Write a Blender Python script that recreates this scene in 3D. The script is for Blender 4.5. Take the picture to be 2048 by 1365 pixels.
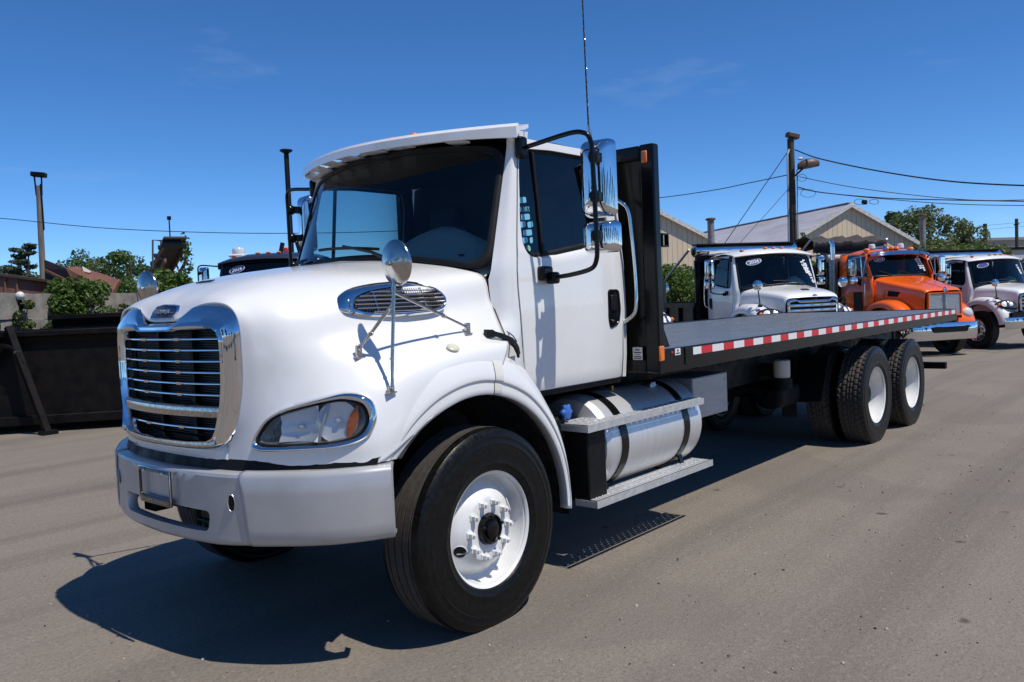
import bpy, bmesh, math, random
from mathutils import Vector, Matrix
random.seed(7)
S = bpy.context.scene
COL = S.collection
for o in list(bpy.data.objects):
    bpy.data.objects.remove(o)
R = math.radians

# ------------------------------------------------------------------ camera
cd = bpy.data.cameras.new('camera')
cam = bpy.data.objects.new('camera', cd)
COL.objects.link(cam)
YAW, PIT, ROL = R(49.18993715), R(-2.76763585), R(-2.40881644)
d_ = Vector((math.sin(YAW) * math.cos(PIT), math.cos(YAW) * math.cos(PIT), math.sin(PIT)))
r_ = d_.cross(Vector((0, 0, 1))).normalized()
u_ = r_.cross(d_)
r2_ = math.cos(ROL) * r_ + math.sin(ROL) * u_
u2_ = -math.sin(ROL) * r_ + math.cos(ROL) * u_
mt = Matrix((r2_, u2_, -d_)).transposed().to_4x4()
mt.translation = Vector((-3.13535269, -4.06663196, 1.68647103))
cam.matrix_world = mt
cd.sensor_fit = 'HORIZONTAL'
cd.sensor_width = 36.0
cd.lens = 36.0 * 1661.667 / 2048.0
cd.clip_start = 0.05
cd.clip_end = 3000
S.camera = cam

# ------------------------------------------------------------------ sky, sun, exposure
SUN = Vector((0.06, -0.54, 1.0)).normalized()      # towards the sun
wd = bpy.data.worlds.new('World')
S.world = wd
wd.use_nodes = True
wn = wd.node_tree.nodes
wl = wd.node_tree.links
bg = wn['Background']
sk = wn.new('ShaderNodeTexSky')
sk.sky_type = 'NISHITA'
sk.sun_disc = False
sk.sun_elevation = math.asin(SUN.z)
sk.sun_rotation = math.atan2(SUN.x, SUN.y)
sk.altitude = 300
sk.air_density = 0.6
sk.dust_density = 0.0
sk.ozone_density = 8.0
# faint wisps of cirrus, part of the sky itself
tc = wn.new('ShaderNodeTexCoord')
mp = wn.new('ShaderNodeMapping')
mp.inputs['Scale'].default_value = (2.2, 2.2, 9.0)
nz = wn.new('ShaderNodeTexNoise')
nz.inputs['Scale'].default_value = 2.3
nz.inputs['Detail'].default_value = 8
nz.inputs['Roughness'].default_value = 0.62
rp = wn.new('ShaderNodeValToRGB')
rp.color_ramp.elements[0].position = 0.60
rp.color_ramp.elements[0].color = (0, 0, 0, 1)
rp.color_ramp.elements[1].position = 0.92
rp.color_ramp.elements[1].color = (0.09, 0.09, 0.09, 1)
mx = wn.new('ShaderNodeMixRGB')
mx.inputs['Color2'].default_value = (7.0, 7.6, 8.6, 1)
hs = wn.new('ShaderNodeHueSaturation')
hs.inputs['Saturation'].default_value = 1.14
wl.new(tc.outputs['Generated'], mp.inputs['Vector'])
wl.new(mp.outputs['Vector'], nz.inputs['Vector'])
wl.new(nz.outputs['Fac'], rp.inputs['Fac'])
wl.new(rp.outputs['Color'], mx.inputs['Fac'])
wl.new(sk.outputs['Color'], hs.inputs['Color'])
wl.new(hs.outputs['Color'], mx.inputs['Color1'])
wl.new(mx.outputs['Color'], bg.inputs['Color'])
bg.inputs['Strength'].default_value = 0.142

sd = bpy.data.lights.new('sun', 'SUN')
sd.energy = 4.2
sd.angle = R(0.53)
sd.color = (1.0, 0.94, 0.84)
so = bpy.data.objects.new('sun', sd)
so.rotation_euler = SUN.to_track_quat('Z', 'Y').to_euler()
so.location = SUN * 60
COL.objects.link(so)

S.view_settings.view_transform = 'Standard'
S.view_settings.look = 'None'
S.view_settings.exposure = 0.10
S.view_settings.gamma = 1.0
S.view_settings.use_curve_mapping = False
S.render.resolution_x = 1024
S.render.resolution_y = 682
S.render.engine = 'CYCLES'
S.cycles.max_bounces = 10
S.cycles.transparent_max_bounces = 24
S.cycles.glossy_bounces = 6

# ------------------------------------------------------------------ materials
MATS = {}
def mat(name, col, rough=0.5, metal=0.0, coat=0.0, var=0.0, vscale=8.0, bump=0.0, bscale=60.0,
        spec=0.5, trans=0.0, rvar=0.0, emit=0.0, vcol=None, stretch=None, det=5):
    """principled material with procedural colour variation, roughness variation and bump"""
    if name in MATS:
        return MATS[name]
    m = bpy.data.materials.new(name)
    m.use_nodes = True
    n, l = m.node_tree.nodes, m.node_tree.links
    b = n['Principled BSDF']
    b.inputs['Base Color'].default_value = (*col, 1)
    b.inputs['Roughness'].default_value = rough
    b.inputs['Metallic'].default_value = metal
    b.inputs['Coat Weight'].default_value = coat
    b.inputs['Coat Roughness'].default_value = 0.03
    b.inputs['Specular IOR Level'].default_value = spec
    b.inputs['Transmission Weight'].default_value = trans
    if emit:
        b.inputs['Emission Color'].default_value = (*col, 1)
        b.inputs['Emission Strength'].default_value = emit
    if var or bump or rvar:
        t = n.new('ShaderNodeTexCoord')
        src = t.outputs['Object']
        if stretch:
            mm = n.new('ShaderNodeMapping')
            mm.inputs['Scale'].default_value = stretch
            l.new(src, mm.inputs['Vector'])
            src = mm.outputs['Vector']
        if var or rvar:
            z = n.new('ShaderNodeTexNoise')
            z.inputs['Scale'].default_value = vscale
            z.inputs['Detail'].default_value = det
            z.inputs['Roughness'].default_value = 0.6
            l.new(src, z.inputs['Vector'])
        if var:
            x = n.new('ShaderNodeMixRGB')
            c2 = vcol if vcol else tuple(c * (1 - var) for c in col)
            x.inputs['Color1'].default_value = (*col, 1)
            x.inputs['Color2'].default_value = (*c2, 1)
            k = n.new('ShaderNodeMapRange')
            k.inputs['From Min'].default_value = 0.35
            k.inputs['From Max'].default_value = 0.68
            l.new(z.outputs['Fac'], k.inputs['Value'])
            l.new(k.outputs['Result'], x.inputs['Fac'])
            l.new(x.outputs['Color'], b.inputs['Base Color'])
        if rvar:
            k = n.new('ShaderNodeMapRange')
            k.inputs['To Min'].default_value = max(0.0, rough - rvar)
            k.inputs['To Max'].default_value = min(1.0, rough + rvar)
            k.inputs['From Min'].default_value = 0.3
            k.inputs['From Max'].default_value = 0.7
            l.new(z.outputs['Fac'], k.inputs['Value'])
            l.new(k.outputs['Result'], b.inputs['Roughness'])
        if bump:
            z2 = n.new('ShaderNodeTexNoise')
            z2.inputs['Scale'].default_value = bscale
            z2.inputs['Detail'].default_value = 4
            l.new(src, z2.inputs['Vector'])
            bp = n.new('ShaderNodeBump')
            bp.inputs['Strength'].default_value = bump
            bp.inputs['Distance'].default_value = 0.02
            l.new(z2.outputs['Fac'], bp.inputs['Height'])
            l.new(bp.outputs['Normal'], b.inputs['Normal'])
    MATS[name] = m
    return m

def glass(name, tint, refl=1.0, rough=0.0):
    """thin tinted pane: transparent tint under a Fresnel reflection"""
    if name in MATS:
        return MATS[name]
    m = bpy.data.materials.new(name)
    m.use_nodes = True
    n, l = m.node_tree.nodes, m.node_tree.links
    n.remove(n['Principled BSDF'])
    t = n.new('ShaderNodeBsdfTransparent')
    t.inputs['Color'].default_value = (*tint, 1)
    g = n.new('ShaderNodeBsdfGlossy')
    g.inputs['Roughness'].default_value = rough
    f = n.new('ShaderNodeFresnel')
    f.inputs['IOR'].default_value = 1.5
    k = n.new('ShaderNodeMath')
    k.operation = 'MULTIPLY'
    k.inputs[1].default_value = refl
    x = n.new('ShaderNodeMixShader')
    l.new(f.outputs['Fac'], k.inputs[0])
    l.new(k.outputs['Value'], x.inputs['Fac'])
    l.new(t.outputs['BSDF'], x.inputs[1])
    l.new(g.outputs['BSDF'], x.inputs[2])
    l.new(x.outputs['Shader'], n['Material Output'].inputs['Surface'])
    MATS[name] = m
    return m

WHITE = mat('white_paint', (0.77, 0.775, 0.78), 0.28, coat=0.8, rvar=0.05, vscale=2.5, var=0.035, vcol=(0.735, 0.735, 0.73), det=8)
WHITE2 = mat('white_wheel_paint', (0.74, 0.75, 0.76), 0.35, coat=0.3, var=0.1, vscale=7, rvar=0.08, vcol=(0.64, 0.625, 0.59), det=9)
SILVER = mat('silver_bumper_paint', (0.49, 0.495, 0.51), 0.36, metal=0.35, coat=0.2, var=0.1, vscale=4, vcol=(0.42, 0.42, 0.42), det=10, rvar=0.06, bump=0.02, bscale=300)
CHROME = mat('chrome', (0.72, 0.73, 0.75), 0.035, metal=1.0, rvar=0.03, vscale=6)
CHROME_OLD = mat('pitted_chrome', (0.62, 0.60, 0.57), 0.12, metal=1.0, var=0.45, vscale=60, rvar=0.1, bump=0.05, bscale=160)
STEEL = mat('polished_steel', (0.55, 0.53, 0.50), 0.20, metal=1.0, var=0.25, vscale=30, rvar=0.1)
ALU = mat('brushed_aluminium', (0.74, 0.74, 0.75), 0.44, metal=0.62, var=0.10, vscale=3, rvar=0.06, stretch=(6, .6, .6))
ALU_STEP = mat('step_aluminium', (0.66, 0.67, 0.68), 0.42, metal=0.5, var=0.3, vscale=22, rvar=0.12)
BLACKP = mat('black_gloss_paint', (0.004, 0.004, 0.0045), 0.25, coat=0.08, spec=0.25, rvar=0.08, vscale=4, bump=0.01, bscale=30)
BLACKM = mat('black_chassis_paint', (0.0045, 0.0045, 0.005), 0.55, spec=0.25, var=0.4, vscale=9, rvar=0.15)
BLACKT = mat('black_plastic', (0.007, 0.007, 0.0075), 0.45, spec=0.35, var=0.3, vscale=20, bump=0.03, bscale=200)
RUBBER = mat('tyre_rubber', (0.016, 0.0155, 0.015), 0.62, var=0.4, vscale=14, rvar=0.12, bump=0.08, bscale=90, vcol=(0.030, 0.028, 0.026))
TREAD = mat('worn_tread_rubber', (0.058, 0.050, 0.044), 0.85, var=0.4, vscale=30, bump=0.15, bscale=150)
SHINE = mat('dressed_sidewall_rubber', (0.0035, 0.0035, 0.0036), 0.38, spec=0.22, var=0.3, vscale=45, vcol=(0.007, 0.0068, 0.0066), rvar=0.14, bump=0.05, bscale=70)
GASKET = mat('black_rubber_seal', (0.006, 0.006, 0.006), 0.5, spec=0.3, rvar=0.1, vscale=10)
TRIM = mat('dark_interior_trim', (0.022, 0.023, 0.024), 0.75, var=0.2, vscale=30)
DASH = mat('sun_lightened_dash', (0.52, 0.54, 0.52), 0.7, var=0.12, vscale=40, bump=0.04, bscale=300)  # grey lightened to stand in for sunlight on the shaded dash
AMBER = mat('amber_lens', (0.85, 0.20, 0.02), 0.25, coat=0.5, var=0.25, vscale=60)
REDL = mat('red_lens', (0.50, 0.02, 0.015), 0.2, coat=0.5)
REDT = mat('red_reflective_tape', (0.60, 0.015, 0.022), 0.35, var=0.1, vscale=40)
WHT = mat('white_reflective_tape', (0.74, 0.74, 0.75), 0.35, var=0.06, vscale=40)
PALE = mat('pale_lens', (0.62, 0.62, 0.48), 0.25, coat=0.6, var=0.12, vscale=40)
BLUE = mat('blue_cap', (0.03, 0.13, 0.48), 0.45, var=0.2, vscale=20)
WGLASS = glass('tinted_windshield', (0.66, 0.80, 0.80), 1.0)
SGLASS = glass('tinted_side_glass', (0.60, 0.76, 0.76), 1.1)
LENS = glass('clear_lens', (0.97, 0.98, 0.98), 0.8)
REFL = mat('lamp_reflector', (0.92, 0.93, 0.94), 0.2, metal=0.12, bump=0.10, bscale=40)
LAMPB = mat('lamp_housing', (0.34, 0.345, 0.35), 0.3, var=0.2, vscale=20)
BADGE = mat('badge_blue', (0.015, 0.025, 0.07), 0.25, coat=0.5)
LETTER = mat('badge_letter_silver', (0.45, 0.47, 0.50), 0.3, metal=0.8)
DECK = mat('grey_deck_board', (0.165, 0.161, 0.147), 0.30, metal=0.0, spec=0.30, var=0.45, vscale=2.5, rvar=0.10, stretch=(0.5, 14, 1), bump=0.04, bscale=25)
STICK = mat('sticker_blue', (0.02, 0.035, 0.22), 0.4)
STICKW = mat('sticker_white', (0.75, 0.76, 0.78), 0.4)
STICKC = mat('sticker_pale_blue', (0.18, 0.50, 0.68), 0.4)
PLACARD = mat('metal_placard', (0.55, 0.55, 0.55), 0.4, metal=0.6, var=0.3, vscale=60)

# ------------------------------------------------------------------ mesh helpers
def cr(p0, p1, p2, p3, t):
    return 0.5 * ((2 * p1) + (p2 - p0) * t + (2 * p0 - 5 * p1 + 4 * p2 - p3) * t * t + (3 * p1 - p0 - 3 * p2 + p3) * t ** 3)

def spline(pts, k, closed=False):
    pts = [Vector(p) for p in pts]
    n = len(pts)
    out = []
    for i in range(n if closed else n - 1):
        if closed:
            a, b, c, d = pts[i - 1], pts[i], pts[(i + 1) % n], pts[(i + 2) % n]
        else:
            b, c = pts[i], pts[i + 1]
            a = pts[i - 1] if i > 0 else b * 2 - c
            d = pts[i + 2] if i + 2 < n else c * 2 - b
        for j in range(k):
            out.append(cr(a, b, c, d, j / k))
    if not closed:
        out.append(pts[-1])
    return out

def interp(x, xs, ys):
    if x <= xs[0]:
        return ys[0]
    for i in range(len(xs) - 1):
        if x <= xs[i + 1]:
            return ys[i] + (ys[i + 1] - ys[i]) * (x - xs[i]) / (xs[i + 1] - xs[i])
    return ys[-1]

class MB:
    def __init__(s):
        s.v, s.f, s.m = [], [], []
    def face(s, idx, mi=0):
        s.f.append(tuple(idx)); s.m.append(mi)
    def box(s, c, d, rot=None, mi=0):
        c = Vector(c); hx, hy, hz = d[0] / 2, d[1] / 2, d[2] / 2
        b = len(s.v)
        for q in ((-1,-1,-1),(1,-1,-1),(1,1,-1),(-1,1,-1),(-1,-1,1),(1,-1,1),(1,1,1),(-1,1,1)):
            p = Vector((q[0]*hx, q[1]*hy, q[2]*hz))
            if rot is not None:
                p = rot @ p
            s.v.append(c + p)
        for q in ((0,3,2,1),(4,5,6,7),(0,1,5,4),(1,2,6,5),(2,3,7,6),(3,0,4,7)):
            s.face([b + i for i in q], mi)
        return s
    def bar(s, a, b, w, h, up=(0,0,1), mi=0):
        """box along a->b, width w (sideways), height h (along up)"""
        a, b = Vector(a), Vector(b)
        x = (b - a); L = x.length; x.normalize()
        z = Vector(up); y = z.cross(x)
        if y.length < 1e-4:
            y = Vector((0,1,0)).cross(x)
        y.normalize(); z = x.cross(y)
        m = Matrix((x, y, z)).transposed()
        return s.box((a + b) / 2, (L, w, h), m, mi)
    def tube(s, pts, r, n=10, closed=False, caps=True, mi=0):
        pts = [Vector(p) for p in pts]
        k = len(pts)
        rr = r if isinstance(r, (list, tuple)) else [r] * k
        rings = []
        prev = None
        for i, p in enumerate(pts):
            if closed:
                t = pts[(i + 1) % k] - pts[i - 1]
            else:
                t = pts[min(i + 1, k - 1)] - pts[max(i - 1, 0)]
            t.normalize()
            if prev is None:
                a = t.orthogonal().normalized()
            else:
                a = (prev - t * prev.dot(t))
                if a.length < 1e-5:
                    a = t.orthogonal()
                a.normalize()
            prev = a
            b2 = t.cross(a)
            b = len(s.v)
            for j in range(n):
                w = 2 * math.pi * j / n
                s.v.append(p + (a * math.cos(w) + b2 * math.sin(w)) * rr[i])
            rings.append(b)
        for i in range(k if closed else k - 1):
            A, B = rings[i], rings[(i + 1) % k]
            for j in range(n):
                s.face((A + j, A + (j + 1) % n, B + (j + 1) % n, B + j), mi)
        if caps and not closed:
            s.face([rings[0] + j for j in reversed(range(n))], mi)
            s.face([rings[-1] + j for j in range(n)], mi)
        return s
    def loft(s, rows, closed=False, mi=0, flip=False):
        b = len(s.v); n = len(rows[0])
        for r in rows:
            s.v.extend(Vector(p) for p in r)
        for i in range(len(rows) - 1):
            for j in range(n if closed else n - 1):
                q = (b + i*n + j, b + i*n + (j+1) % n, b + (i+1)*n + (j+1) % n, b + (i+1)*n + j)
                s.face(q[::-1] if flip else q, mi)
        return s
    def lathe(s, prof, o, ax, n=48, mi=0, fn=None, mfn=None):
        """prof: list of (axial, radius); revolved about ax through o"""
        o, ax = Vector(o), Vector(ax).normalized()
        a = ax.orthogonal().normalized() if abs(ax.z) > .9 else Vector((0,0,1))
        a = (a - ax * a.dot(ax)).normalized()
        c = ax.cross(a)
        b = len(s.v)
        for k, (h, r) in enumerate(prof):
            for j in range(n):
                w = 2 * math.pi * j / n
                rr = fn(k, h, r, w) if fn else r
                s.v.append(o + ax * h + (a * math.cos(w) + c * math.sin(w)) * rr)
        for k in range(len(prof) - 1):
            for j in range(n):
                s.face((b + k*n + j, b + (k+1)*n + j, b + (k+1)*n + (j+1) % n, b + k*n + (j+1) % n), mfn(k) if mfn else mi)
        return s
    def disc(s, o, ax, r, n=32, mi=0, r2=None):
        o, ax = Vector(o), Vector(ax).normalized()
        a = Vector((0,0,1)); a = (a - ax * a.dot(ax))
        if a.length < .05:
            a = ax.orthogonal()
        a.normalize(); c = ax.cross(a)
        b = len(s.v)
        r2 = r2 or r
        for j in range(n):
            w = 2*math.pi*j/n
            s.v.append(o + a*math.cos(w)*r + c*math.sin(w)*r2)
        s.face([b + j for j in range(n)], mi)
        return s
    def prism(s, poly, d, mi=0):
        """polygon (list of 3d points) extruded by vector d"""
        b = len(s.v); n = len(poly); d = Vector(d)
        s.v.extend(Vector(p) for p in poly); s.v.extend(Vector(p) + d for p in poly)
        s.face([b + i for i in reversed(range(n))], mi); s.face([b + n + i for i in range(n)], mi)
        for i in range(n):
            s.face((b + i, b + (i+1) % n, b + n + (i+1) % n, b + n + i), mi)
        return s
    def sphere(s, c, r, n=14, m=9, mi=0, sc=(1,1,1)):
        c = Vector(c)
        rows = []
        for i in range(m + 1):
            ph = math.pi * i / m
            rows.append([c + Vector((r*sc[0]*math.sin(ph)*math.cos(2*math.pi*j/n), r*sc[1]*math.sin(ph)*math.sin(2*math.pi*j/n), r*sc[2]*math.cos(ph))) for j in range(n)])
        return s.loft(rows, True, mi)
    def fan(s, ring, c, mi=0, flip=False):
        b = len(s.v); n = len(ring)
        s.v.extend(Vector(p) for p in ring); s.v.append(Vector(c))
        for i in range(n):
            q = (b + i, b + (i+1) % n, b + n)
            s.face(q[::-1] if flip else q, mi)
        return s
    def mirror(s, axis=1):
        b = len(s.v); nf = len(s.f)
        for p in list(s.v):
            q = p.copy(); q[axis] = -q[axis]; s.v.append(q)
        for i in range(nf):
            s.face([b + k for k in reversed(s.f[i])], s.m[i])
        return s
    def build(s, name, mats, parent=None, smooth=35, bevel=0, seg=2, solid=0, weld=True, label=None, fixn=True):
        me = bpy.data.meshes.new(name)
        me.from_pydata([tuple(p) for p in s.v], [], s.f)
        if not isinstance(mats, (list, tuple)):
            mats = [mats]
        for m in mats:
            me.materials.append(m)
        me.polygons.foreach_set('material_index', s.m)
        if fixn or weld:
            bm = bmesh.new(); bm.from_mesh(me)
            if weld:
                bmesh.ops.remove_doubles(bm, verts=bm.verts, dist=1e-5)
            if fixn:
                bmesh.ops.recalc_face_normals(bm, faces=bm.faces)
            bm.to_mesh(me); bm.free()
        me.update()
        if smooth:
            me.shade_smooth()
            me.set_sharp_from_angle(angle=R(smooth))
        o = bpy.data.objects.new(name, me)
        COL.objects.link(o)
        if parent is not None:
            o.parent = parent
        if solid:
            q = o.modifiers.new('solid', 'SOLIDIFY'); q.thickness = solid; q.offset = -1
        if bevel:
            q = o.modifiers.new('bevel', 'BEVEL'); q.width = bevel; q.segments = seg; q.limit_method = 'ANGLE'; q.angle_limit = R(40)
            q.harden_normals = False
        if label:
            o['label'] = label
        return o

def empty(name, loc=(0,0,0), rz=0, parent=None):
    o = bpy.data.objects.new(name, None)
    o.empty_display_size = 0.2
    COL.objects.link(o)
    o.location = loc; o.rotation_euler = (0, 0, rz)
    if parent is not None:
        o.parent = parent
    return o

def tag(o, label=None, cat=None, group=None, kind=None):
    if label: o['label'] = label
    if cat: o['category'] = cat
    if group: o['group'] = group
    if kind: o['kind'] = kind
    return o

def copy_tree(o, parent=None):
    c = o.copy(); COL.objects.link(c)
    if parent is not None:
        c.parent = parent
    for ch in list(o.children):
        copy_tree(ch, c)
    return c

def polar(poly, c, angs):
    """radii of polygon seen from centre c at given angles"""
    out = []
    n = len(poly)
    for a in angs:
        dx, dy = math.cos(a), math.sin(a)
        best = None
        for i in range(n):
            x1, y1 = poly[i][0] - c[0], poly[i][1] - c[1]
            x2, y2 = poly[(i+1) % n][0] - c[0], poly[(i+1) % n][1] - c[1]
            ex, ey = x2 - x1, y2 - y1
            den = dx * ey - dy * ex
            if abs(den) < 1e-12: continue
            t = (x1 * ey - y1 * ex) / den
            u = (x1 * dy - y1 * dx) / den
            if t > 0 and -1e-6 <= u <= 1 + 1e-6:
                if best is None or t > best: best = t
        out.append(best if best else 0.01)
    return out

def ring_pair(outer, inner, c, extra=24):
    angs = [math.atan2(p[1] - c[1], p[0] - c[0]) for p in outer] + [math.atan2(p[1] - c[1], p[0] - c[0]) for p in inner]
    angs += [-math.pi + 2 * math.pi * (i + .37) / extra for i in range(extra)]
    angs = sorted(set(round(a, 4) for a in angs))
    ro, ri = polar(outer, c, angs), polar(inner, c, angs)
    O = [(c[0] + r * math.cos(a), c[1] + r * math.sin(a)) for a, r in zip(angs, ro)]
    I = [(c[0] + r * math.cos(a), c[1] + r * math.sin(a)) for a, r in zip(angs, ri)]
    return O, I

def lerp2(A, B, t):
    return [(a[0] + (b[0]-a[0])*t, a[1] + (b[1]-a[1])*t) for a, b in zip(A, B)]

def rounded(poly, r, k=4):
    """round the corners of a 2d polygon"""
    out = []
    n = len(poly)
    for i in range(n):
        p0, p1, p2 = Vector(poly[i-1]), Vector(poly[i]), Vector(poly[(i+1) % n])
        a, b = (p0 - p1), (p2 - p1)
        rr = min(r, a.length * .45, b.length * .45)
        a = p1 + a.normalized() * rr; b = p1 + b.normalized() * rr
        for j in range(k + 1):
            t = j / k
            q = a * (1-t)**2 + p1 * 2*t*(1-t) + b * t*t
            out.append((q.x, q.y))
    return out

def text_mesh(name, body, size, mtx, m, parent=None, extrude=0.0, shear=0.0, bold=0.0, space=1.0):
    cu = bpy.data.curves.new(name, 'FONT')
    cu.body = body; cu.size = size; cu.align_x = 'CENTER'; cu.align_y = 'CENTER'
    cu.extrude = extrude; cu.shear = shear; cu.offset = bold; cu.space_character = space
    cu.resolution_u = 3
    t = bpy.data.objects.new(name, cu)
    COL.objects.link(t)
    dg = bpy.context.evaluated_depsgraph_get()
    me = bpy.data.meshes.new_from_object(t.evaluated_get(dg))
    bpy.data.objects.remove(t)
    me.materials.clear(); me.materials.append(m)
    me.transform(mtx)
    o = bpy.data.objects.new(name, me)
    COL.objects.link(o)
    if parent is not None: o.parent = parent
    return o

def frame(o, x, y):
    """matrix placing the xy plane with origin o, right x and up y"""
    x = Vector(x).normalized(); y = Vector(y); y = (y - x * y.dot(x)).normalized(); z = x.cross(y)
    m = Matrix((x, y, z)).transposed().to_4x4(); m.translation = Vector(o)
    return m

# ------------------------------------------------------------------ the ground
def ground_material():
    m = bpy.data.materials.new('asphalt')
    m.use_nodes = True
    n, l = m.node_tree.nodes, m.node_tree.links
    b = n['Principled BSDF']
    t = n.new('ShaderNodeTexCoord')
    def noise(scale, det=6, ro=.6, st=None):
        z = n.new('ShaderNodeTexNoise')
        z.inputs['Scale'].default_value = scale; z.inputs['Detail'].default_value = det; z.inputs['Roughness'].default_value = ro
        if st:
            mm = n.new('ShaderNodeMapping'); mm.inputs['Scale'].default_value = st[:3]; mm.inputs['Rotation'].default_value = (0, 0, st[3])
            l.new(t.outputs['Object'], mm.inputs['Vector']); l.new(mm.outputs['Vector'], z.inputs['Vector'])
        else:
            l.new(t.outputs['Object'], z.inputs['Vector'])
        return z.outputs['Fac']
    def rng(v, a, b_, c=0., d=1.):
        k = n.new('ShaderNodeMapRange')
        for i, x in zip(('From Min', 'From Max', 'To Min', 'To Max'), (a, b_, c, d)): k.inputs[i].default_value = x
        l.new(v, k.inputs['Value']); return k.outputs['Result']
    def mix(f, c1, c2, mode='MIX'):
        x = n.new('ShaderNodeMixRGB'); x.blend_type = mode
        if hasattr(f, 'is_linked'): l.new(f, x.inputs['Fac'])
        else: x.inputs['Fac'].default_value = f
        for i, c in (('Color1', c1), ('Color2', c2)):
            if hasattr(c, 'is_linked'): l.new(c, x.inputs[i])
            else: x.inputs[i].default_value = (*c, 1)
        return x.outputs['Color']
    big = rng(noise(.22, 5), .35, .7)
    c = mix(big, (.205, .174, .140), (.172, .147, .121))
    c = mix(rng(noise(.9, 6, .7), .42, .75), c, (.225, .192, .157))
    # long drags left by tyres and scraping
    c = mix(rng(noise(1.0, 5, .62, (.05, 1.5, 1, .06)), .46, .72, 0, .85), c, (.112, .097, .083))
    # aggregate: dark pits and pale stones
    c = mix(rng(noise(46, 4, .75), .30, .50, .8, 0), c, (.092, .080, .069))
    c = mix(rng(noise(30, 4, .75), .52, .70, 0, .45), c, (.30, .262, .220))
    vo = n.new('ShaderNodeTexVoronoi'); vo.inputs['Scale'].default_value = 75
    l.new(t.outputs['Object'], vo.inputs['Vector'])
    c = mix(rng(vo.outputs['Distance'], .0, .26, .40, 0), c, (.42, .37, .31))
    vo2 = n.new('ShaderNodeTexVoronoi'); vo2.inputs['Scale'].default_value = 21
    l.new(t.outputs['Object'], vo2.inputs['Vector'])
    c = mix(rng(vo2.outputs['Distance'], .0, .085, .9, 0), c, (.55, .50, .43))
    # oil drips
    vo3 = n.new('ShaderNodeTexVoronoi'); vo3.inputs['Scale'].default_value = 1.7; vo3.inputs['Randomness'].default_value = 1
    mm = n.new('ShaderNodeVectorMath'); mm.operation = 'ADD'
    zz = n.new('ShaderNodeTexNoise'); zz.inputs['Scale'].default_value = 6
    l.new(t.outputs['Object'], zz.inputs['Vector']); l.new(t.outputs['Object'], mm.inputs[0])
    sc = n.new('ShaderNodeVectorMath'); sc.operation = 'SCALE'; sc.inputs['Scale'].default_value = .10
    l.new(zz.outputs['Color'], sc.inputs[0]); l.new(sc.outputs['Vector'], mm.inputs[1]); l.new(mm.outputs['Vector'], vo3.inputs['Vector'])
    c = mix(rng(vo3.outputs['Distance'], .03, .075, .7, 0), c, (.030, .028, .027))
    # repaired, slightly darker patches
    c = mix(rng(noise(.33, 3, .45), .60, .625, 0, .30), c, (.125, .112, .100))
    l.new(c, b.inputs['Base Color'])
    l.new(rng(noise(30, 3), .3, .7, .72, .95), b.inputs['Roughness'])
    bp = n.new('ShaderNodeBump'); bp.inputs['Strength'].default_value = .45; bp.inputs['Distance'].default_value = .006
    ad = n.new('ShaderNodeMath'); ad.operation = 'ADD'
    l.new(noise(85, 4, .7), ad.inputs[0]); l.new(vo.outputs['Distance'], ad.inputs[1])
    l.new(ad.outputs['Value'], bp.inputs['Height']); l.new(bp.outputs['Normal'], b.inputs['Normal'])
    return m
g = MB()
def gz(x, y=0):
    """the yard falls a little towards the far right"""
    t = max(0., min(1., (x - 14.6) / 6.0)); return -.17 * t * t * (3 - 2 * t)
ext = [-900, -60, -12, 0, 14.6] + [14.6 + k * .6 for k in range(1, 11)] + [30, 60, 200, 900]
g.loft([[(x, y, gz(x)) for x in ext] for y in (-900, -60, -20, 0, 20, 60, 200, 900)])
tag(g.build('ground', ground_material(), smooth=60), 'flat worn grey brown asphalt yard under all the trucks', None, None, 'structure')

# ------------------------------------------------------------------ wheels
def tyre_profile(w=.150, Ro=.53):
    out = [(w*.83, .296), (w*.93, .312), (w*.965, .338), (w*.985, .342), (w*.985, .348), (w*.975, .353), (w*.995, .39), (w*1.0, .42), (w*.994, .440), (w*1.006, .443), (w*1.006, .449), (w*.985, .455), (w*.97, .478), (w*.975, .481), (w*.955, .492), (w*.90, .511), (w*.835, .521)]
    return out
def make_tyre(name, parent, o, side, axle_z, w=.150, Ro=.53, tread='rib', n=96, back=True):
    """side -1: outer face towards -y"""
    half = tyre_profile(w, Ro)
    prof = [(a, r, 0) for a, r in half]
    if tread == 'rib':
        gs = [.60, .22, -.22, -.60]
        e = w * .82
        for gk in gs:
            c = e * gk
            prof += [(c + .013, Ro - .002, 1), (c + .005, Ro - .001, 1), (c + .004, Ro - .014, 1), (c - .004, Ro - .014, 1), (c - .005, Ro - .001, 1)]
        prof += [(-e * .8, Ro - .002, 1)]
    else:
        e = w * .83
        K = 15
        for i in range(K):
            prof.append((e * (1 - 2 * i / (K - 1)), Ro, 1))
    prof += [(-a, r, 0) for a, r in reversed(half)]
    def fn(k, h, r, wg):
        if prof[k][2] and tread == 'block':
            x = h / e
            N = 52
            ph = wg * N / (2 * math.pi)
            zig = .5 if int((x + 1) * 2.5) % 2 else 0.
            cut = abs((ph + zig + .12 * x) % 1 - .5) > .36
            lon = min(abs(abs(x) - .33), abs(x)) < .045 or abs(abs(x) - .68) < .05
            return r - (.013 if (cut or lon) else 0.)
        return r
    b = MB()
    if tread == 'block': n = 52 * 5
    b.lathe([(a * side * 1.0, r) for a, r, q in prof], o, (0, 1, 0), n, fn=fn, mfn=lambda k: 1 if prof[k][2] and prof[k+1][2] else 0)
    # resting flat on the ground, bulged a little at the contact
    for v in b.v:
        if v.z < .004 + (o[2] - axle_z):
            v.z = .004 + (o[2] - axle_z)
    return b.build(name, [SHINE, TREAD], parent, smooth=28 if tread == 'rib' else 25, weld=False)

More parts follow.
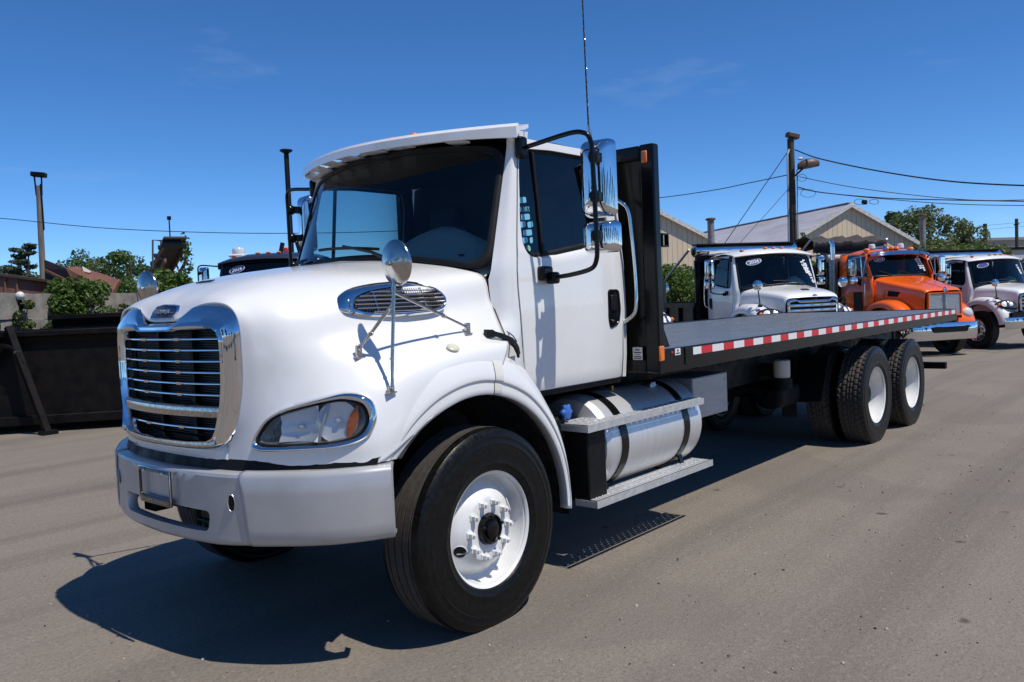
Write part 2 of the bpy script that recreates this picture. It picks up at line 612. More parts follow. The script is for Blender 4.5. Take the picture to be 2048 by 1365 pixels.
def front_wheel(truck, x, y, z, side, holes=True):
    """steel disc wheel, bulging outwards; side -1 is the driver's side"""
    w = empty('wheel', (x, y, z), 0, truck)
    make_tyre('tyre', w, (0, 0, 0), side, z)
    for v in ():
        pass
    b = MB()
    pr = [(.118, .290), (.128, .296), (.132, .303), (.128, .309), (.120, .306), (.117, .296), (.108, .284), (.085, .279), (.060, .276), (.030, .268), (.022, .255),
          (.030, .246), (.052, .230), (.074, .212), (.092, .192), (.102, .175), (.108, .168), (.110, .160), (.110, .105), (.108, .083), (.090, .080)]
    b.lathe([(a * side, r) for a, r in pr], (0, 0, 0), (0, 1, 0), 72)
    rim = b.build('rim', WHITE2, w, smooth=40)
    # hub
    b = MB()
    pr = [(.085, .092), (.118, .080), (.135, .078), (.140, .070), (.128, .062), (.128, .050), (.142, .046), (.147, .038), (.147, .001)]
    b.lathe([(a * side, r) for a, r in pr], (0, 0, 0), (0, 1, 0), 40)
    hub = b.build('hub', BLACKP, w, smooth=35)
    for k in range(5):
        a = 2 * math.pi * k / 5
        c = (math.sin(a) * .070, side * .140, math.cos(a) * .070)
        q = MB(); q.lathe([(0, .0095), (.007 * side, .0095), (.008 * side, .001)], c, (0, 1, 0), 6); q.build('hub_bolt', BLACKT, w, smooth=0)
    for k in range(10):
        a = 2 * math.pi * (k + .5) / 10
        c = (math.sin(a) * .1425, side * .108, math.cos(a) * .1425)
        q = MB()
        q.lathe([(0, .026), (.007 * side, .026), (.008 * side, .0185), (.030 * side, .0180), (.032 * side, .010), (.044 * side, .0100), (.045 * side, .001)], c, (0, 1, 0), 6)
        q.build('lug_nut', WHITE2, w, smooth=0)
    if holes:
        for ang in (R(203), R(23)):
            rad = .208
            c = Vector((math.cos(ang) * rad, 0, -math.sin(ang) * rad * -1))
            c = Vector((math.cos(ang) * rad, side * .0815, math.sin(ang) * rad))
            nrm = Vector((math.cos(ang) * .78, side * .63, math.sin(ang) * .78)).normalized()
            q = MB()
            q.lathe([(-.012, .026), (.0015, .034), (.004, .038), (.001, .041)], c, nrm, 28)
            q.build('hand_hole_rim', WHITE2, w)
            q = MB(); q.disc(c - nrm * .0005, nrm, .034, 28); q.build('hand_hole', BLACKM, w, smooth=0)
        q = MB()
        c = Vector((math.cos(R(203)) * .225, side * .075, math.sin(R(203)) * .225))
        q.tube([c, c + Vector((.012, side * .03, 0.004)), c + Vector((.035, side * .045, .004))], .0045, 8)
        q.build('valve_stem', STEEL, w)
    # inner half of the barrel, brake drum
    b = MB()
    b.lathe([(.02 * side, .262), (-.12 * side, .285), (-.13 * side, .300)], (0, 0, 0), (0, 1, 0), 48)
    b.lathe([(.0, .20), (-.16 * side, .20), (-.16 * side, .05)], (0, 0, 0), (0, 1, 0), 32)
    b.build('brake_drum', BLACKM, w)
    return w

def rear_wheel(truck, x, y, z, side, outer=True, tread='block'):
    w = empty('wheel', (x, y, z), 0, truck)
    make_tyre('tyre', w, (0, 0, 0), side, z, w=.138, Ro=.525, tread=tread)
    b = MB()
    s = side if outer else -side
    pr = [(.108, .290), (.118, .296), (.121, .303), (.117, .309), (.109, .306), (.106, .296), (.098, .284), (.070, .280), (.030, .272), (.0, .262), (-.045, .256), (-.062, .244),
          (-.070, .215), (-.085, .185), (-.098, .170), (-.1, .09), (-.06, .085)] if outer else \
         [(.118, .290), (.128, .303), (.108, .284), (.03, .27), (-.1, .27), (-.11, .3)]
    b.lathe([(a * side, r) for a, r in pr], (0, 0, 0), (0, 1, 0), 60)
    b.build('rim', WHITE2, w, smooth=40)
    if outer:
        b = MB()
        b.lathe([(-.10 * side, .11), (.02 * side, .105), (.03 * side, .095), (.03 * side, .001)], (0, 0, 0), (0, 1, 0), 32)
        b.build('hub', BLACKM, w)
        for k in range(10):
            a = 2 * math.pi * (k + .5) / 10
            c = (math.sin(a) * .1425, -side * .098, math.cos(a) * .1425)
            q = MB(); q.lathe([(0, .024), (.006 * side, .024), (.007 * side, .017), (.03 * side, .016), (.03 * side, .009), (.05 * side, .009), (.051 * side, .001)], c, (0, 1, 0), 6)
            q.build('lug_nut', WHITE2, w, smooth=0)
        b = MB()
        b.lathe([(-.02 * side, .262), (-.12 * side, .285), (-.13 * side, .300)], (0, 0, 0), (0, 1, 0), 48)
        b.build('brake_drum', BLACKM, w)
    return w

# ------------------------------------------------------------------ the flatbed truck
TR = empty('flatbed_truck')
tag(TR, 'white flatbed truck with long black bed, chrome grille and red white tape', 'truck')

AX, AX2 = 6.175, 7.503
front_wheel(TR, 0, -1.035, .506, -1)
front_wheel(TR, 0, 1.035, .506, 1)
for xx in (AX, AX2):
    rear_wheel(TR, xx, -1.075, .509, -1)
    rear_wheel(TR, xx, -.745, .509, -1, outer=False)
    rear_wheel(TR, xx, 1.075, .509, 1)
    rear_wheel(TR, xx, .745, .509, 1, outer=False, tread='rib')

# --- hood: spline patch through hand placed stations (x, half width, z)
HOOD = [
 [(-1.115,0,1.655), (-1.11,.16,1.665), (-1.085,.32,1.73), (-1.065,.51,1.73), (-1.055,.597,1.66), (-1.05,.606,1.50), (-1.05,.595,1.34), (-1.06,.555,1.18), (-1.07,.485,1.06), (-1.075,.46,.968)],
 [(-1.05,0,1.755), (-1.045,.18,1.765), (-1.03,.36,1.775), (-1.015,.53,1.745), (-1.005,.645,1.655), (-1.00,.675,1.50), (-1.00,.675,1.34), (-1.01,.665,1.19), (-1.025,.645,1.06), (-1.03,.635,.966)],
 [(-.93,0,1.825), (-.925,.20,1.825), (-.92,.40,1.81), (-.91,.58,1.765), (-.905,.715,1.67), (-.905,.765,1.52), (-.91,.785,1.36), (-.925,.815,1.21), (-.94,.835,1.07), (-.945,.83,.966)],
 [(-.76,0,1.872), (-.76,.22,1.870), (-.76,.43,1.85), (-.76,.62,1.79), (-.76,.765,1.69), (-.765,.83,1.54), (-.785,.90,1.395), (-.81,.975,1.25), (-.825,1.005,1.08), (-.83,1.0,.968)],
 [(-.58,0,1.905), (-.58,.24,1.900), (-.58,.46,1.875), (-.58,.66,1.815), (-.59,.805,1.715), (-.60,.875,1.56), (-.63,.99,1.425), (-.66,1.085,1.28), (-.685,1.125,1.10), (-.695,1.125,.972)],
 [(-.40,0,1.928), (-.40,.26,1.92), (-.40,.49,1.89), (-.40,.70,1.83), (-.40,.845,1.735), (-.41,.905,1.58), (-.44,1.035,1.455), (-.47,1.125,1.35), (-.49,1.15,1.20), (-.505,1.15,1.065)],
 [(-.20,0,1.946), (-.20,.28,1.936), (-.20,.52,1.90), (-.20,.735,1.848), (-.20,.872,1.768), (-.20,.92,1.61), (-.21,1.05,1.485), (-.225,1.135,1.41), (-.235,1.155,1.31), (-.245,1.155,1.205)],
 [(-.06,0,1.96), (-.045,.30,1.946), (-.02,.55,1.912), (.02,.76,1.866), (.045,.885,1.797), (.06,.935,1.65), (.05,1.05,1.51), (.03,1.135,1.44), (.015,1.155,1.34), (.005,1.155,1.25)],
 [(.02,0,1.970), (.08,.32,1.953), (.17,.58,1.922), (.255,.785,1.882), (.305,.905,1.825), (.315,.945,1.68), (.30,1.04,1.51), (.24,1.125,1.455), (.17,1.15,1.36), (.10,1.155,1.26)],
]
def bispline(G, ks, kt):
    rows = [spline(r, kt) for r in G]
    cols = [spline([rows[i][j] for i in range(len(rows))], ks) for j in range(len(rows[0]))]
    return [[cols[j][i] for j in range(len(cols))] for i in range(len(cols[0]))]
HG = bispline(HOOD, 10, 9)
HL_OUT = [(.025, .012), (.045, .065), (.09, .13), (.16, .175), (.25, .205), (.355, .23), (.44, .245), (.51, .232), (.553, .20), (.572, .135), (.565, .09), (.54, .045), (.49, .015), (.40, -.004), (.25, -.010), (.115, -.015), (.05, -.010)]
HLP = spline([(-1.040, .60), (-.985, .735), (-.885, .91), (-.775, 1.04), (-.665, 1.135)], 12)
HLL = [0]
for i in range(1, len(HLP)): HLL.append(HLL[-1] + (HLP[i] - HLP[i-1]).length)
def in_lamp(p):
    """is this hood point behind the headlight bezel"""
    k = min(range(len(HLP)), key=lambda i: (HLP[i].x - p.x) ** 2 + (HLP[i].y - p.y) ** 2)
    if (HLP[k].x - p.x) ** 2 + (HLP[k].y - p.y) ** 2 > .012: return False
    s = (HLL[k] - .012) / (HLL[-1] * .985) * .60; z = p.z - 1.055
    s = .30 + (s - .30) / .93; z = .11 + (z - .11) / .90
    ins = False; n = len(HL_OUT)
    for i in range(n):
        (x1, y1), (x2, y2) = HL_OUT[i], HL_OUT[(i+1) % n]
        if (y1 > z) != (y2 > z) and s < (x2 - x1) * (z - y1) / (y2 - y1) + x1: ins = not ins
    return ins
b = MB()
nr, nc = len(HG), len(HG[0])
for sgn in (-1, 1):
    b0 = len(b.v)
    for r in HG: b.v.extend(Vector((p.x, sgn * p.y, p.z)) for p in r)
    for i in range(nr - 1):
        for j in range(nc - 1):
            c = (HG[i][j] + HG[i+1][j] + HG[i+1][j+1] + HG[i][j+1]) / 4
            if j > nc // 2 and in_lamp(c): continue
            q = (b0 + i*nc + j, b0 + i*nc + j + 1, b0 + (i+1)*nc + j + 1, b0 + (i+1)*nc + j)
            b.face(q if sgn < 0 else q[::-1])
# chin below the grille
ch = []
for i in range(13):
    w = -.478 + .956 * i / 12
    x = -1.105 + .03 * (w / .46) ** 2
    k = max(0., 1 - (abs(w) / .478) ** 4)
    ch.append([(x + .012, w, 1.062), (x - .012 * k, w, 1.04), (x - .014 * k, w, 1.0), (x + .004 * k + .002, w, .968), (x + .03, w, .966)])
b.loft(ch)
hood = b.build('hood', WHITE, TR, smooth=50, solid=.012)

# --- fender flare (swept round the arch) and the fender extension behind the seam
def arch_r(th):           # th: 0 = rear horizontal, 90 = up, 180 = front
    return interp(th, [-5, 20, 50, 75, 90, 110, 135, 160], [.690, .690, .692, .698, .705, .712, .720, .735])
def flare_rows(t0, t1, n, yout, tail=False):
    rows = []
    for i in range(n + 1):
        th = t0 + (t1 - t0) * i / n
        r = arch_r(th)
        a = R(th)
        wd = interp(th, [-5, 10, 35, 60, 90, 130, 160], [.035, .05, .10, .16, .185, .185, .15]) if tail else interp(th, [60, 90, 112, 128, 140, 150], [.175, .185, .18, .15, .105, .07])
        k = wd / .185
        prof = [(wd + .05, -.066), (wd + .012, -.036), (wd * .82, -.018), (wd * .6, -.005), (wd * .44, 0), (wd * .39, -.002), (wd * .365, -.009), (.03, -.007), (.008, -.007), (0, -.013), (.0, -.07)]
        if tail:
            f = interp(th, [-5, 40, 70], [1.0, .6, 0.])
            prof = [(p[0], p[1] * (1 + 1.2 * f) if j < 2 else p[1]) for j, p in enumerate(prof)]
        rows.append([(math.cos(a) * (r + q[0]) - .03, -(yout + q[1] * interp(th, [100, 125, 145], [1, .9, .72])  - interp(th, [108, 130, 146], [0, .022, .048])), max(.974, .506 + math.sin(a) * (r + q[0])) if th > 100 else .506 + math.sin(a) * (r + q[0])) for q in prof])
    return rows
FL0, FL1 = 83, 147
for sgn in (1, -1):
    b = MB()
    b.loft([[(p[0], p[1] * sgn, p[2]) for p in r] for r in flare_rows(FL0, FL1, 30, 1.178)])
    b.build('fender_flare', WHITE, hood, smooth=50)
    b = MB()
    rows = flare_rows(-3, FL0 - 3.5, 44, 1.178, True)
    b.loft([[(p[0], p[1] * sgn, p[2]) for p in r] for r in rows])
    b.build('fender_extension', WHITE, TR, smooth=50, solid=.006)
    # pale rubber strip in the seam
    b = MB()
    sr = []
    for th in (FL0 + .5, FL0 - 1.2, FL0 - 2.4, FL0 - 4):
        q = flare_rows(th, th, 1, 1.180)[0]
        sr.append([(p[0] + .01, p[1] * sgn, p[2]) for p in q[:-1]])
    b.loft(sr)
    b.build('seam_strip', mat('yellowed_white_rubber', (.70, .69, .63), .5, var=.1, vscale=30), TR, smooth=50)
    # wheel well liner
    b = MB()
    rw = []
    for i in range(25):
        th = R(-6 + 146 * i / 24)
        rr = arch_r(math.degrees(th)) + .012
        rw.append([(math.cos(th) * rr - .03, -sgn * (1.165 - k * .62 / 6), .506 + math.sin(th) * (rr - .004 * (k > 0))) for k in range(7)])
    b.loft(rw)
    b.build('wheel_well_liner', mat('wheel_liner_plastic', (.013, .013, .013), .28, var=.5, vscale=14, rvar=.2, vcol=(.03, .028, .026), bump=.1, bscale=9), TR, smooth=40)

# --- grille
def gx(w):                 # bowed plane of the grille
    return -1.150 + .085 * (w / .6) ** 2
OUT = [(0, 1.648), (.16, 1.650), (.205, 1.664), (.245, 1.706), (.29, 1.735), (.38, 1.746), (.50, 1.744), (.568, 1.722), (.603, 1.674), (.612, 1.60), (.610, 1.46), (.602, 1.34), (.575, 1.22), (.535, 1.12), (.50, 1.068), (.44, 1.045), (.25, 1.036), (0, 1.034)]
INN = [(0, 1.598), (.16, 1.599), (.30, 1.602), (.44, 1.602), (.482, 1.588), (.500, 1.55), (.503, 1.45), (.498, 1.35), (.488, 1.27), (.468, 1.20), (.450, 1.14), (.428, 1.105), (.39, 1.090), (.25, 1.084), (0, 1.082)]
def sym(p):
    return [(w, z) for w, z in p] + [(-w, z) for w, z in reversed(p) if w > 0]
O, I = ring_pair(sym(OUT), sym(INN), (0, 1.34), 60)
rows = []
for t, dx, hi in ((-.07, .120, 0), (-.03, .060, 0), (0, .030, 0), (.05, .012, 0), (.14, -.004, 0), (.40, -.018, 0), (.66, -.016, 0), (.70, -.024, 0), (.80, -.026, 0), (.90, -.012, 0), (.96, .015, 0), (1.0, .085, 0)):
    ring = lerp2(O, I, t)
    rows.append([(gx(w) + dx + max(0, (z - 1.62)) * .38, w, z) for w, z in ring])
gr = MB(); gr.loft(rows, closed=True)
surround = gr.build('grille_surround', CHROME, TR, smooth=42)
b = MB()
rw = []
for k in range(17):
    w = -.49 + .98 * k / 16
    x = gx(w)
    rw.append([(x + .06, w, 1.252), (x + .002, w, 1.250), (x - .012, w, 1.240), (x - .015, w, 1.225), (x - .015, w, 1.205), (x - .008, w, 1.195), (x + .06, w, 1.188)])
b.loft(rw)
b.build('grille_divider', CHROME_OLD, surround, smooth=40)
# lower half of the surround is dull and pitted: a thin trim along the bottom edge
b = MB()
rw = []
for k in range(25):
    w = -.455 + .91 * k / 24
    x = gx(w)
    z = 1.058 + .012 * (w / .455) ** 6
    rw.append([(x - .0185, w, z + .016), (x - .021, w, z + .008), (x - .021, w, z - .010), (x - .0135, w, z - .017)])
b.loft(rw)
b.build('grille_bottom_trim', CHROME_OLD, surround, smooth=40)
def gbar(z, wmax, name='grille_bar'):
    b = MB(); rw = []
    for k in range(15):
        w = -wmax + 2 * wmax * k / 14
        x = gx(w) + .026
        rw.append([(x - .012, w, z + .001), (x - .010, w, z + .0045), (x + .002, w, z + .0065), (x + .020, w, z + .004), (x + .020, w, z - .005), (x - .008, w, z - .005), (x - .012, w, z - .0025), (x - .012, w, z + .001)])
    b.loft(rw)
    for w in (-.17, .17):
        b.box((gx(w) + .024, w, z), (.030, .045, .0125))
    return b.build(name, CHROME, surround, smooth=35)
for k in range(6):
    z = 1.566 - k * .0538
    gbar(z, interp(z, [1.25, 1.5], [.488, .500]))
gbar(1.136, .466)
# dark radiator screen behind
b = MB()
b.prism([(-1.02, w, z) for w, z in sym([(0, 1.60), (.45, 1.61), (.49, 1.5), (.485, 1.2), (.44, 1.08), (0, 1.075)])], (.01, 0, 0))
b.build('radiator_screen', BLACKM, TR, smooth=0)
for w in (-.17, .17):
    b = MB(); b.box((-1.045, w, 1.35), (.03, .03, .52)); b.build('grille_stay', BLACKM, surround, smooth=0)
SCR = mat('radiator_fin', (.012, .012, .013), .5, var=.4, vscale=30)
b = MB()
for k in range(44):
    b.box((-1.03, 0, 1.085 + k * .0122), (.012, .92, .004))
o = b.build('radiator_fins', SCR, TR, smooth=0); o['kind'] = 'stuff'
# badge
b = MB()
poly = rounded([(-.105, 1.677), (.105, 1.677), (.118, 1.70), (.105, 1.728), (0, 1.737), (-.105, 1.728), (-.118, 1.70)], .02, 3)
bo = lambda w, z: (-1.142 + .02 * (w / .12) ** 2 + (z - 1.655) * .66, w, z)
oo = [(w * 1.14, 1.706 + (z - 1.706) * 1.30) for w, z in poly]
b.loft([[(bo(w, z)[0] + .035, w, z) for w, z in oo], [(bo(w, z)[0] - .010, w, z) for w, z in lerp2(oo, poly, .4)], [(bo(w, z)[0] - .010, w, z) for w, z in lerp2(oo, poly, .75)], [(bo(w, z)[0] - .003, w, z) for w, z in poly]], closed=True)
badge = b.build('badge', CHROME, TR, smooth=40)
b = MB(); b.fan([(bo(w, z)[0] - .004, w, z) for w, z in poly], (bo(0, 1.706)[0] - .004, 0, 1.706)); b.build('badge_field', BADGE, badge)
text_mesh('badge_lettering', 'FREIGHTLINER', .0275, frame((bo(0, 1.706)[0] - .009, 0, 1.706), (0, -1, 0), (.55, 0, .83)), LETTER, badge, .002, .25, .0006, .92)

# --- headlights
def headlight(sgn):
    # surface of the lamp: a vertical cylinder patch running from the nose back to the fender
    path, L = HLP, HLL
    tot = L[-1]
    def P(s, z, off=0.):
        q = s / .60 * tot * .985 + .012
        x = interp(q, L, [p.x for p in path]); y = interp(q, L, [p.y for p in path])
        x2 = interp(q + .01, L, [p.x for p in path]); y2 = interp(q + .01, L, [p.y for p in path])
        if q + .01 > tot: x2, y2 = x + (path[-1] - path[-2]).x, y + (path[-1] - path[-2]).y
        t = Vector((x2 - x, y2 - y)).normalized()
        nn = Vector((-t.y, t.x)) if True else None
        if nn.x > 0: nn = -nn
        lean = (z - .1) * .10
        return (x + nn.x * off + lean, sgn * (y + nn.y * off - lean * .4), 1.055 + z)
    out = [(p.x, p.y) for p in spline([(a, b_, 0) for a, b_ in HL_OUT], 3, True)]
    c = (.30, .105)
    inn = [(c[0] + (a - c[0]) * .885 - .006, c[1] + (z - c[1]) * .775) for a, z in out]
    e = empty('headlight', (0, 0, 0), 0, TR)
    b = MB()
    rows = []
    for t, off in ((-.06, -.03), (0, .006), (.12, .020), (.4, .026), (.75, .022), (.92, .012), (1.0, -.012)):
        rows.append([P(s, z, off) for s, z in lerp2(out, inn, t)])
    b.loft(rows, True)
    b.build('bezel', CHROME, e, smooth=45)
    b = MB()
    rows = [[P(s, z, -.004 if False else .004) for s, z in inn]]
    for t in (.06, .3, .6, .9):
        rows.append([P(s, z, .004 + .010 * t) for s, z in [(a + (c[0] - a) * t, z_ + (c[1] - z_) * t) for a, z_ in inn]])
    b.loft(rows, True); b.fan(rows[-1], P(*c, .014))
    b.build('lens', LENS, e, smooth=60)
    # seal
    b = MB()
    i2 = [(c[0] + (a - c[0]) * .955, c[1] + (z - c[1]) * .93) for a, z in inn]
    b.loft([[P(s, z, .012) for s, z in inn], [P(s, z, .011) for s, z in lerp2(inn, i2, .5)], [P(s, z, .003) for s, z in i2]], True)
    b.build('lens_seal', GASKET, e, smooth=45)
    # bowl
    b = MB()
    rows = []
    for t, off in ((0., .0), (.08, -.03), (.3, -.045), (.7, -.05), (.95, -.05)):
        rows.append([P(c[0] + (a - c[0]) * (1 - t), c[1] + (z - c[1]) * (1 - t), off) for a, z in i2])
    b.loft(rows, True); b.fan(rows[-1], P(*c, -.05))
    b.build('lamp_housing', LAMPB, e, smooth=45)
    # reflectors: main box reflector and outer round reflector
    b = MB()
    rows = []
    for i in range(13):
        s = .155 + .175 * i / 12
        rows.append([P(s, .028 + (.135 + .03 * i / 12) * j / 8, -.042 + .032 * (2 * abs(i / 12 - .45)) ** 2 + .012 * math.sin(j * 2.2) * .5 + .022 * (2 * abs(j / 8 - .5)) ** 3) for j in range(9)])
    b.loft(rows)
    b.build('main_reflector', REFL, e, smooth=60)
    b = MB()
    rows = []
    for i in range(9):
        r = .005 + .088 * i / 8
        rows.append([P(.405 + r * .95 * math.cos(a * math.pi / 14), .115 + r * 1.02 * math.sin(a * math.pi / 14), -.044 + 4.2 * r * r) for a in range(28)])
    b.loft(rows, True)
    b.build('outer_reflector', REFL, e, smooth=60)
    for cs, cz, rr in ((.245, .095, .020), (.405, .115, .018)):
        b = MB(); b.sphere(P(cs, cz, -.022), rr * .8, 14, 9); b.build('bulb', mat('bulb_glass', (.75, .76, .78), .1, coat=.5), e, smooth=60)
    # divider fin between the two
    b = MB()
    b.loft([[P(.318 + .045 * (z / .2) ** 1.4 + dd, .0 + z, of) for z in [k * .20 / 10 for k in range(11)]] for dd, of in ((0, -.06), (.002, -.004), (.014, -.002), (.016, -.05))])
    b.build('lamp_divider', mat('lamp_divider_grey', (.62, .63, .65), .2, coat=.4), e, smooth=45)
    # inner ribbed corner
    b = MB()
    for k in range(5):
        b.loft([[P(.075 + k * .016, .012, -.035), P(.075 + k * .016, .035 + k * .022, -.03)], [P(.086 + k * .016, .012, -.03), P(.086 + k * .016, .043 + k * .022, -.02)]])
    b.build('ribbed_reflector', mat('ribbed_grey', (.30, .31, .33), .25, metal=.6), e, smooth=0)
    b = MB()
    A, B = [], []
    for k in range(11):
        z = .032 + .150 * k / 10
        mid = .452 + .035 * (k / 10) 
        wdt = .023 * math.sin(math.pi * (k + .6) / 11.2)
        A.append(P(mid - wdt, z, -.012)); B.append(P(mid + wdt, z, -.002))
    b.loft([A, [(Vector(p) + Vector(q)) / 2 + Vector((-.004, sgn * .004, 0)) for p, q in zip(A, B)], B])
    b.build('turn_signal', AMBER, e, smooth=60)
    return e
headlight(-1)
headlight(1)

# --- bumper
BPATH = [(-1.185, 0), (-1.178, .2), (-1.155, .42), (-1.112, .615), (-1.03, .80), (-.93, .965), (-.81, 1.10), (-.685, 1.195)]
bp_s = spline([(x, y, 0) for x, y in BPATH], 6)
def bx_at(w):
    return interp(abs(w), [p.y for p in bp_s], [p.x for p in bp_s])
def bz(w):                   # lower and upper edge
    w = abs(w)
    return interp(w, [0, .45, .62, 1.0, 1.2], [.585, .592, .605, .618, .632]), interp(w, [0, .62, 1.0, 1.2], [.938, .945, .952, .962])
bw = .668
ous = []
N = 28
for i in range(N + 1):
    w = -bw + 2 * bw * i / N; ous.append((w, bz(w)[1] - .02))
for i in range(1, 8): ous.append((bw, bz(bw)[1] - .02 + (bz(bw)[0] - bz(bw)[1] + .045) * i / 8))
for i in range(N, -1, -1):
    w = -bw + 2 * bw * i / N; ous.append((w, bz(w)[0] + .025))
for i in range(1, 8): ous.append((-bw, bz(bw)[0] + .025 + (bz(bw)[1] - bz(bw)[0] - .045) * i / 8))
slot = rounded([(-.425, .755), (.425, .755), (.405, .655), (-.405, .655)], .035, 4)
O, I = ring_pair(ous, slot, (0, .705), 40)
b = MB()
rows = []
for t, dx in ((0, 0), (.25, 0), (.5, 0), (.8, 0), (.97, 0), (1.0, .012)):
    rows.append([(bx_at(w) + dx, w, z) for w, z in lerp2(O, I, t)])
rows.append([(bx_at(w) + .05, w, z) for w, z in I])
b.loft(rows, True)
# rolled top and bottom edges
tp, bt = [], []
for i in range(N + 1):
    w = -bw + 2 * bw * i / N; x = bx_at(w); z0, z1 = bz(w)
    tp.append([(x, w, z1 - .02), (x + .006, w, z1 - .006), (x + .022, w, z1), (x + .10, w, z1 + .002)])
    bt.append([(x, w, z0 + .025), (x + .008, w, z0 + .008), (x + .026, w, z0), (x + .08, w, z0)])
b.loft(tp); b.loft(bt, flip=True)
bumper = b.build('bumper', SILVER, TR, smooth=45)
for sgn in (1, -1):
    b = MB()
    rows = []
    pts = [p for p in bp_s if p.y >= .6]
    pts = [Vector((bx_at(.622), .622, 0))] + [p for p in pts if p.y > .64]
    for p in pts:
        z0, z1 = bz(p.y)
        k = interp(p.y, [.62, .66], [0.3, 1])
        z0 += .0; 
        dirn = Vector((-1, .35 if p.y < .9 else 1.0)).normalized()
        pr = [(-.10, z1 + .008), (-.024, z1 + .006), (-.004, z1 - .001), (.008, z1 - .020), (.009, z1 - .10), (.008, z0 + .08), (.005, z0 + .03), (-.008, z0 + .006), (-.03, z0 - .004), (-.09, z0)]
        rows.append([(p.x + dirn.x * q, sgn * (p.y + dirn.y * q), z) for q, z in pr])
    # close the end
    e0 = rows[-1]
    rows.append([(q[0] + .022, q[1] - sgn * .012, q[2] + (-.012 if q[2] > .8 else .012)) for q in e0])
    rows.append([(q[0] + .018, q[1] - sgn * .05, q[2] + (-.016 if q[2] > .8 else .016)) for q in e0])
    # the inner edge leans: the joint runs outwards towards the bottom
    sh = []
    for ri, r in enumerate(rows):
        f = max(0, 1 - ri / 6)
        wq = abs(pts[min(ri, len(pts) - 1)].y)
        nr_ = []
        for q in r:
            dw = f * interp(q[2], [.6, .95], [.040, 0])
            nr_.append((q[0] + bx_at(wq + dw) - bx_at(wq), q[1] + sgn * dw, q[2]))
        sh.append(nr_)
    b.loft(sh)
    b.build('bumper_corner', SILVER, TR, smooth=45, solid=.008)
    # tow hole: dark disc inside a raised rim
    b = MB()
    w = .578
    nrm = Vector((-1, sgn * .42, 0)).normalized()
    c = Vector((bx_at(w) - .001, sgn * w, .808))
    rr = [[c + nrm * (.0005 + .004 * (1 - abs(t - .5) * 2)) + Vector((0, 0, 1)) * math.cos(a) * (.037 + .005 * t) + Vector((.42, sgn * 1, 0)).normalized() * math.sin(a) * (.017 + .005 * t) for a in [2 * math.pi * j / 24 for j in range(24)]] for t in (0, .5, 1.)]
    b.loft(rr, True)
    b.build('tow_hole_rim', SILVER, bumper, smooth=50)
    b = MB(); b.disc(c + nrm * .0022, nrm, .0375, 24, r2=.0175); b.build('tow_hole', BLACKM, bumper, smooth=0)
# structure behind the slot
b = MB(); b.box((-.98, -.02, .79), (.10, 1.3, .10)); b.build('bumper_beam', BLACKM, TR, smooth=0)
b = MB(); b.box((-1.05, -.34, .70), (.12, .15, .13)); b.box((-1.08, -.34, .69), (.10, .17, .012)); b.box((-1.09, -.30, .655), (.06, .03, .03)); b.build('tow_hook_bracket', BLACKM, TR, smooth=0, bevel=.006)
b = MB(); b.box((-1.02, .36, .70), (.10, .12, .13)); b.build('tow_hook_bracket', BLACKM, TR, smooth=0, bevel=.006)
b = MB(); b.box((-1.10, -.05, .745), (.05, .22, .045)); b.build('plate_bracket', BLACKM, TR, smooth=0)
# dark splash guard between hood and bumper
b = MB()
rw = []
for i in range(33):
    w = -1.13 + 2.26 * i / 32
    x = bx_at(w) + .055
    rw.append([(x, w, .93), (x + .02, w, .995), (x + .10, w, 1.02)])
b.loft(rw)
b.build('bumper_filler', BLACKM, TR, smooth=40)
# licence plate frame
pf = MB()
o_ = rounded([(-.162, .745), (.162, .745), (.162, .925), (-.162, .925)], .014, 3)
i_ = rounded([(-.150, .785), (.150, .785), (.150, .905), (-.150, .905)], .008, 3)
O, I = ring_pair(o_, i_, (0, .84), 12)
px0 = -1.205
pf.loft([[(px0 + .008, w, z) for w, z in O], [(px0, w, z) for w, z in O], [(px0 - .003, w, z) for w, z in lerp2(O, I, .2)], [(px0 - .003, w, z) for w, z in lerp2(O, I, .8)], [(px0 + .003, w, z) for w, z in I], [(px0 + .008, w, z) for w, z in I]], True)
plf = pf.build('plate_frame', mat('plate_frame_black', (.012, .012, .013), .2, coat=.6), TR, smooth=30)
b = MB()
b.tube([(px0 - .001, .163, .748), (px0 - .001, .163, .922), (px0 - .001, .158, .926), (px0 - .001, -.158, .926), (px0 - .001, -.163, .920), (px0 - .001, -.163, .748)], .0028, 6)
b.build('plate_frame_edge', CHROME, plf)
b = MB()
for w in (-.10, .095):
    b.sphere((px0 - .006, w, .910), .009, 10, 6)
b.build('plate_screws', CHROME, plf)
text_mesh('plate_frame_lettering', 'WWW.GABRIELLITRUCKSALES.COM', .0185, frame((px0 - .0045, 0, .764), (0, -1, 0), (0, 0, 1)), LETTER, plf, 0, 0, .0003)
text_mesh('plate_frame_lettering', 'GABRIELLI TRUCK SALES', .0125, frame((px0 - .0045, .01, .9145), (0, -1, 0), (0, 0, 1)), LETTER, plf)

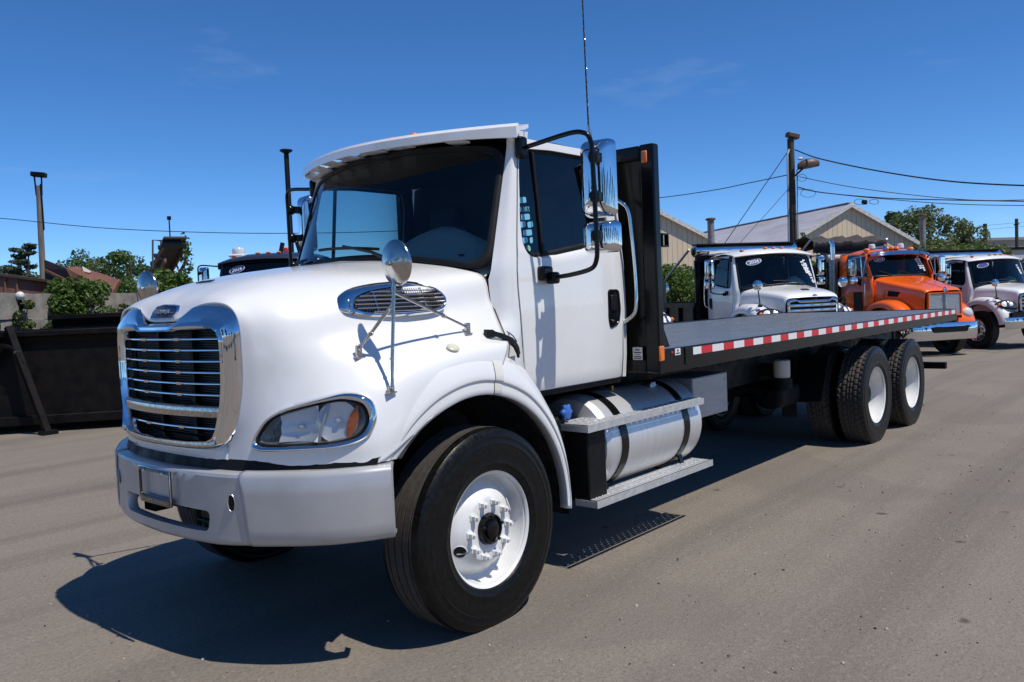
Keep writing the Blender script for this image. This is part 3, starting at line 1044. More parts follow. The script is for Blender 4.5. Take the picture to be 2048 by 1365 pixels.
# --- cab
def wz(z):
    return interp(z, [1.10, 1.30, 1.60, 1.88, 2.0, 2.3, 2.6, 2.70], [1.005, 1.022, 1.030, 1.024, 1.012, .985, .950, .935])
DOOR = [(.60, 2.605), (.545, 2.35), (.49, 2.05), (.460, 1.86), (.458, 1.75), (.468, 1.58), (.478, 1.45), (.488, 1.33), (.505, 1.21), (.535, 1.152), (1.49, 1.152), (1.505, 1.17), (1.515, 1.6), (1.515, 2.1), (1.495, 2.45), (1.47, 2.60), (1.44, 2.625), (1.0, 2.633), (.64, 2.628)]
WIN = rounded([(.600, 2.565), (.565, 2.40), (.528, 2.15), (.530, 2.02), (.560, 1.955), (.64, 1.935), (.80, 1.958), (1.18, 2.018), (1.37, 2.048), (1.41, 2.09), (1.41, 2.45), (1.37, 2.585), (.9, 2.585)], .035, 3)
WC = (.98, 2.28)
def door(sgn):
    O, I = ring_pair(DOOR, WIN, WC, 50)
    e = empty('door', (0, 0, 0), 0, TR)
    b = MB()
    rows = []
    rows.append([(x, sgn * (wz(z) - .03), z) for x, z in O])
    for t in (0, .012, .1, .22, .4, .55, .7, .82, .91, .95):
        rows.append([(x, sgn * (wz(z) + (.003 if t > 0 else -.002) + (.008 * max(0, 1 - abs(z - 1.96) / .05) * .4)), z) for x, z in lerp2(O, I, t)])
    rows.append([(x, sgn * (wz(z) - .012), z) for x, z in lerp2(O, I, .985)])
    rows.append([(x, sgn * (wz(z) - .03), z) for x, z in I])
    b.loft(rows, True)
    b.build('door_panel', WHITE, e, smooth=40)
    # window seal
    b = MB()
    I2 = [(WC[0] + (x - WC[0]) * .955, WC[1] + (z - WC[1]) * .935) for x, z in I]
    b.loft([[(x, sgn * (wz(z) - .011), z) for x, z in lerp2(O, I, .975)], [(x, sgn * (wz(z) - .006), z) for x, z in lerp2(I, I2, .3)], [(x, sgn * (wz(z) - .016), z) for x, z in I2]], True)
    b.build('window_seal', GASKET, e, smooth=40)
    b = MB()
    rows = [[(WC[0] + (x - WC[0]) * t, sgn * (wz(WC[1] + (z - WC[1]) * t) - .018), WC[1] + (z - WC[1]) * t) for x, z in I2] for t in (1, .66, .33)]
    b.loft(rows, True); b.fan(rows[-1], (WC[0], sgn * (wz(WC[1]) - .018), WC[1]))
    b.build('window_pane', SGLASS, e, smooth=60)
    b = MB()
    b.bar((.735, sgn * (wz(2.56) - .012), 2.56), (.722, sgn * (wz(1.96) - .012), 1.955), .020, .022, (1, 0, 0))
    b.build('vent_divider', GASKET, e, smooth=0, bevel=.004)
    # inner door trim
    b = MB()
    I3 = [(WC[0] + (x - WC[0]) * 1.03, WC[1] + (z - WC[1]) * 1.03) for x, z in I]
    b.loft([[(x, sgn * (wz(z) - .045), z) for x, z in lerp2(O, I3, .03)], [(x, sgn * (wz(z) - .055), z) for x, z in lerp2(O, I3, .5)], [(x, sgn * (wz(z) - .05), z) for x, z in I3], [(x, sgn * (wz(z) - .028), z) for x, z in I3]], True)
    b.build('inner_trim', TRIM, e, smooth=40)
    # black gap behind the joints
    b = MB()
    OO = [(1.0 + (x - 1.0) * 1.02 , 1.9 + (z - 1.9) * 1.012) for x, z in O]
    OI = [(1.0 + (x - 1.0) * .95, 1.9 + (z - 1.9) * .96) for x, z in O]
    b.loft([[(x, sgn * (wz(z) - .014), z) for x, z in OO], [(x, sgn * (wz(z) - .016), z) for x, z in OI]], True)
    b.build('door_seal', GASKET, e, smooth=40)
    # handle: dark recess with a paddle
    hp = rounded([(1.345, 1.735), (1.475, 1.735), (1.485, 1.60), (1.465, 1.505), (1.36, 1.475), (1.34, 1.54)], .03, 4)
    b = MB()
    cc = (1.41, 1.61)
    h2 = [(cc[0] + (x - cc[0]) * .82, cc[1] + (z - cc[1]) * .86) for x, z in hp]
    b.loft([[(x, sgn * (wz(z) + .002), z) for x, z in hp], [(x, sgn * (wz(z) + .010), z) for x, z in lerp2(hp, h2, .3)], [(x, sgn * (wz(z) + .009), z) for x, z in lerp2(hp, h2, .7)], [(x, sgn * (wz(z) + .0035), z) for x, z in h2]], True)
    b.fan([(x, sgn * (wz(z) + .0035), z) for x, z in h2], (cc[0], sgn * (wz(1.61) + .0035), 1.61))
    h = b.build('door_handle', BLACKP, e, smooth=40)
    b = MB(); b.box((1.408, sgn * (1.034), 1.645), (.070, .018, .105)); b.build('handle_paddle', BLACKT, e, bevel=.008)
    b = MB(); b.lathe([(0, .012), (.006, .012), (.007, .001)], (1.40, sgn * 1.033, 1.525), (0, sgn, 0), 16); b.build('lock_cylinder', STEEL, e)
    return e
D1 = door(-1)
D2 = door(1)

# windshield: curved sheet
def ws(u, v, off=0.):
    au = abs(u)
    x = .035 + .315 * v + (.285 - .085 * v) * au ** 2.1
    z = (1.965 - .115 * au ** 2.2) * (1 - v) + (2.635 - .055 * au ** 2) * v
    w = u * (.944 - .040 * v)
    return Vector((x - off * .93, w - off * .2 * u * -1 * 0, z + off * .35))
def wloop(du, dv, r=.12, k=6):
    """rounded rectangle in u,v"""
    pts = rounded([(-1 + du, 0 + dv), (1 - du, 0 + dv), (1 - du, 1 - dv), (-1 + du, 1 - dv)], r, k)
    out = []
    n = len(pts)
    for i in range(n):
        a, b_ = pts[i], pts[(i+1) % n]
        d = math.hypot(a[0] - b_[0], a[1] - b_[1])
        m = max(1, int(d / .10))
        for j in range(m):
            out.append((a[0] + (b_[0]-a[0]) * j / m, a[1] + (b_[1]-a[1]) * j / m))
    return out
lo, li = wloop(0, 0, .16), wloop(.036, .050, .15)
O, I = ring_pair(lo, li, (0, .5), 90)
b = MB()
b.loft([[ws(u, v, -.02) for u, v in O], [ws(u, v, .004) for u, v in O], [ws(u, v, .012) for u, v in lerp2(O, I, .4)], [ws(u, v, .008) for u, v in lerp2(O, I, .9)], [ws(u, v, -.006) for u, v in I]], True)
b.build('windshield_seal', GASKET, TR, smooth=45)
b = MB()
rows = []
for t in (0, .15, .3, .5, .7, .85, .95):
    rows.append([ws(u * (1 - t), .5 + (v - .5) * (1 - t)) for u, v in I])
b.loft(rows, True); b.fan(rows[-1], ws(0, .5))
b.build('windshield', WGLASS, TR, smooth=70)

# A pillars and cowl sides
for sgn in (1, -1):
    b = MB(); rows = []
    for i in range(29):
        z = 1.20 + (2.625 - 1.20) * i / 28
        if z > 1.853:
            v = (z - 1.85) / (2.58 - 1.85)
            p = ws(1, max(0, min(1.02, v)), -.004); p = Vector((p.x, p.y, z))
        else:
            p = Vector((interp(z, [1.2, 1.45, 1.6, 1.853], [.28, .30, .312, .316]), interp(z, [1.3, 1.5, 1.6, 1.76, 1.853], [1.03, 1.03, .955, .935, .93]), z))
        f = None
        for k in range(len(DOOR) - 1):
            (xa, za), (xb, zb) = DOOR[k], DOOR[k+1]
            if k < 9 and zb <= z <= za:
                f = xa + (xb - xa) * (z - za) / (zb - za)
        if f is None: f = .605 if z > 2 else .5
        q = Vector((f - .008, wz(z) + .001, z))
        m1 = p.lerp(q, .38) + Vector((-.004, .020, 0)); m2 = p.lerp(q, .72) + Vector((0, .014, 0))
        s5 = spline([p, m1, m2, q], 4)
        rows.append([(a.x, a.y * sgn, a.z) for a in [Vector((p.x + .03, p.y - .03, p.z))] + s5 + [Vector((q.x + .004, q.y - .03, z))]])
    b.loft(rows)
    b.build('a_pillar', WHITE, TR, smooth=45)
    # seam strip, black rubber, along the door front edge
    b = MB()
    b.tube([(x - .005, sgn * (wz(z) - .0045), z) for x, z in DOOR[0:8]], .006, 6)
    b.build('door_front_seal', GASKET, TR)
# roof
b = MB(); rows = []
NR = 28
for xi, xx in enumerate((0, .06, .16, .35, .6, .85, 1.0, 1.03)):
    row = []
    for k in range(NR + 1):
        u = -1 + 2 * k / NR
        f = ws(u * .999, 1.0)
        x0 = f.x + .005
        x1 = 1.515
        t = min(1, xx)
        x = x0 + (x1 - x0) * t
        crown = .085 * (1 - abs(u) ** 3.2) * interp(xx, [0, .06, .16, .35, .85, 1.0], [.25, .62, .9, 1.05, 1.0, .85])
        z = interp(abs(u), [0, 1], [2.645, 2.632]) + crown
        wdt = u * .948
        if abs(u) == 1: z = 2.632
        if xx > 1: x = x1 + .012; z -= .03
        row.append((x, wdt, z))
    rows.append(row)
b.loft(rows)
b.build('roof', WHITE, TR, smooth=50, solid=.01)
# rear wall with corner posts and rear strip
b = MB()
prof = [(wz(z), z) for z in (1.15, 1.3, 1.6, 1.9, 2.1, 2.3, 2.5, 2.62)] + [(.80, 2.70), (.4, 2.725), (0, 2.73)]
pts = [(1.545, w, z) for w, z in prof] + [(1.545, -w, z) for w, z in reversed(prof[:-1])]
b.prism(pts, (.012, 0, 0))
for sgn in (1, -1):
    rows = []
    for z in (1.152, 1.3, 1.6, 1.9, 2.1, 2.3, 2.5, 2.64):
        rows.append([(1.519, sgn * (wz(z) - .02), z), (1.519, sgn * (wz(z) + .001), z), (1.545, sgn * (wz(z) + .001), z), (1.558, sgn * (wz(z) - .006), z), (1.562, sgn * (wz(z) - .03), z), (1.562, sgn * (wz(z) - .2), z)])
    b.loft(rows)
b.build('rear_wall', WHITE, TR, smooth=30)
b = MB(); b.box((1.0, 0, 1.14), (1.05, 1.98, .05)); b.box((.62, 0, 1.25), (.35, 1.98, .20)); b.build('cab_floor', BLACKM, TR, smooth=0)
b = MB(); b.box((.40, 0, 1.45), (.05, 1.85, .72)); b.build('firewall', BLACKM, TR, smooth=0)
# interior
b = MB()
b.loft([[(x, w, interp(abs(w), [0, .9], [2.66, 2.615])) for w in (-.92, -.7, -.3, 0, .3, .7, .92)] for x in (.62, 1.0, 1.5)]); b.build('headliner', TRIM, TR)
b = MB(); b.prism([(1.522, p[1] * .985, p[2] - .012) for p in pts], (.014, 0, 0)); b.build('rear_trim', TRIM, TR, smooth=0)
b = MB()
rows = []
for k in range(25):
    w = -.90 + 1.8 * k / 24
    hump = .205 * math.exp(-((w + .46) / .30) ** 2) + .03 * math.exp(-((w - .5) / .25) ** 2)
    x0 = ws(w / .93, .03).x
    rows.append([(x0 + .02, w, 1.90 - .07 * abs(w / .9) ** 2), (x0 + .10, w, 1.925 - .05 * abs(w / .9) ** 2 + hump * .25), (x0 + .24, w, 1.95 - .03 * abs(w / .9) ** 2 + hump * .85), (x0 + .34, w, 1.95 + hump), (max(x0 + .40, .66), w, 1.92 + hump * .8), (.72, w, 1.76), (.74, w, 1.45)])
b.loft(rows)
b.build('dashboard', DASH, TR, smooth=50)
b = MB(); b.lathe([(0, .075), (.006, .075), (.008, .068), (.003, .064), (.004, .001)], (.505, -.50, 2.105), (-.62, -.12, .77), 28); b.build('dash_speaker', TRIM, TR)
b = MB(); b.box((.36, -.56, 1.965), (.045, .30, .012), Matrix.Rotation(R(-8), 3, 'Y')); b.build('dash_vent', TRIM, TR, smooth=0)
for yy, nm in ((-.48, 'driver_seat'), (.48, 'passenger_seat')):
    e = empty(nm, (0, 0, 0), 0, TR)
    b = MB(); b.box((1.05, yy, 1.60), (.50, .50, .14)); b.build('cushion', TRIM, e, bevel=.04, seg=3)
    b = MB(); b.box((1.33, yy, 1.93), (.13, .48, .66), Matrix.Rotation(R(10), 3, 'Y')); b.build('backrest', TRIM, e, bevel=.05, seg=3)
    b = MB(); b.box((1.41, yy, 2.33), (.09, .28, .19), Matrix.Rotation(R(8), 3, 'Y')); b.build('headrest', TRIM, e, bevel=.035, seg=3)
b = MB()
c = Vector((.86, -.48, 1.93)); ax = Vector((-.55, 0, .83)).normalized(); q1 = Vector((0, 1, 0)); q2 = ax.cross(q1)
b.tube([c + q1 * math.cos(a) * .22 + q2 * math.sin(a) * .22 for a in [2 * math.pi * k / 32 for k in range(32)]], .014, 8, closed=True)
for a in (0, 2.1, 4.2): b.tube([c - ax * .02, c + q1 * math.cos(a) * .22 + q2 * math.sin(a) * .22], .012, 6)
b.sphere(c - ax * .02, .06, 12, 8)
b.tube([c - ax * .02, c - ax * .3], .03, 8)
b.build('steering_wheel', BLACKT, TR)
# wipers
for w0, w1 in ((-.30, .28), (.45, .82)):
    b = MB()
    p0, p1 = ws(w0 / .93, .085, .025), ws(w1 / .93, .13, .022)
    pts = [p0.lerp(p1, k / 6) for k in range(7)]
    pts = [ws((w0 + (w1 - w0) * k / 6) / .93, .085 + .05 * k / 6, .024) for k in range(7)]
    b.tube(pts, .009, 6)
    b.tube([ws((w0 - .12) / .93, -.02, .03), ws((w0 + .03) / .93, .05, .045), pts[3] + Vector((-.012, 0, .012))], [.014, .011, .008], 6)
    b.build('wiper', BLACKT, TR)

# --- sun visor
b = MB(); rows = []
NV = 40
def vis(u):
    au = abs(u)
    return .145 + .355 * au ** 1.9, 2.632 + .008 * au ** 2
for k in range(NV + 1):
    u = -1 + 2 * k / NV
    xf, zf = vis(u); w = u * 1.025
    au = abs(u)
    xr = xf + .30 - .19 * au ** 3
    zr = 2.745 - .05 * au ** 2.4
    z_end = .0
    rows.append([(xr, w, zr), (xf + (xr - xf) * .6, w, zf + (zr - zf) * .74), (xf + (xr - xf) * .25, w, zf + (zr - zf) * .46 + .004), (xf + .022, w, zf + .050), (xf, w, zf + .030), (xf + .003, w, zf - .014 - .020 * au ** 5), (xf + (xr - xf) * .3, w, zf + (zr - zf) * .30 - .006), (xf + (xr - xf) * .65, w, zf + (zr - zf) * .58 - .014), (xr, w, zr - .022)])
b.loft(rows)
b.face([0, 1, 2, 3, 4, 5, 6, 7, 8]); n0 = len(b.v) - 9; b.face([n0 + i for i in reversed(range(9))])
visor = b.build('sun_visor', WHITE, TR, smooth=40)
for w in (-.62, -.24, .0, .24, .45, .66):
    u = w / 1.005
    xf, zf = vis(u)
    f = ws(w / .895, 1.0)
    b = MB()
    b.prism([(xf + .05, w - .045, zf + .012), (f.x + .03, w - .07, f.z + .012), (f.x + .03, w + .05, f.z + .012), (xf + .05, w + .065, zf + .012)], (0, 0, .012))
    b.build('visor_bracket', WHITE, visor, smooth=0)
for w in (-.93, .93):
    f = ws(w / .90, 1.0); xf, zf = vis(w)
    b = MB(); b.prism([(xf + .02, w, zf + .0), (f.x + .10, w, f.z + .0), (f.x + .12, w, 2.67), (xf + .08, w, 2.665)], (0, .03 * (1 if w > 0 else -1), 0)); b.build('visor_end_bracket', WHITE, visor, smooth=0)
for w in (-.70, -.19, 0, .19, .70):
    u = w / 1.005; xf, zf = vis(u)
    b = MB(); b.box((xf + .36, w, 2.748 - .05 * abs(u) ** 2.4), (.10, .055, .035)); b.build('marker_light', AMBER, TR, bevel=.012)
    
# --- door mirrors
def mirror_set(sgn):
    e = empty('mirror_assembly', (0, 0, 0), 0, TR)
    Y = lambda y: sgn * y
    b = MB()
    b.box((.585, Y(.985), 2.565), (.075, .05, .125)); b.build('upper_bracket', BLACKP, e, bevel=.018, seg=3)
    b = MB()
    b.box((.685, Y(1.045), 1.838), (.10, .055, .085)); b.box((.72, Y(1.075), 1.81), (.06, .07, .07)); b.build('lower_bracket', BLACKP, e, bevel=.016, seg=3)
    pts = [(.60, 1.0, 2.565), (.60, 1.08, 2.572), (.618, 1.30, 2.598), (.632, 1.385, 2.592), (.645, 1.425, 2.555), (.652, 1.433, 2.45), (.655, 1.436, 2.2), (.658, 1.438, 1.98), (.66, 1.428, 1.89), (.665, 1.385, 1.845), (.69, 1.24, 1.822), (.715, 1.09, 1.812)]
    sp = spline(pts, 4)
    b = MB(); b.tube([(p.x, Y(p.y), p.z) for p in sp], .0135, 12); b.build('mirror_arm', BLACKP, e, smooth=60)
    # heads: chrome shells with glass facing back
    def head(zc, w, h, d, nm, yc=1.375, xg=.815):
        outl = rounded([(-w/2, -h/2), (w/2, -h/2), (w/2, h/2), (-w/2, h/2)], min(w, h) * .22, 5)
        fx = lambda s: None
        b = MB(); rows = []
        yw = R(9) * sgn
        def PP(dx, a, c_):
            # a across, c_ up, dx forward of glass
            return (xg - dx + a * .16, Y(yc + a), zc + c_)
        for sc, dx in ((1.0, 0), (1.0, .025), (.97, .045), (.90, .062), (.76, .078), (.5, .090), (.2, .095)):
            rows.append([PP(dx * d, a * sc, c_ * (sc if sc > .9 else sc * .55 + .44)) for a, c_ in outl])
        b.loft(rows, True); b.fan(rows[-1], PP(.096 * d, 0, 0))
        b.build(nm, CHROME, e, smooth=50)
        b = MB(); b.fan([PP(-.002, a * .97, c_ * .985) for a, c_ in outl], PP(-.002, 0, 0)); b.build(nm + '_glass', mat('mirror_glass', (.8, .8, .8), .01, metal=1.0), e, smooth=0)
        for zz in (zc + h * .24, zc - h * .26) if h > .3 else (zc,):
            b = MB(); b.sphere((.675, Y(1.425), zz), .035, 12, 8, sc=(1.2, .8, 1.1)); b.box((.73, Y(1.41), zz), (.09, .05, .05)); b.build('mirror_clamp', BLACKP, e)
    head(2.355, .19, .435, 1.0, 'main_mirror')
    head(2.025, .20, .180, 1.15, 'convex_mirror', 1.388, .815)
    return e
MS1 = mirror_set(-1)
MS2 = mirror_set(1)
# antenna on the driver's mirror
b = MB()
A0 = Vector((.70, -1.385, 2.60))
b.tube([A0 + Vector((.0, 0, -.03)), A0 + Vector((0, 0, .0))], .014, 10)
b.tube([A0, A0 + Vector((-.002, .003, .04))], .007, 8)
an = b.build('antenna', STEEL, MS1)
b = MB(); b.tube([A0 + Vector((-.002, .003, .04)), A0 + Vector((-.004, .006, .3)), A0 + Vector((-.010, .014, 1.45))], [.0045, .004, .003], 8); b.build('antenna_whip', BLACKT, MS1)
b = MB()
wp = []
for k in range(700):
    t = k / 700; a = k * .9
    base = A0 + Vector((-.002 - .008 * t, .003 + .011 * t, .04 + 1.40 * t)); r = .0052 - .0018 * t
    wp.append(base + Vector((math.cos(a * .35) * r, math.sin(a * .35) * r, 0)))
b.tube(wp, .0011, 4); b.build('antenna_coil', STEEL, MS1)
b = MB(); b.tube(spline([A0 + Vector((0, 0, -.03)), A0 + Vector((-.01, -.03, -.06)), A0 + Vector((-.02, -.035, -.11)), A0 + Vector((-.035, -.04, -.14))], 5), .004, 6); b.build('antenna_cable', BLACKT, MS1)

# --- chrome grab handle behind the door
for sgn in (-1, 1):
    b = MB()
    sp = spline([(1.52, 1.0, 2.325), (1.528, 1.045, 2.30), (1.54, 1.085, 2.245), (1.548, 1.10, 2.10), (1.56, 1.112, 1.80), (1.555, 1.112, 1.62), (1.545, 1.09, 1.555), (1.53, 1.02, 1.51)], 5)
    b.tube([(p.x, sgn * p.y, p.z) for p in sp], .0135, 12)
    b.sphere((1.528, sgn * 1.022, 1.505), .016, 10, 7); b.sphere((1.52, sgn * 1.008, 2.33), .016, 10, 7)
    b.build('grab_handle', CHROME, TR, smooth=60)

# --- hood side vents
VENT = [(-.635, 1.690), (-.60, 1.745), (-.50, 1.785), (-.35, 1.807), (-.18, 1.812), (-.07, 1.79), (-.02, 1.735), (-.035, 1.675), (-.09, 1.645), (-.22, 1.632), (-.40, 1.628), (-.55, 1.638), (-.62, 1.660)]
def hood_w(x, z):
    """half width of the hood skin at (x, z), upper side region"""
    best = None
    for r in HG:
        for p in r[27:64]:
            d = (p.x - x) ** 2 + (p.z - z) ** 2
            if best is None or d < best[0]: best = (d, p.y, p)
    num = den = 0
    for r in HG:
        for p in r[27:64]:
            d = (p.x - x) ** 2 + (p.z - z) ** 2
            if d < .004:
                k = 1 / (d + 1e-5); num += k * p.y; den += k
    return num / den if den else best[1]
VC = (-.31, 1.715)
vo = [(p.x, p.y) for p in spline([(a, b_, 0) for a, b_ in VENT], 4, True)]
vi = [(VC[0] + (x - VC[0]) * .85 + .02, VC[1] + (z - VC[1]) * .68) for x, z in vo]
vw = {}
def VW(x, z):
    k = (round(x, 2), round(z, 2))
    if k not in vw: vw[k] = hood_w(*k)
    return vw[k]
# smooth plane fit of the skin under the vent
sx = [VW(x, VC[1]) for x in (-.6, -.45, -.3, -.15, -.03)]
sz = [VW(VC[0], z) for z in (1.63, 1.67, 1.715, 1.76, 1.80)]
def vent_w(x, z):
    return interp(x, [-.65, -.45, -.3, -.15, 0.0], sx) + interp(z, [1.63, 1.67, 1.715, 1.76, 1.80], sz) - sz[2]
for sgn in (-1, 1):
    e = empty('hood_vent', (0, 0, 0), 0, TR)
    b = MB(); rows = []
    for t, off in ((-.05, -.012), (0, .010), (.15, .028), (.5, .036), (.85, .033), (1.0, .020)):
        rows.append([(x, sgn * (vent_w(x, z) + off), z) for x, z in lerp2(vo, vi, t)])
    b.loft(rows, True); b.build('vent_bezel', CHROME, e, smooth=45)
    b = MB(); b.fan([(x, sgn * (vent_w(x, z) + .021), z) for x, z in vi], (VC[0], sgn * (vent_w(*VC) + .022), VC[1])); b.build('vent_backing', BLACKM, e, smooth=60)
    angs_z = [1.661, 1.681, 1.701, 1.721, 1.741, 1.761]
    def xr(z):
        xs = []
        n = len(vi)
        for i in range(n):
            (x1, z1), (x2, z2) = vi[i], vi[(i+1) % n]
            if (z1 - z) * (z2 - z) < 0: xs.append(x1 + (x2 - x1) * (z - z1) / (z2 - z1))
        return (min(xs), max(xs)) if len(xs) >= 2 else None
    for z in angs_z:
        r = xr(z)
        if not r: continue
        b = MB(); K = 12
        b.tube([(r[0] + (r[1] - r[0]) * k / K, sgn * (vent_w(r[0] + (r[1] - r[0]) * k / K, z) + .034), z) for k in range(K + 1)], .0036, 6)
        b.build('vent_slat', CHROME, e)
    b = MB()
    for k in range(44):
        x = -.60 + k * .0135
        zz = [z for z in [1.650 + .005 * j for j in range(26)] if xr(z) and xr(z)[0] < x < xr(z)[1]]
        if len(zz) > 2: b.bar((x, sgn * (vent_w(x, zz[0]) + .027), zz[0]), (x, sgn * (vent_w(x, zz[-1]) + .027), zz[-1]), .0025, .004, (1, 0, 0))
    o = b.build('vent_mesh', STEEL, e, smooth=0); o['kind'] = 'stuff'
    for x in (-.45, -.17):
        b = MB()
        zz = [z for z in [1.650 + .005 * j for j in range(26)] if xr(z) and xr(z)[0] < x < xr(z)[1]]
        b.bar((x - .004, sgn * (vent_w(x, zz[0]) + .033), zz[0]), (x + .006, sgn * (vent_w(x, zz[-1]) + .033), zz[-1]), .008, .006, (1, 0, 0)); b.build('vent_stay', CHROME, e, smooth=0)

# --- convex mirrors on the fenders
def fender_mirror(sgn, dx=0.):
    e = empty('fender_mirror', (dx, 0, -abs(dx) * .25), 0, TR)
    A, B, C_ = Vector((-.60, 1.112, 1.302)), Vector((-.645, .958, 1.455)), Vector((.02, 1.036, 1.528))
    T = Vector((-.545, 1.125, 1.865))
    f = lambda p: (p[0], sgn * p[1], p[2])
    b = MB(); b.tube([f(A + Vector((0, .02, .0))), f(A.lerp(T, .25) + Vector((0, .012, 0))), f(T)], .0085, 10)
    for k in (.24, .60, .72, .82): b.tube([f(A.lerp(T, k) + Vector((0, .012 * (1-k), 0))), f(A.lerp(T, k + .012) + Vector((0, .012 * (1 - k), 0)))], .0115, 10)
    b.build('mirror_post', STEEL, e, smooth=40)
    for F, k in ((B, .70), (C_, .80)):
        p, q = F + Vector((0, .0, .03)), A.lerp(T, k)
        b = MB(); b.tube([f(p), f(p.lerp(q, .34))], .0062, 8); b.tube([f(p.lerp(q, .34)), f(q)], .0085, 8)
        b.tube([f(p.lerp(q, .33)), f(p.lerp(q, .36))], .0115, 8); b.sphere(f(p.lerp(q, .35) + Vector((0, .012, .0))), .007, 8, 6)
        b.build('mirror_strut', STEEL, e, smooth=40)
    for F, h in ((A + Vector((0, .012, -.012)), .02), (B, .045), (C_, .045)):
        b = MB(); b.box(f(F + Vector((0, 0, h * .45))), (.030, .018, h + .02)); b.box(f(F + Vector((0, 0, -.004))), (.05, .03, .008)); b.sphere(f(F + Vector((-.004, .012, h * .6))), .008, 8, 6)
        b.build('mirror_foot', STEEL, e, bevel=.003)
    # round back, a shallow cone with a centre bolt
    c = Vector((-.545, 1.135, 1.885)); ax = Vector((-.985, -.10, -.06)).normalized()
    c, ax2 = Vector(f(c)), Vector(f(ax))
    b = MB()
    b.lathe([(-.016, .101), (-.014, .107), (-.004, .109), (.002, .106), (.010, .092), (.020, .062), (.028, .032), (.032, .016), (.034, .001)], c, ax2, 48)
    b.build('mirror_back', STEEL, e, smooth=50)
    b = MB(); b.lathe([(-.0135, .102), (-.018, .07), (-.020, .001)], c, ax2, 40); b.build('mirror_glass', MATS['mirror_glass'], e, smooth=60)
    b = MB(); b.lathe([(.030, .013), (.046, .012), (.048, .006), (.058, .006), (.059, .001)], c, ax2, 10); b.build('centre_bolt', CHROME_OLD, e, smooth=0)
    b = MB(); b.tube([f(T), c + ax2 * .04], .008, 8); b.build('mirror_clamp', STEEL, e)
    return e
fender_mirror(-1)
fender_mirror(1, -.09)
b = MB(); b.prism([(-.855, .12, 1.850), (-.855, -.03, 1.852), (-.835, -.04, 1.859), (-.835, .10, 1.857)], (0, 0, .005)); b.build('hood_slit', BLACKT, hood, smooth=0)

# --- side marker, hood latch
for sgn in (-1, 1):
    c = Vector((-.158, sgn * 1.099, 1.460)); nn = Vector((-.11, sgn * .57, .81)).normalized()
    t1 = nn.cross(Vector((0, 0, 1))).normalized(); t2 = nn.cross(t1)
    b = MB()
    rows = []
    for h, r in ((-.006, 1.0), (.005, 1.0), (.009, .9), (.0115, .6), (.0125, .2)):
        rows.append([c + nn * h + t1 * math.cos(a) * .036 * r + t2 * math.sin(a) * .030 * r for a in [2 * math.pi * k / 28 for k in range(28)]])
    b.loft(rows, True); b.fan(rows[-1], c + nn * .0125)
    b.build('side_marker', PALE, TR, smooth=60)
    b = MB()
    f = lambda p: (p[0], sgn * p[1], p[2])
    pts = [f(p) for p in ((.13, 1.060, 1.520), (.20, 1.085, 1.508), (.28, 1.098, 1.475), (.345, 1.092, 1.430), (.385, 1.07, 1.395))]
    rows = []
    for k, p in enumerate(spline(pts, 4)):
        hw = interp(k, [0, 2, 3, 7, 9, 16], [.020, .022, .013, .014, .02, .008])
        rows.append([(p.x, p.y - sgn * .012, p.z + hw), (p.x, p.y + sgn * .014, p.z + hw), (p.x, p.y + sgn * .016, p.z - hw), (p.x, p.y - sgn * .012, p.z - hw)])
    b.loft(rows, True); b.face([0, 1, 2, 3]); n0 = len(b.v) - 4; b.face([n0 + 3, n0 + 2, n0 + 1, n0])
    b.tube([f((.30, 1.108, 1.450)), f((.345, 1.10, 1.395)), f((.36, 1.09, 1.375))], .010, 6)
    b.build('hood_latch', BLACKT, TR, bevel=.003)
    b = MB(); b.tube(spline([f(p) for p in ((.305, .965, 1.560), (.33, 1.0, 1.535), (.345, 1.06, 1.50), (.335, 1.105, 1.462))], 5), .004, 6); b.build('latch_wire', STEEL, TR)
    # narrow hood rear rubber
    b = MB(); b.tube([(p.x + .010, sgn * (p.y - .008), p.z - .004) for p in HG[-1][10:60]], .011, 6); b.build('hood_rear_seal', GASKET, TR)

# --- engine bay, chassis
b = MB(); b.box((-.35, 0, 1.15), (1.25, 1.02, .98)); b.build('engine', BLACKM, TR, bevel=.03)
b = MB(); b.lathe([(-.78, .06), (.78, .06)], (0, 0, .45), (0, 1, 0), 12); b.box((0, 0, .48), (.12, 1.6, .10)); b.build('front_axle', BLACKM, TR)
for w in (-.43, .43):
    b = MB(); b.box((4.15, w, .90), (10.3, .085, .26)); b.build('frame_rail', BLACKM, TR, smooth=0)
for xx in (AX, AX2):
    b = MB(); b.lathe([(-.75, .09), (.75, .09)], (xx, 0, .509), (0, 1, 0), 16); b.sphere((xx, 0, .53), .24, 16, 10); b.build('rear_axle', BLACKM, TR)
b = MB(); b.tube([(1.2, 0, .75), (AX, 0, .58)], .06, 12); b.build('drive_shaft', BLACKM, TR)
for w in (-.43, .43):
    b = MB(); b.box((AX + .664, w, .72), (1.9, .08, .07)); b.box((AX + .664, w, .80), (.3, .12, .2)); b.build('walking_beam', BLACKM, TR, bevel=.01)

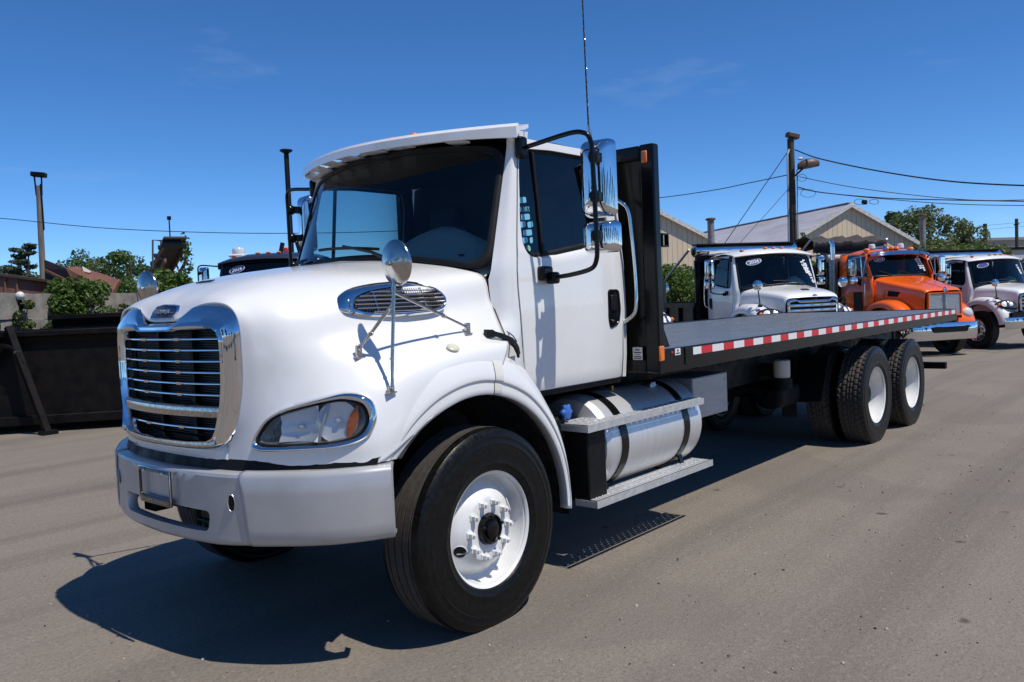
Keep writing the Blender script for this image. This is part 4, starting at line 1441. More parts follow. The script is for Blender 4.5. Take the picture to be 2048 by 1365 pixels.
# --- fuel tank, steps, box
def side_tank(sgn):
    tk = empty('fuel_tank', (0, 0, 0), 0, TR)
    yc, zc, rr = sgn * .80, .735, .315
    b = MB()
    x0, x1 = 1.19, 2.42
    b.lathe([(x0 - .035, .001), (x0 - .033, .14), (x0 - .025, .24), (x0 - .008, .295), (x0 + .02, rr - .004), (x0 + .035, rr + .003), (x0 + .05, rr), (x1 - .05, rr), (x1 - .035, rr + .003), (x1 - .02, rr - .004), (x1 + .008, .295), (x1 + .025, .24), (x1 + .033, .14), (x1 + .035, .001)], (0, yc, zc), (1, 0, 0), 72)
    b.build('tank_shell', ALU, tk, smooth=40)
    for xs in (1.36, 2.17):
        b = MB()
        b.lathe([(xs - .038, rr + .001), (xs - .038, rr + .007), (xs + .038, rr + .007), (xs + .038, rr + .001)], (0, yc, zc), (1, 0, 0), 72)
        b.build('tank_strap', BLACKP, tk, smooth=30)
        b = MB(); b.box((xs, sgn * .50, .74), (.09, .08, .62)); b.box((xs, sgn * .62, .42), (.08, .34, .05)); b.build('tank_bracket', BLACKM, tk, smooth=0)
    b = MB(); b.lathe([(0, .045), (.03, .045), (.034, .038), (.034, .001)], (1.62, sgn * .74, zc + rr - .012), (0, 0, 1), 20); b.build('sender_cap', BLACKM, tk)
    b = MB(); b.box((2.02, sgn * .90, zc + .300), (.075, .085, .045), Matrix.Rotation(sgn * R(16), 3, 'X')); b.build('tank_vent', STEEL, tk, bevel=.008)
    b = MB(); b.box((1.60, sgn * .86, zc + .322), (.022, .022, .04)); b.build('tank_fitting', mat('brass', (.35, .2, .08), .4, metal=.8), tk)
    # DEF tank with blue cap ahead
    b = MB(); b.box((.90, sgn * .78, .78), (.12, .34, .36)); b.build('battery_box', BLACKM, TR, bevel=.02)
    b = MB()
    rows = []
    for h, r in ((0, .030), (.012, .045), (.03, .047), (.04, .036), (.045, .01)):
        rows.append([(.955 + math.cos(a) * r * (1 + .14 * math.cos(6 * a)), sgn * .94 , .985 + math.sin(a) * r * (1 + .14 * math.cos(6 * a))) for a in [2 * math.pi * k / 36 for k in range(36)]])
    rows = [[(x - .01, y + sgn * h, z) for x, y, z in r] for r, h in zip(rows, (0, .012, .03, .04, .045))]
    b.loft(rows, True); b.fan(rows[-1], (.945, sgn * .987, .985)); b.build('blue_cap', BLUE, TR, smooth=40)
    # steps: channel with raised diamond tread
    def step(x0, x1, yo, yi, zt, nm):
        st = empty(nm, (0, 0, 0), 0, TR)
        b = MB()
        ym = (yo + yi) / 2
        # top plate punched through with drain holes
        cs = .034
        nx = int((x1 - x0 - .006) / cs); ny = max(1, int((abs(yo - yi) - .006) / cs))
        ox, oy = x0 + ((x1 - x0) - nx * cs) / 2, yi + (abs(yo - yi) - ny * cs) / 2
        for i in range(nx):
            for j in range(ny):
                cx, cy = ox + (i + .5) * cs, sgn * (oy + (j + .5) * cs)
                hr_ = .0058 if (i + j) % 2 == 0 else .0004
                sq = [(cx + cs / 2 * a, cy + cs / 2 * c) for a, c in ((1, 0), (1, 1), (0, 1), (-1, 1), (-1, 0), (-1, -1), (0, -1), (1, -1))]
                ci = [(cx + hr_ * math.cos(k * math.pi / 4), cy + hr_ * math.sin(k * math.pi / 4)) for k in range(8)]
                if hr_ > .001: b.loft([[(x, y, zt) for x, y in sq], [(x, y, zt + .003) for x, y in [(cx + (p - cx) * 1.6, cy + (q - cy) * 1.6) for p, q in ci]], [(x, y, zt + .002) for x, y in ci]], True)
                else: b.fan([(x, y, zt) for x, y in sq], (cx, cy, zt))
        b.box(((x0 + x1) / 2, sgn * (yo - .002), zt - .0225), (x1 - x0, .005, .045))
        b.box(((x0 + x1) / 2, sgn * (yi + .002), zt - .0225), (x1 - x0, .005, .045))
        b.box((x0 + .003, sgn * ym, zt - .0235), (.005, abs(yo - yi) - .012, .040))
        b.box((x1 - .003, sgn * ym, zt - .0235), (.005, abs(yo - yi) - .012, .040))
        b.build('tread_channel', ALU_STEP, st, smooth=0, fixn=False)
        b = MB()
        for i in range(nx):
            for j in range(ny):
                if (i + j) % 2:
                    b.box((ox + (i + .5) * cs, sgn * (oy + (j + .5) * cs), zt + .002), (.022, .007, .005), Matrix.Rotation(R(35 if j % 2 else -35), 3, 'Z'))
        o = b.build('grip_pattern', ALU_STEP, st, smooth=0, fixn=False, weld=False); o['kind'] = 'stuff'
        return st
    su = step(.90, 2.36, 1.155, .905, .918, 'upper_step')
    sl = step(.955, 2.45, 1.165, 1.0, .447, 'lower_step')
    for xs in (1.24, 2.22):
        b = MB(); b.prism([(xs, sgn * 1.12, .872), (xs, sgn * .93, .872), (xs, sgn * .93, .60), (xs, sgn * 1.08, .84)], (.03, 0, 0)); b.build('step_bracket', BLACKP, TR, smooth=0)
        b = MB(); b.bar((xs, sgn * 1.05, .402), (xs + .01, sgn * .98, .60), .05, .012, (0, 1, 0)); b.bar((xs, sgn * 1.08, .398), (xs, sgn * .6, .398), .05, .012); b.build('step_hanger', BLACKP, TR, smooth=0)
    b = MB(); b.box((1.06, sgn * .83, .655), (.19, .55, .46)); b.build('side_shield', BLACKM, TR, bevel=.01)
    # silver tool box
    b = MB(); b.box((2.76, sgn * .83, .885), (.57, .34, .315)); b.box((2.76, sgn * 1.002, .885), (.56, .006, .305)); b.build('tool_box', mat('galvanised_grey', (.46, .46, .47), .45, metal=.55, var=.12, vscale=3, rvar=.1, stretch=(1, 1, 6)), TR, smooth=0, bevel=.004)
    b = MB()
    for zz in (.78, .99): b.lathe([(0, .006), (.004, .005), (.005, .001)], (3.0, sgn * 1.006, zz), (0, sgn, 0), 8)
    b.build('box_bolts', STEEL, TR)
side_tank(-1)
side_tank(1)

# --- flat bed
BX0, BX1 = 1.66, 9.47
bed = empty('flat_bed', (0, 0, 0), 0, TR)
NP = 14
pw = 2.44 / NP
for k in range(NP):
    y = -1.22 + pw * (k + .5)
    b = MB(); b.box(((BX0 + BX1) / 2, y, 1.298), (BX1 - BX0 - .02, pw - .011, .036)); b.build('deck_board', DECK, bed, smooth=0, bevel=.002, seg=1)
b = MB(); b.box(((BX0 + BX1) / 2, 0, 1.265), (BX1 - BX0 - .04, 2.42, .02)); b.build('deck_floor', BLACKM, bed, smooth=0)
for sgn in (-1, 1):
    b = MB()
    b.box(((BX0 + BX1) / 2 - .03, sgn * 1.238, 1.246), (BX1 - BX0 + .06, .024, .158))
    b.box(((BX0 + BX1) / 2 - .03, sgn * 1.208, 1.172), (BX1 - BX0 + .06, .06, .010))
    b.build('side_rail', BLACKP, bed, smooth=0, bevel=.006)
b = MB(); b.box((BX1 + .012, 0, 1.246), (.024, 2.45, .158)); b.build('tail_rail', BLACKP, bed, smooth=0, bevel=.006)
for sgn in (-1, 1):
    x = 2.045; k = 0
    while x < BX1 - .05:
        L = min(.178 if k % 2 == 0 else .165, BX1 - .01 - x)
        if k == 0: L = .12
        b = MB(); b.box((x + L / 2, sgn * 1.2508, 1.286), (L - .001, .0016, .052)); b.build('reflective_tape', WHT if k % 2 == 0 else REDT, bed, smooth=0)
        x += L; k += 1
for k in range(22):
    x = 1.9 + k * .355
    b = MB(); b.box((x, 0, 1.20), (.06, 2.38, .11)); b.build('crossmember', BLACKM, bed, smooth=0)
for w in (-.43, .43):
    b = MB(); b.box((5.5, w, 1.085), (7.6, .11, .11)); b.build('long_sill', BLACKM, bed, smooth=0)
SCREW = mat('bright_screw', (.72, .72, .72), .25, metal=1)
for x in (2.15, 3.1, 4.15, 5.35, 5.75, 6.6, 7.7, 8.6):
    b = MB()
    for k in range(NP):
        for dy in (-.055, 0, .055):
            b.lathe([(0, .0065), (.003, .005), (.0035, .001)], (x + .01 * ((k * 7) % 3 - 1), -1.22 + pw * (k + .5) + dy, 1.316), (0, 0, 1), 6)
    o = b.build('deck_screws', SCREW, bed, smooth=40, weld=False); o['kind'] = 'stuff'
# headboard
hb = empty('headboard', (0, 0, 0), 0, TR)
HX = 1.615
b = MB(); b.box((HX + .030, 0, 1.92), (.012, 2.30, 1.46)); b.build('headboard_panel', BLACKP, hb, smooth=0)
for sgn in (-1, 1):
    b = MB(); b.box((HX + .02, sgn * 1.197, 1.92), (.075, .105, 1.50)); b.build('headboard_post', BLACKP, hb, bevel=.012, seg=3)
    b = MB(); b.box((HX - .021, sgn * 1.185, 2.588), (.014, .042, .078)); b.build('post_marker', AMBER, hb, bevel=.008)
    b = MB(); b.box((HX + .0, sgn * 1.256, 1.300), (.055, .016, .100)); b.build('corner_marker', AMBER, hb, bevel=.007)
    b = MB(); b.box((HX + .075, sgn * 1.235, 2.045), (.012, .03, .09)); b.box((HX + .115, sgn * 1.235, 2.085), (.07, .03, .010)); b.box((HX + .115, sgn * 1.235, 2.005), (.07, .03, .010)); b.box((HX + .145, sgn * 1.235, 2.045), (.010, .03, .09)); b.build('chain_bracket', BLACKP, hb, smooth=0)
    b = MB(); b.box((HX + .08, sgn * 1.22, 1.70), (.06, .05, .16)); b.build('post_box', BLACKT, hb, bevel=.01)
    b = MB(); b.prism([(HX + .06, sgn * 1.19, 1.33), (HX + .22, sgn * 1.19, 1.33), (HX + .06, sgn * 1.19, 1.62)], (0, -sgn * .03, 0)); b.build('post_gusset', BLACKP, hb, smooth=0)
b = MB(); b.box((HX + .02, 0, 2.622), (.075, 2.29, .09)); b.build('headboard_top', BLACKP, hb, bevel=.012, seg=3)
b = MB(); b.box((HX + .02, 0, 1.215), (.075, 2.29, .09)); b.build('headboard_sill', BLACKP, hb, bevel=.012, seg=3)
for w in (-.70, -.25, .25, .70):
    b = MB(); b.box((HX + .012, w, 1.92), (.05, .07, 1.32)); b.build('headboard_stud', BLACKP, hb, smooth=0)
# placards (their small print is only dark lines)
b = MB(); b.box((HX - .021, -1.085, 1.30), (.004, .075, .085)); pl = b.build('placard', PLACARD, hb, smooth=0)
b = MB()
for zz, ww, hh in ((1.325, .03, .008), (1.308, .055, .007), (1.292, .04, .003), (1.279, .06, .006), (1.268, .055, .005)): b.box((HX - .0235, -1.085, zz), (.001, ww, hh))
b.build('placard_print', BLACKM, hb, smooth=0)
b = MB(); b.box((1.83, -1.2515, 1.297), (.072, .003, .045)); pl = b.build('placard', WHT, bed, smooth=0)
b = MB(); b.box((1.83, -1.2535, 1.287), (.05, .001, .008)); b.box((1.83, -1.2535, 1.305), (.018, .001, .014)); b.build('placard_print', BLACKM, bed, smooth=0)
b = MB(); b.sphere((1.755, -1.252, 1.295), .010, 12, 8, sc=(1, .6, 1)); b.build('clearance_light', REDL, bed)
for x in (2.02,):
    b = MB(); b.box((x - .07, -1.253, 1.262), (.05, .01, .12)); b.build('stake_pocket', BLACKP, bed, bevel=.004)
# air dryer can, added dark sheets, rear bar
b = MB(); b.lathe([(.80, .001), (.80, .07), (.815, .082), (.975, .082), (.985, .07), (.985, .001)], (4.9, -.68, 0), (0, 0, 1), 24); b.build('air_dryer', mat('white_can', (.62, .62, .60), .4), TR, smooth=40)
b = MB(); b.lathe([(.70, .10), (.80, .10), (.81, .06)], (4.9, -.68, 0), (0, 0, 1), 20); b.box((4.9, -.58, .88), (.1, .2, .12)); b.build('air_dryer_base', BLACKM, TR)
b = MB(); b.box((5.02, -.62, .62), (.5, .22, .22)); b.build('air_reservoir', BLACKM, TR, bevel=.06, seg=3)
for sgn in (-1, 1):
    b = MB(); b.prism([(5.36, sgn * .62, .50), (5.62, sgn * .62, .95), (5.60, sgn * .62, .98), (5.33, sgn * .62, .52)], (0, sgn * .28, 0)); b.build('quarter_fender', BLACKT, TR, smooth=0)
for sgn in (-1, 1):  # black sheets added to hide the far wheels and darken the underside
    b = MB(); b.box((5.50, sgn * .86, .60), (.014, .66, .70)) if sgn > 0 else b.box((5.50, -.50, .62), (.014, .16, .60)); b.build('under_bed_screen', BLACKT, TR, smooth=0)
for k in range(2):
    b = MB(); b.lathe([(-.42, .001), (-.42, .10), (-.38, .13), (.38, .13), (.42, .10), (.42, .001)], (3.75 + k * .95, .05, .62), (1, 0, 0), 20); b.build('air_tank', BLACKM, TR, smooth=40)
b = MB(); b.box((9.30, 0, .555), (.09, 2.3, .09)); b.box((9.3, .45, .85), (.09, .08, .6)); b.box((9.3, -.45, .85), (.09, .08, .6)); b.build('rear_bumper_bar', BLACKM, TR, smooth=0, bevel=.008)

# --- stickers on the driver's quarter window
st = empty('window_sticker', (0, 0, 0), 0, TR)
def on_side(x, z, off=.0):
    return Vector((x, -(wz(z) - .018 + off), z))
for cx, cz, w, h in ((.590, 2.262, .075, .034), (.605, 2.165, .08, .034), (.570, 2.120, .055, .034), (.640, 2.122, .05, .034), (.608, 2.073, .08, .034), (.570, 2.027, .058, .034), (.634, 2.030, .028, .034)):
    b = MB()
    p = rounded([(cx - w/2, cz - h/2), (cx + w/2, cz - h/2 + .008), (cx + w/2, cz + h/2 + .008), (cx - w/2, cz + h/2)], .010, 3)
    b.fan([on_side(x, z, .002) for x, z in p], on_side(cx, cz + .004, .002)); b.build('sticker_brick', STICKC, st, smooth=0)
m = frame(on_side(.600, 2.212, .002), (-1, 0, -.05), (0, .1, 1)); 
text_mesh('sticker_lettering', 'TRUC', .042, m, STICKC, st)
b = MB(); c = on_side(.603, 1.995, .0)
c = on_side(.600, 1.985, .002); b.disc(c, (0, -1, .1), .019, 20); b.build('inspection_sticker', mat('green_sticker', (.25, .55, .42), .5), st, smooth=0)

# ================================================================== trucks parked in a row behind
CABNAMES = ('door', 'windshield', 'windshield_seal', 'a_pillar', 'door_front_seal', 'roof', 'rear_wall', 'cab_floor', 'firewall', 'headliner', 'rear_trim',
            'dashboard', 'driver_seat', 'passenger_seat', 'steering_wheel', 'wiper', 'mirror_assembly', 'grab_handle')
CABPARTS = [o for o in TR.children if o.name.split('.')[0] in CABNAMES]
FWHEELS = [o for o in TR.children if o.name.split('.')[0] == 'wheel']
def repaint(o, old, new):
    for sl in o.material_slots:
        if sl.material == old:
            sl.link = 'OBJECT'; sl.material = new
    for c in o.children: repaint(c, old, new)
def copy_part(o, parent, loc=None, skip=('antenna', 'antenna_whip', 'antenna_coil', 'antenna_cable')):
    c = o.copy(); COL.objects.link(c); c.parent = parent
    if loc is not None: c.location = loc
    for ch in o.children:
        if ch.name.split('.')[0] not in skip and not ch.name.startswith('window_sticker'):
            copy_part(ch, c, None, skip)
    return c

def oval_sticker(parent, year, M, w=.17):
    b = MB()
    ring = lambda s, dz: [M @ Vector((math.cos(a) * w * s, math.sin(a) * w * .42 * s, dz)) for a in [2 * math.pi * k / 36 for k in range(36)]]
    b.fan(ring(1, .0), M @ Vector((0, 0, 0)))
    st = b.build('year_sticker', STICKW, parent, smooth=0)
    b = MB(); b.fan(ring(.90, .002), M @ Vector((0, 0, .002))); b.build('sticker_field', STICK, st, smooth=0)
    if year: text_mesh('sticker_year', year, w * .66, M @ Matrix.Translation((0, 0, .004)), STICKW, st, 0, .12, .0015)
    return st

def round_fender(sgn, x0=0., R0=.60, w0=.58, w1=1.13, front=.30, zc=.50):
    """bulbous fender over a wheel, drawn forward to carry the headlight"""
    rows = []
    prof = [(w0, .06), (w0 + .12, .115), (w0 + .28, .15), (w0 + .40, .145), (w1 - .07, .11), (w1 - .02, .06), (w1, .0), (w1 - .005, -.05), (w1 - .03, -.055)]
    for i in range(37):
        th = 172 - 168 * i / 36
        a = R(th)
        f = max(0., (th - 95) / 77.)
        rows.append([(x0 + math.cos(a) * (R0 + dr) * (1 + front * f * .55), sgn * w, zc + math.sin(a) * (R0 + dr) * (1 + .10 * f)) for w, dr in prof])
    return rows

def m2_truck(loc, ang, paint, label, group, year='2026', wheel_mat=None, note=None, mirrors=True, hood_parts=True, marker=True, cat='truck', dz=-.18):
    root = empty('dump_truck', loc, ang)
    tag(root, label, cat, group)
    for p in CABPARTS:
        c = copy_part(p, root, (0, 0, dz)); repaint(c, WHITE, paint)
    # roof cap with lip over the windshield
    b = MB(); rows = []
    for k in range(29):
        u = -1 + 2 * k / 28; au = abs(u)
        f = ws(u, 1.0) + Vector((0, 0, dz)); w = u * .965
        xf = f.x - .085 + .03 * au ** 3
        zt = 2.775 + dz - .10 * au ** 4
        rows.append([(f.x + .02, w, f.z + .0), (xf, w, f.z + .018), (xf + .01, w, f.z + .045), (xf + .10, w, f.z + .10 - .035 * au ** 4), (xf + .34, w, zt), (1.0, w, zt + .01 - .0 * au), (1.5, w, zt - .03), (1.53, w, zt - .12)])
    b.loft(rows); b.build('roof_cap', paint, root, smooth=50)
    if marker:
        for w in (-.70, -.20, 0, .20, .70):
            f = ws(w / .895, 1.0)
            b = MB(); b.box((f.x + .12, w, 2.775 + dz - .05 * (w / .9) ** 2), (.09, .07, .035)); b.build('marker_light', AMBER, root, bevel=.012)
    if hood_parts:
        G = [
         [(-.93, 0, 1.515), (-.92, .30, 1.51), (-.88, .52, 1.50), (-.86, .60, 1.44), (-.85, .62, 1.25), (-.85, .62, 1.0)],
         [(-.84, 0, 1.600), (-.83, .32, 1.595), (-.80, .54, 1.572), (-.79, .63, 1.50), (-.78, .65, 1.28), (-.78, .65, 1.0)],
         [(-.60, 0, 1.665), (-.60, .36, 1.655), (-.58, .60, 1.62), (-.57, .69, 1.54), (-.56, .71, 1.34), (-.56, .71, 1.0)],
         [(-.30, 0, 1.715), (-.30, .40, 1.70), (-.28, .67, 1.66), (-.27, .76, 1.58), (-.26, .78, 1.40), (-.26, .78, 1.0)],
         [(.0, 0, 1.765), (.03, .45, 1.745), (.08, .74, 1.69), (.10, .84, 1.60), (.11, .87, 1.42), (.11, .88, 1.0)],
         [(.04, 0, 1.80), (.14, .48, 1.775), (.27, .79, 1.715), (.31, .90, 1.64), (.32, .94, 1.45), (.32, .96, 1.0)],
        ]
        H = bispline(G, 5, 5)
        b = MB(); b.loft([[(p.x, -p.y, p.z) for p in r] for r in H]); b.loft([[(p.x, p.y, p.z) for p in r] for r in H], flip=True)
        hd = b.build('hood', paint, root, smooth=50)
        b = MB(); b.box((-.62, .0, 1.668), (.10, .16, .016), Matrix.Rotation(R(-14), 3, 'Y')); b.build('hood_scoop', BLACKT, hd, bevel=.006)
        for sgn in (-1, 1):
            b = MB(); b.loft(round_fender(sgn, 0, .72, .58, 1.13, .16, .55)); b.build('fender', paint, root, smooth=50)
            b = MB(); rw = []
            for i in range(19):
                a = R(176 - 172 * i / 18); rw.append([(math.cos(a) * .68, sgn * w, .53 + math.sin(a) * .69) for w in (1.09, .85, .5)])
            b.loft(rw); b.build('wheel_well_liner', BLACKM, root)
            # headlight
            c = Vector((-.765, sgn * .88, 1.205)); n1 = Vector((-.78, sgn * .40, .46)).normalized()
            t1 = Vector((0, 0, 1)).cross(n1).normalized(); t2 = n1.cross(t1)
            e = empty('headlight', (0, 0, 0), 0, root)
            def hr(s, h): return [c + n1 * (h - .11 * (math.cos(a) * s) ** 2) + t1 * math.cos(a) * .27 * s + t2 * (math.sin(a) * .105 * s + .035 * math.cos(a) * s * sgn * -1) for a in [2 * math.pi * k / 32 for k in range(32)]]
            b = MB(); b.loft([hr(1.12, -.05), hr(1.1, .015), hr(1.0, .022), hr(.93, .012)], True); b.build('bezel', BLACKT, e, smooth=45)
            b = MB(); b.loft([hr(.93, .014), hr(.6, .022), hr(.2, .026)], True); b.fan(hr(.2, .026), c + n1 * .026); b.build('lens', mat('dark_lamp_lens', (.05, .052, .058), .08, coat=1.0), e, smooth=60)
            for s_, rr in ((-.08, .075), (.07, .06)):
                b = MB(); b.lathe([(.0, rr), (-.0, rr * .8), (.01, rr * .5), (.012, .001)], c + n1 * .020 + t1 * s_ , n1, 24); b.build('lamp_bowl', REFL, e)
            b = MB(); b.sphere(c + t1 * .20 * sgn * -1 + n1 * -.01, .045, 12, 8, sc=(.6, 1, .9)); b.build('turn_signal', AMBER, e)
            # fender mirror
            e = empty('fender_mirror', (0, 0, 0), 0, root)
            B0 = Vector((-.52, sgn * .98, 1.37)); T0 = Vector((-.49, sgn * 1.0, 1.72))
            b = MB(); b.tube([B0, T0], .012, 8); b.box(B0, (.07, .06, .05)); b.tube([B0 + Vector((.0, 0, .12)), (-.30, sgn * .86, 1.36)], .009, 6); b.build('mirror_post', BLACKT, e)
            b = MB(); b.lathe([(-.02, .10), (-.015, .108), (.0, .11), (.03, .095), (.055, .06), (.068, .02), (.069, .001)], T0 + Vector((0, 0, .07)), (-1, 0, 0), 28); b.build('mirror_back', CHROME, e, smooth=50)
            b = MB(); b.disc(T0 + Vector((.021, 0, .07)), (1, 0, 0), .1, 24); b.build('mirror_glass', MATS['mirror_glass'], e)
        # grille
        go, gi = [(0, 1.455), (.36, 1.455), (.44, 1.49), (.555, 1.47), (.585, 1.42), (.575, 1.02), (.53, .97), (0, .965)], [(0, 1.40), (.33, 1.40), (.40, 1.435), (.51, 1.42), (.535, 1.39), (.525, 1.05), (.50, 1.02), (0, 1.015)]
        O, I = ring_pair(sym(go), sym(gi), (0, 1.2), 40)
        gxx = lambda w: -.965 + .10 * (w / .6) ** 2
        b = MB(); b.loft([[(gxx(w) + .07, w, z) for w, z in O], [(gxx(w), w, z) for w, z in O], [(gxx(w) - .015, w, z) for w, z in lerp2(O, I, .5)], [(gxx(w), w, z) for w, z in lerp2(O, I, .95)], [(gxx(w) + .06, w, z) for w, z in I]], True)
        gs = b.build('grille_surround', CHROME, root, smooth=40)
        for z in (1.345, 1.245, 1.145):
            b = MB(); rw = []
            for k in range(11):
                w = -.53 + 1.06 * k / 10; x = gxx(w) + .012
                rw.append([(x + .03, w, z + .036), (x, w, z + .032), (x - .008, w, z + .01), (x, w, z - .022), (x + .03, w, z - .026)])
            b.loft(rw); b.build('grille_bar', CHROME, gs, smooth=40)
        b = MB(); b.box((-.85, 0, 1.2), (.02, 1.1, .46)); b.build('grille_backing', BLACKM, gs, smooth=0)
        b = MB(); b.sphere((-.885, 0, 1.535), .10, 16, 8, sc=(.35, 1.15, .32)); b.build('badge', STEEL, root)
        # bumper
        bpp = spline([(-.96, -1.17, 0), (-1.06, -1.02, 0), (-1.13, -.7, 0), (-1.16, 0, 0), (-1.13, .7, 0), (-1.06, 1.02, 0), (-.96, 1.17, 0)], 5)
        b = MB(); b.loft([[(p.x + .08, p.y, .86), (p.x + .01, p.y, .855), (p.x, p.y, .82), (p.x, p.y, .60), (p.x + .02, p.y, .56), (p.x + .1, p.y, .55)] for p in bpp]); b.build('bumper', CHROME, root, smooth=40)
        b = MB(); b.box((-.98, 0, .90), (.12, 2.0, .16)); b.build('bumper_filler', BLACKM, root, smooth=0)
        b = MB(); b.box((-.3, 0, 1.05), (1.1, 1.0, .75)); b.build('engine', BLACKM, root, smooth=0)
    # wheels
    for p in FWHEELS[:2]:
        c = copy_part(p, root, p.location)
        if wheel_mat: repaint(c, WHITE2, wheel_mat)
    for p in FWHEELS[2:6]:
        c = copy_part(p, root, (p.location.x - 1.9, p.location.y, p.location.z))
    for w in (-.43, .43):
        b = MB(); b.box((2.6, w, .90), (6.4, .085, .26)); b.build('frame_rail', BLACKM, root, smooth=0)
    b = MB(); b.box((1.35, -.8, .72), (.9, .5, .5)); b.box((1.35, .8, .72), (.9, .5, .5)); b.build('side_tank', ALU, root, bevel=.05)
    # sticker and handwriting on the windshield (passenger side is +y)
    def WM(u, v, tilt=0.):
        D = Vector((0, 0, dz))
        o = ws(u, v, .012) + D; a1 = ws(u - .05, v, .012) + D - o; a2 = ws(u, v + .05, .012) + D - o
        x = a1.normalized(); y = (a2 - x * a2.dot(x)).normalized()
        m = frame(o, x * math.cos(tilt) + y * math.sin(tilt), y * math.cos(tilt) - x * math.sin(tilt))
        return m
    if year is not None: oval_sticker(root, year, WM(.62, .80, .12))
    if note:
        for k, (tx, vv) in enumerate(note):
            text_mesh('windshield_writing', tx, .16, WM(-.70 - .11 * k, vv, R(-68)), STICKW, root, 0, .2, .006)
    return root

def dump_body(root, paint, x0=1.75, x1=5.6, z0=.98, z1=2.30, hw=1.22, arm=True, tarp=CHROME, side=None):
    zs = side or z1
    e = empty('dump_body', (0, 0, 0), 0, root)
    b = MB(); b.box((x0 + .03, 0, (z0 + z1) / 2), (.05, 2 * hw, z1 - z0)); b.build('front_wall', paint, e, smooth=0)
    for sgn in (-1, 1):
        b = MB(); b.box(((x0 + x1) / 2, sgn * (hw - .02), (z0 + zs) / 2), (x1 - x0, .04, zs - z0)); b.box(((x0 + x1) / 2, sgn * (hw + .02), zs - .05), (x1 - x0, .08, .10)); b.build('side_wall', paint, e, smooth=0)
        for k in range(6):
            b = MB(); b.box((x0 + .1 + k * (x1 - x0 - .2) / 5, sgn * (hw + .03), (z0 + zs) / 2), (.09, .07, zs - z0 - .1)); b.build('side_rib', paint, e, smooth=0)
    b = MB(); b.box(((x0 + x1) / 2, 0, z0 + .02), (x1 - x0, 2 * hw, .06)); b.build('body_floor', paint, e, smooth=0)
    b = MB(); b.box((x1 - .03, 0, (z0 + zs) / 2), (.05, 2 * hw, zs - z0)); b.build('tailgate', paint, e, smooth=0)
    for w in (-.7, -.2, .3, .8):
        b = MB(); b.box((x0 - .03, w, (z0 + z1) / 2), (.07, .08, z1 - z0)); b.build('front_rib', paint, e, smooth=0)
    if tarp:
        b = MB(); b.lathe([(-hw - .08, .001), (-hw - .08, .12), (-hw - .06, .135), (hw + .06, .135), (hw + .08, .12), (hw + .08, .001)], (x0 - .10, 0, z1 + .20), (0, 1, 0), 24); b.build('tarp_housing', tarp, e, smooth=40)
        b = MB(); b.box((x0 - .10, 0, z1 + .345), (.28, 2 * hw + .1, .03)); b.build('wind_deflector', BLACKT, e, smooth=0)
        b = MB(); b.box((x0 - .05, 0, z1 + .05), (.10, 2 * hw, .16)); b.build('tarp_bracket', BLACKM, e, smooth=0)
    if arm:
        for sgn in (-1, 1):
            b = MB(); b.tube([(x0 + .05, sgn * (hw + .11), z1 + .25), (x0 + 1.2, sgn * (hw + .13), z1 - .35), (x0 + 1.9, sgn * (hw + .13), z1 - 1.0)], .028, 8); b.build('tarp_arm', STEEL, e)
    return e
ROW = R(55.8)
def gpos(x, y): return (x, y, gz(x))
W1 = m2_truck(gpos(14.03, 3.0), ROW, WHITE, 'white dump truck with chrome three bar grille, standing left of the orange truck', 'trucks parked in a row', '2026', None, (('1588', .62), ('UM4810', .50)))
dump_body(W1, BLACKP, z1=2.43, side=1.46)
W2 = m2_truck(gpos(23.6, .55), ROW, WHITE, 'white dump truck with chrome wheels right of the orange truck, cut by the photo edge', 'trucks parked in a row', '', CHROME, (('1588', .62),))
dump_body(W2, BLACKP, z1=2.45)
W0 = m2_truck(gpos(10.55, 5.22), ROW, WHITE, 'white truck mostly hidden behind the black headboard, only a fender showing', 'trucks parked in a row', None)
NAVY = mat('dark_navy_paint', (.022, .026, .045), .28, coat=.7)
W3 = m2_truck((5.35, 9.20, 0), R(38), NAVY, 'dark navy truck with clear beacon, seen over the white hood', 'trucks parked in a row', '2026', dz=0)
# roof gear of the navy truck
e = empty('beacon', (.95, .74, 2.74), 0, W3)
b = MB(); b.box((0, 0, .03), (.30, .30, .06)); b.build('beacon_base', WHT, e, bevel=.02)
b = MB(); b.lathe([(.05, .11), (.07, .12), (.15, .12), (.18, .10), (.185, .001)], (0, 0, 0), (0, 0, 1), 24); b.build('beacon_lens', mat('clear_beacon', (.8, .82, .85), .1, coat=.6, trans=.3), e)
b = MB(); b.box((1.0, -.18, 2.83), (.12, .10, .12)); b.build('roof_lamp', REDL, W3, bevel=.02)
for y, dy in ((-.02, -.06), (-.42, .06)):
    b = MB(); b.bar((1.1, y, 2.76), (1.1, y + dy, 3.0), .08, .05, (1, 0, 0)); b.build('roof_horn', BLACKT, W3, bevel=.01)

# ---------------------------------------------------------------- orange truck
ORG = mat('orange_paint', (.86, .125, .004), .26, coat=.8, rvar=.03, vscale=3)
OR = empty('orange_truck', gpos(20.3, 2.15), ROW)
tag(OR, 'bright orange dump truck with mesh chrome grille and side exhaust stack', 'truck', 'trucks parked in a row')
# cab: loft of plan sections
b = MB(); rows = []
for z, hw, xf, xr in ((1.15, .96, .42, 1.75), (1.6, .98, .40, 1.77), (2.10, .97, .42, 1.77)):
    rows.append([(xr, 0, z), (xr, hw - .12, z), (xr - .04, hw - .03, z), (xr - .12, hw, z), ((xf + xr) / 2, hw + .005, z), (xf + .10, hw, z), (xf, hw - .02, z)])
rows2 = [[(x, -y, z) for x, y, z in r] for r in rows]
b.loft(rows); b.loft(rows2, flip=True)
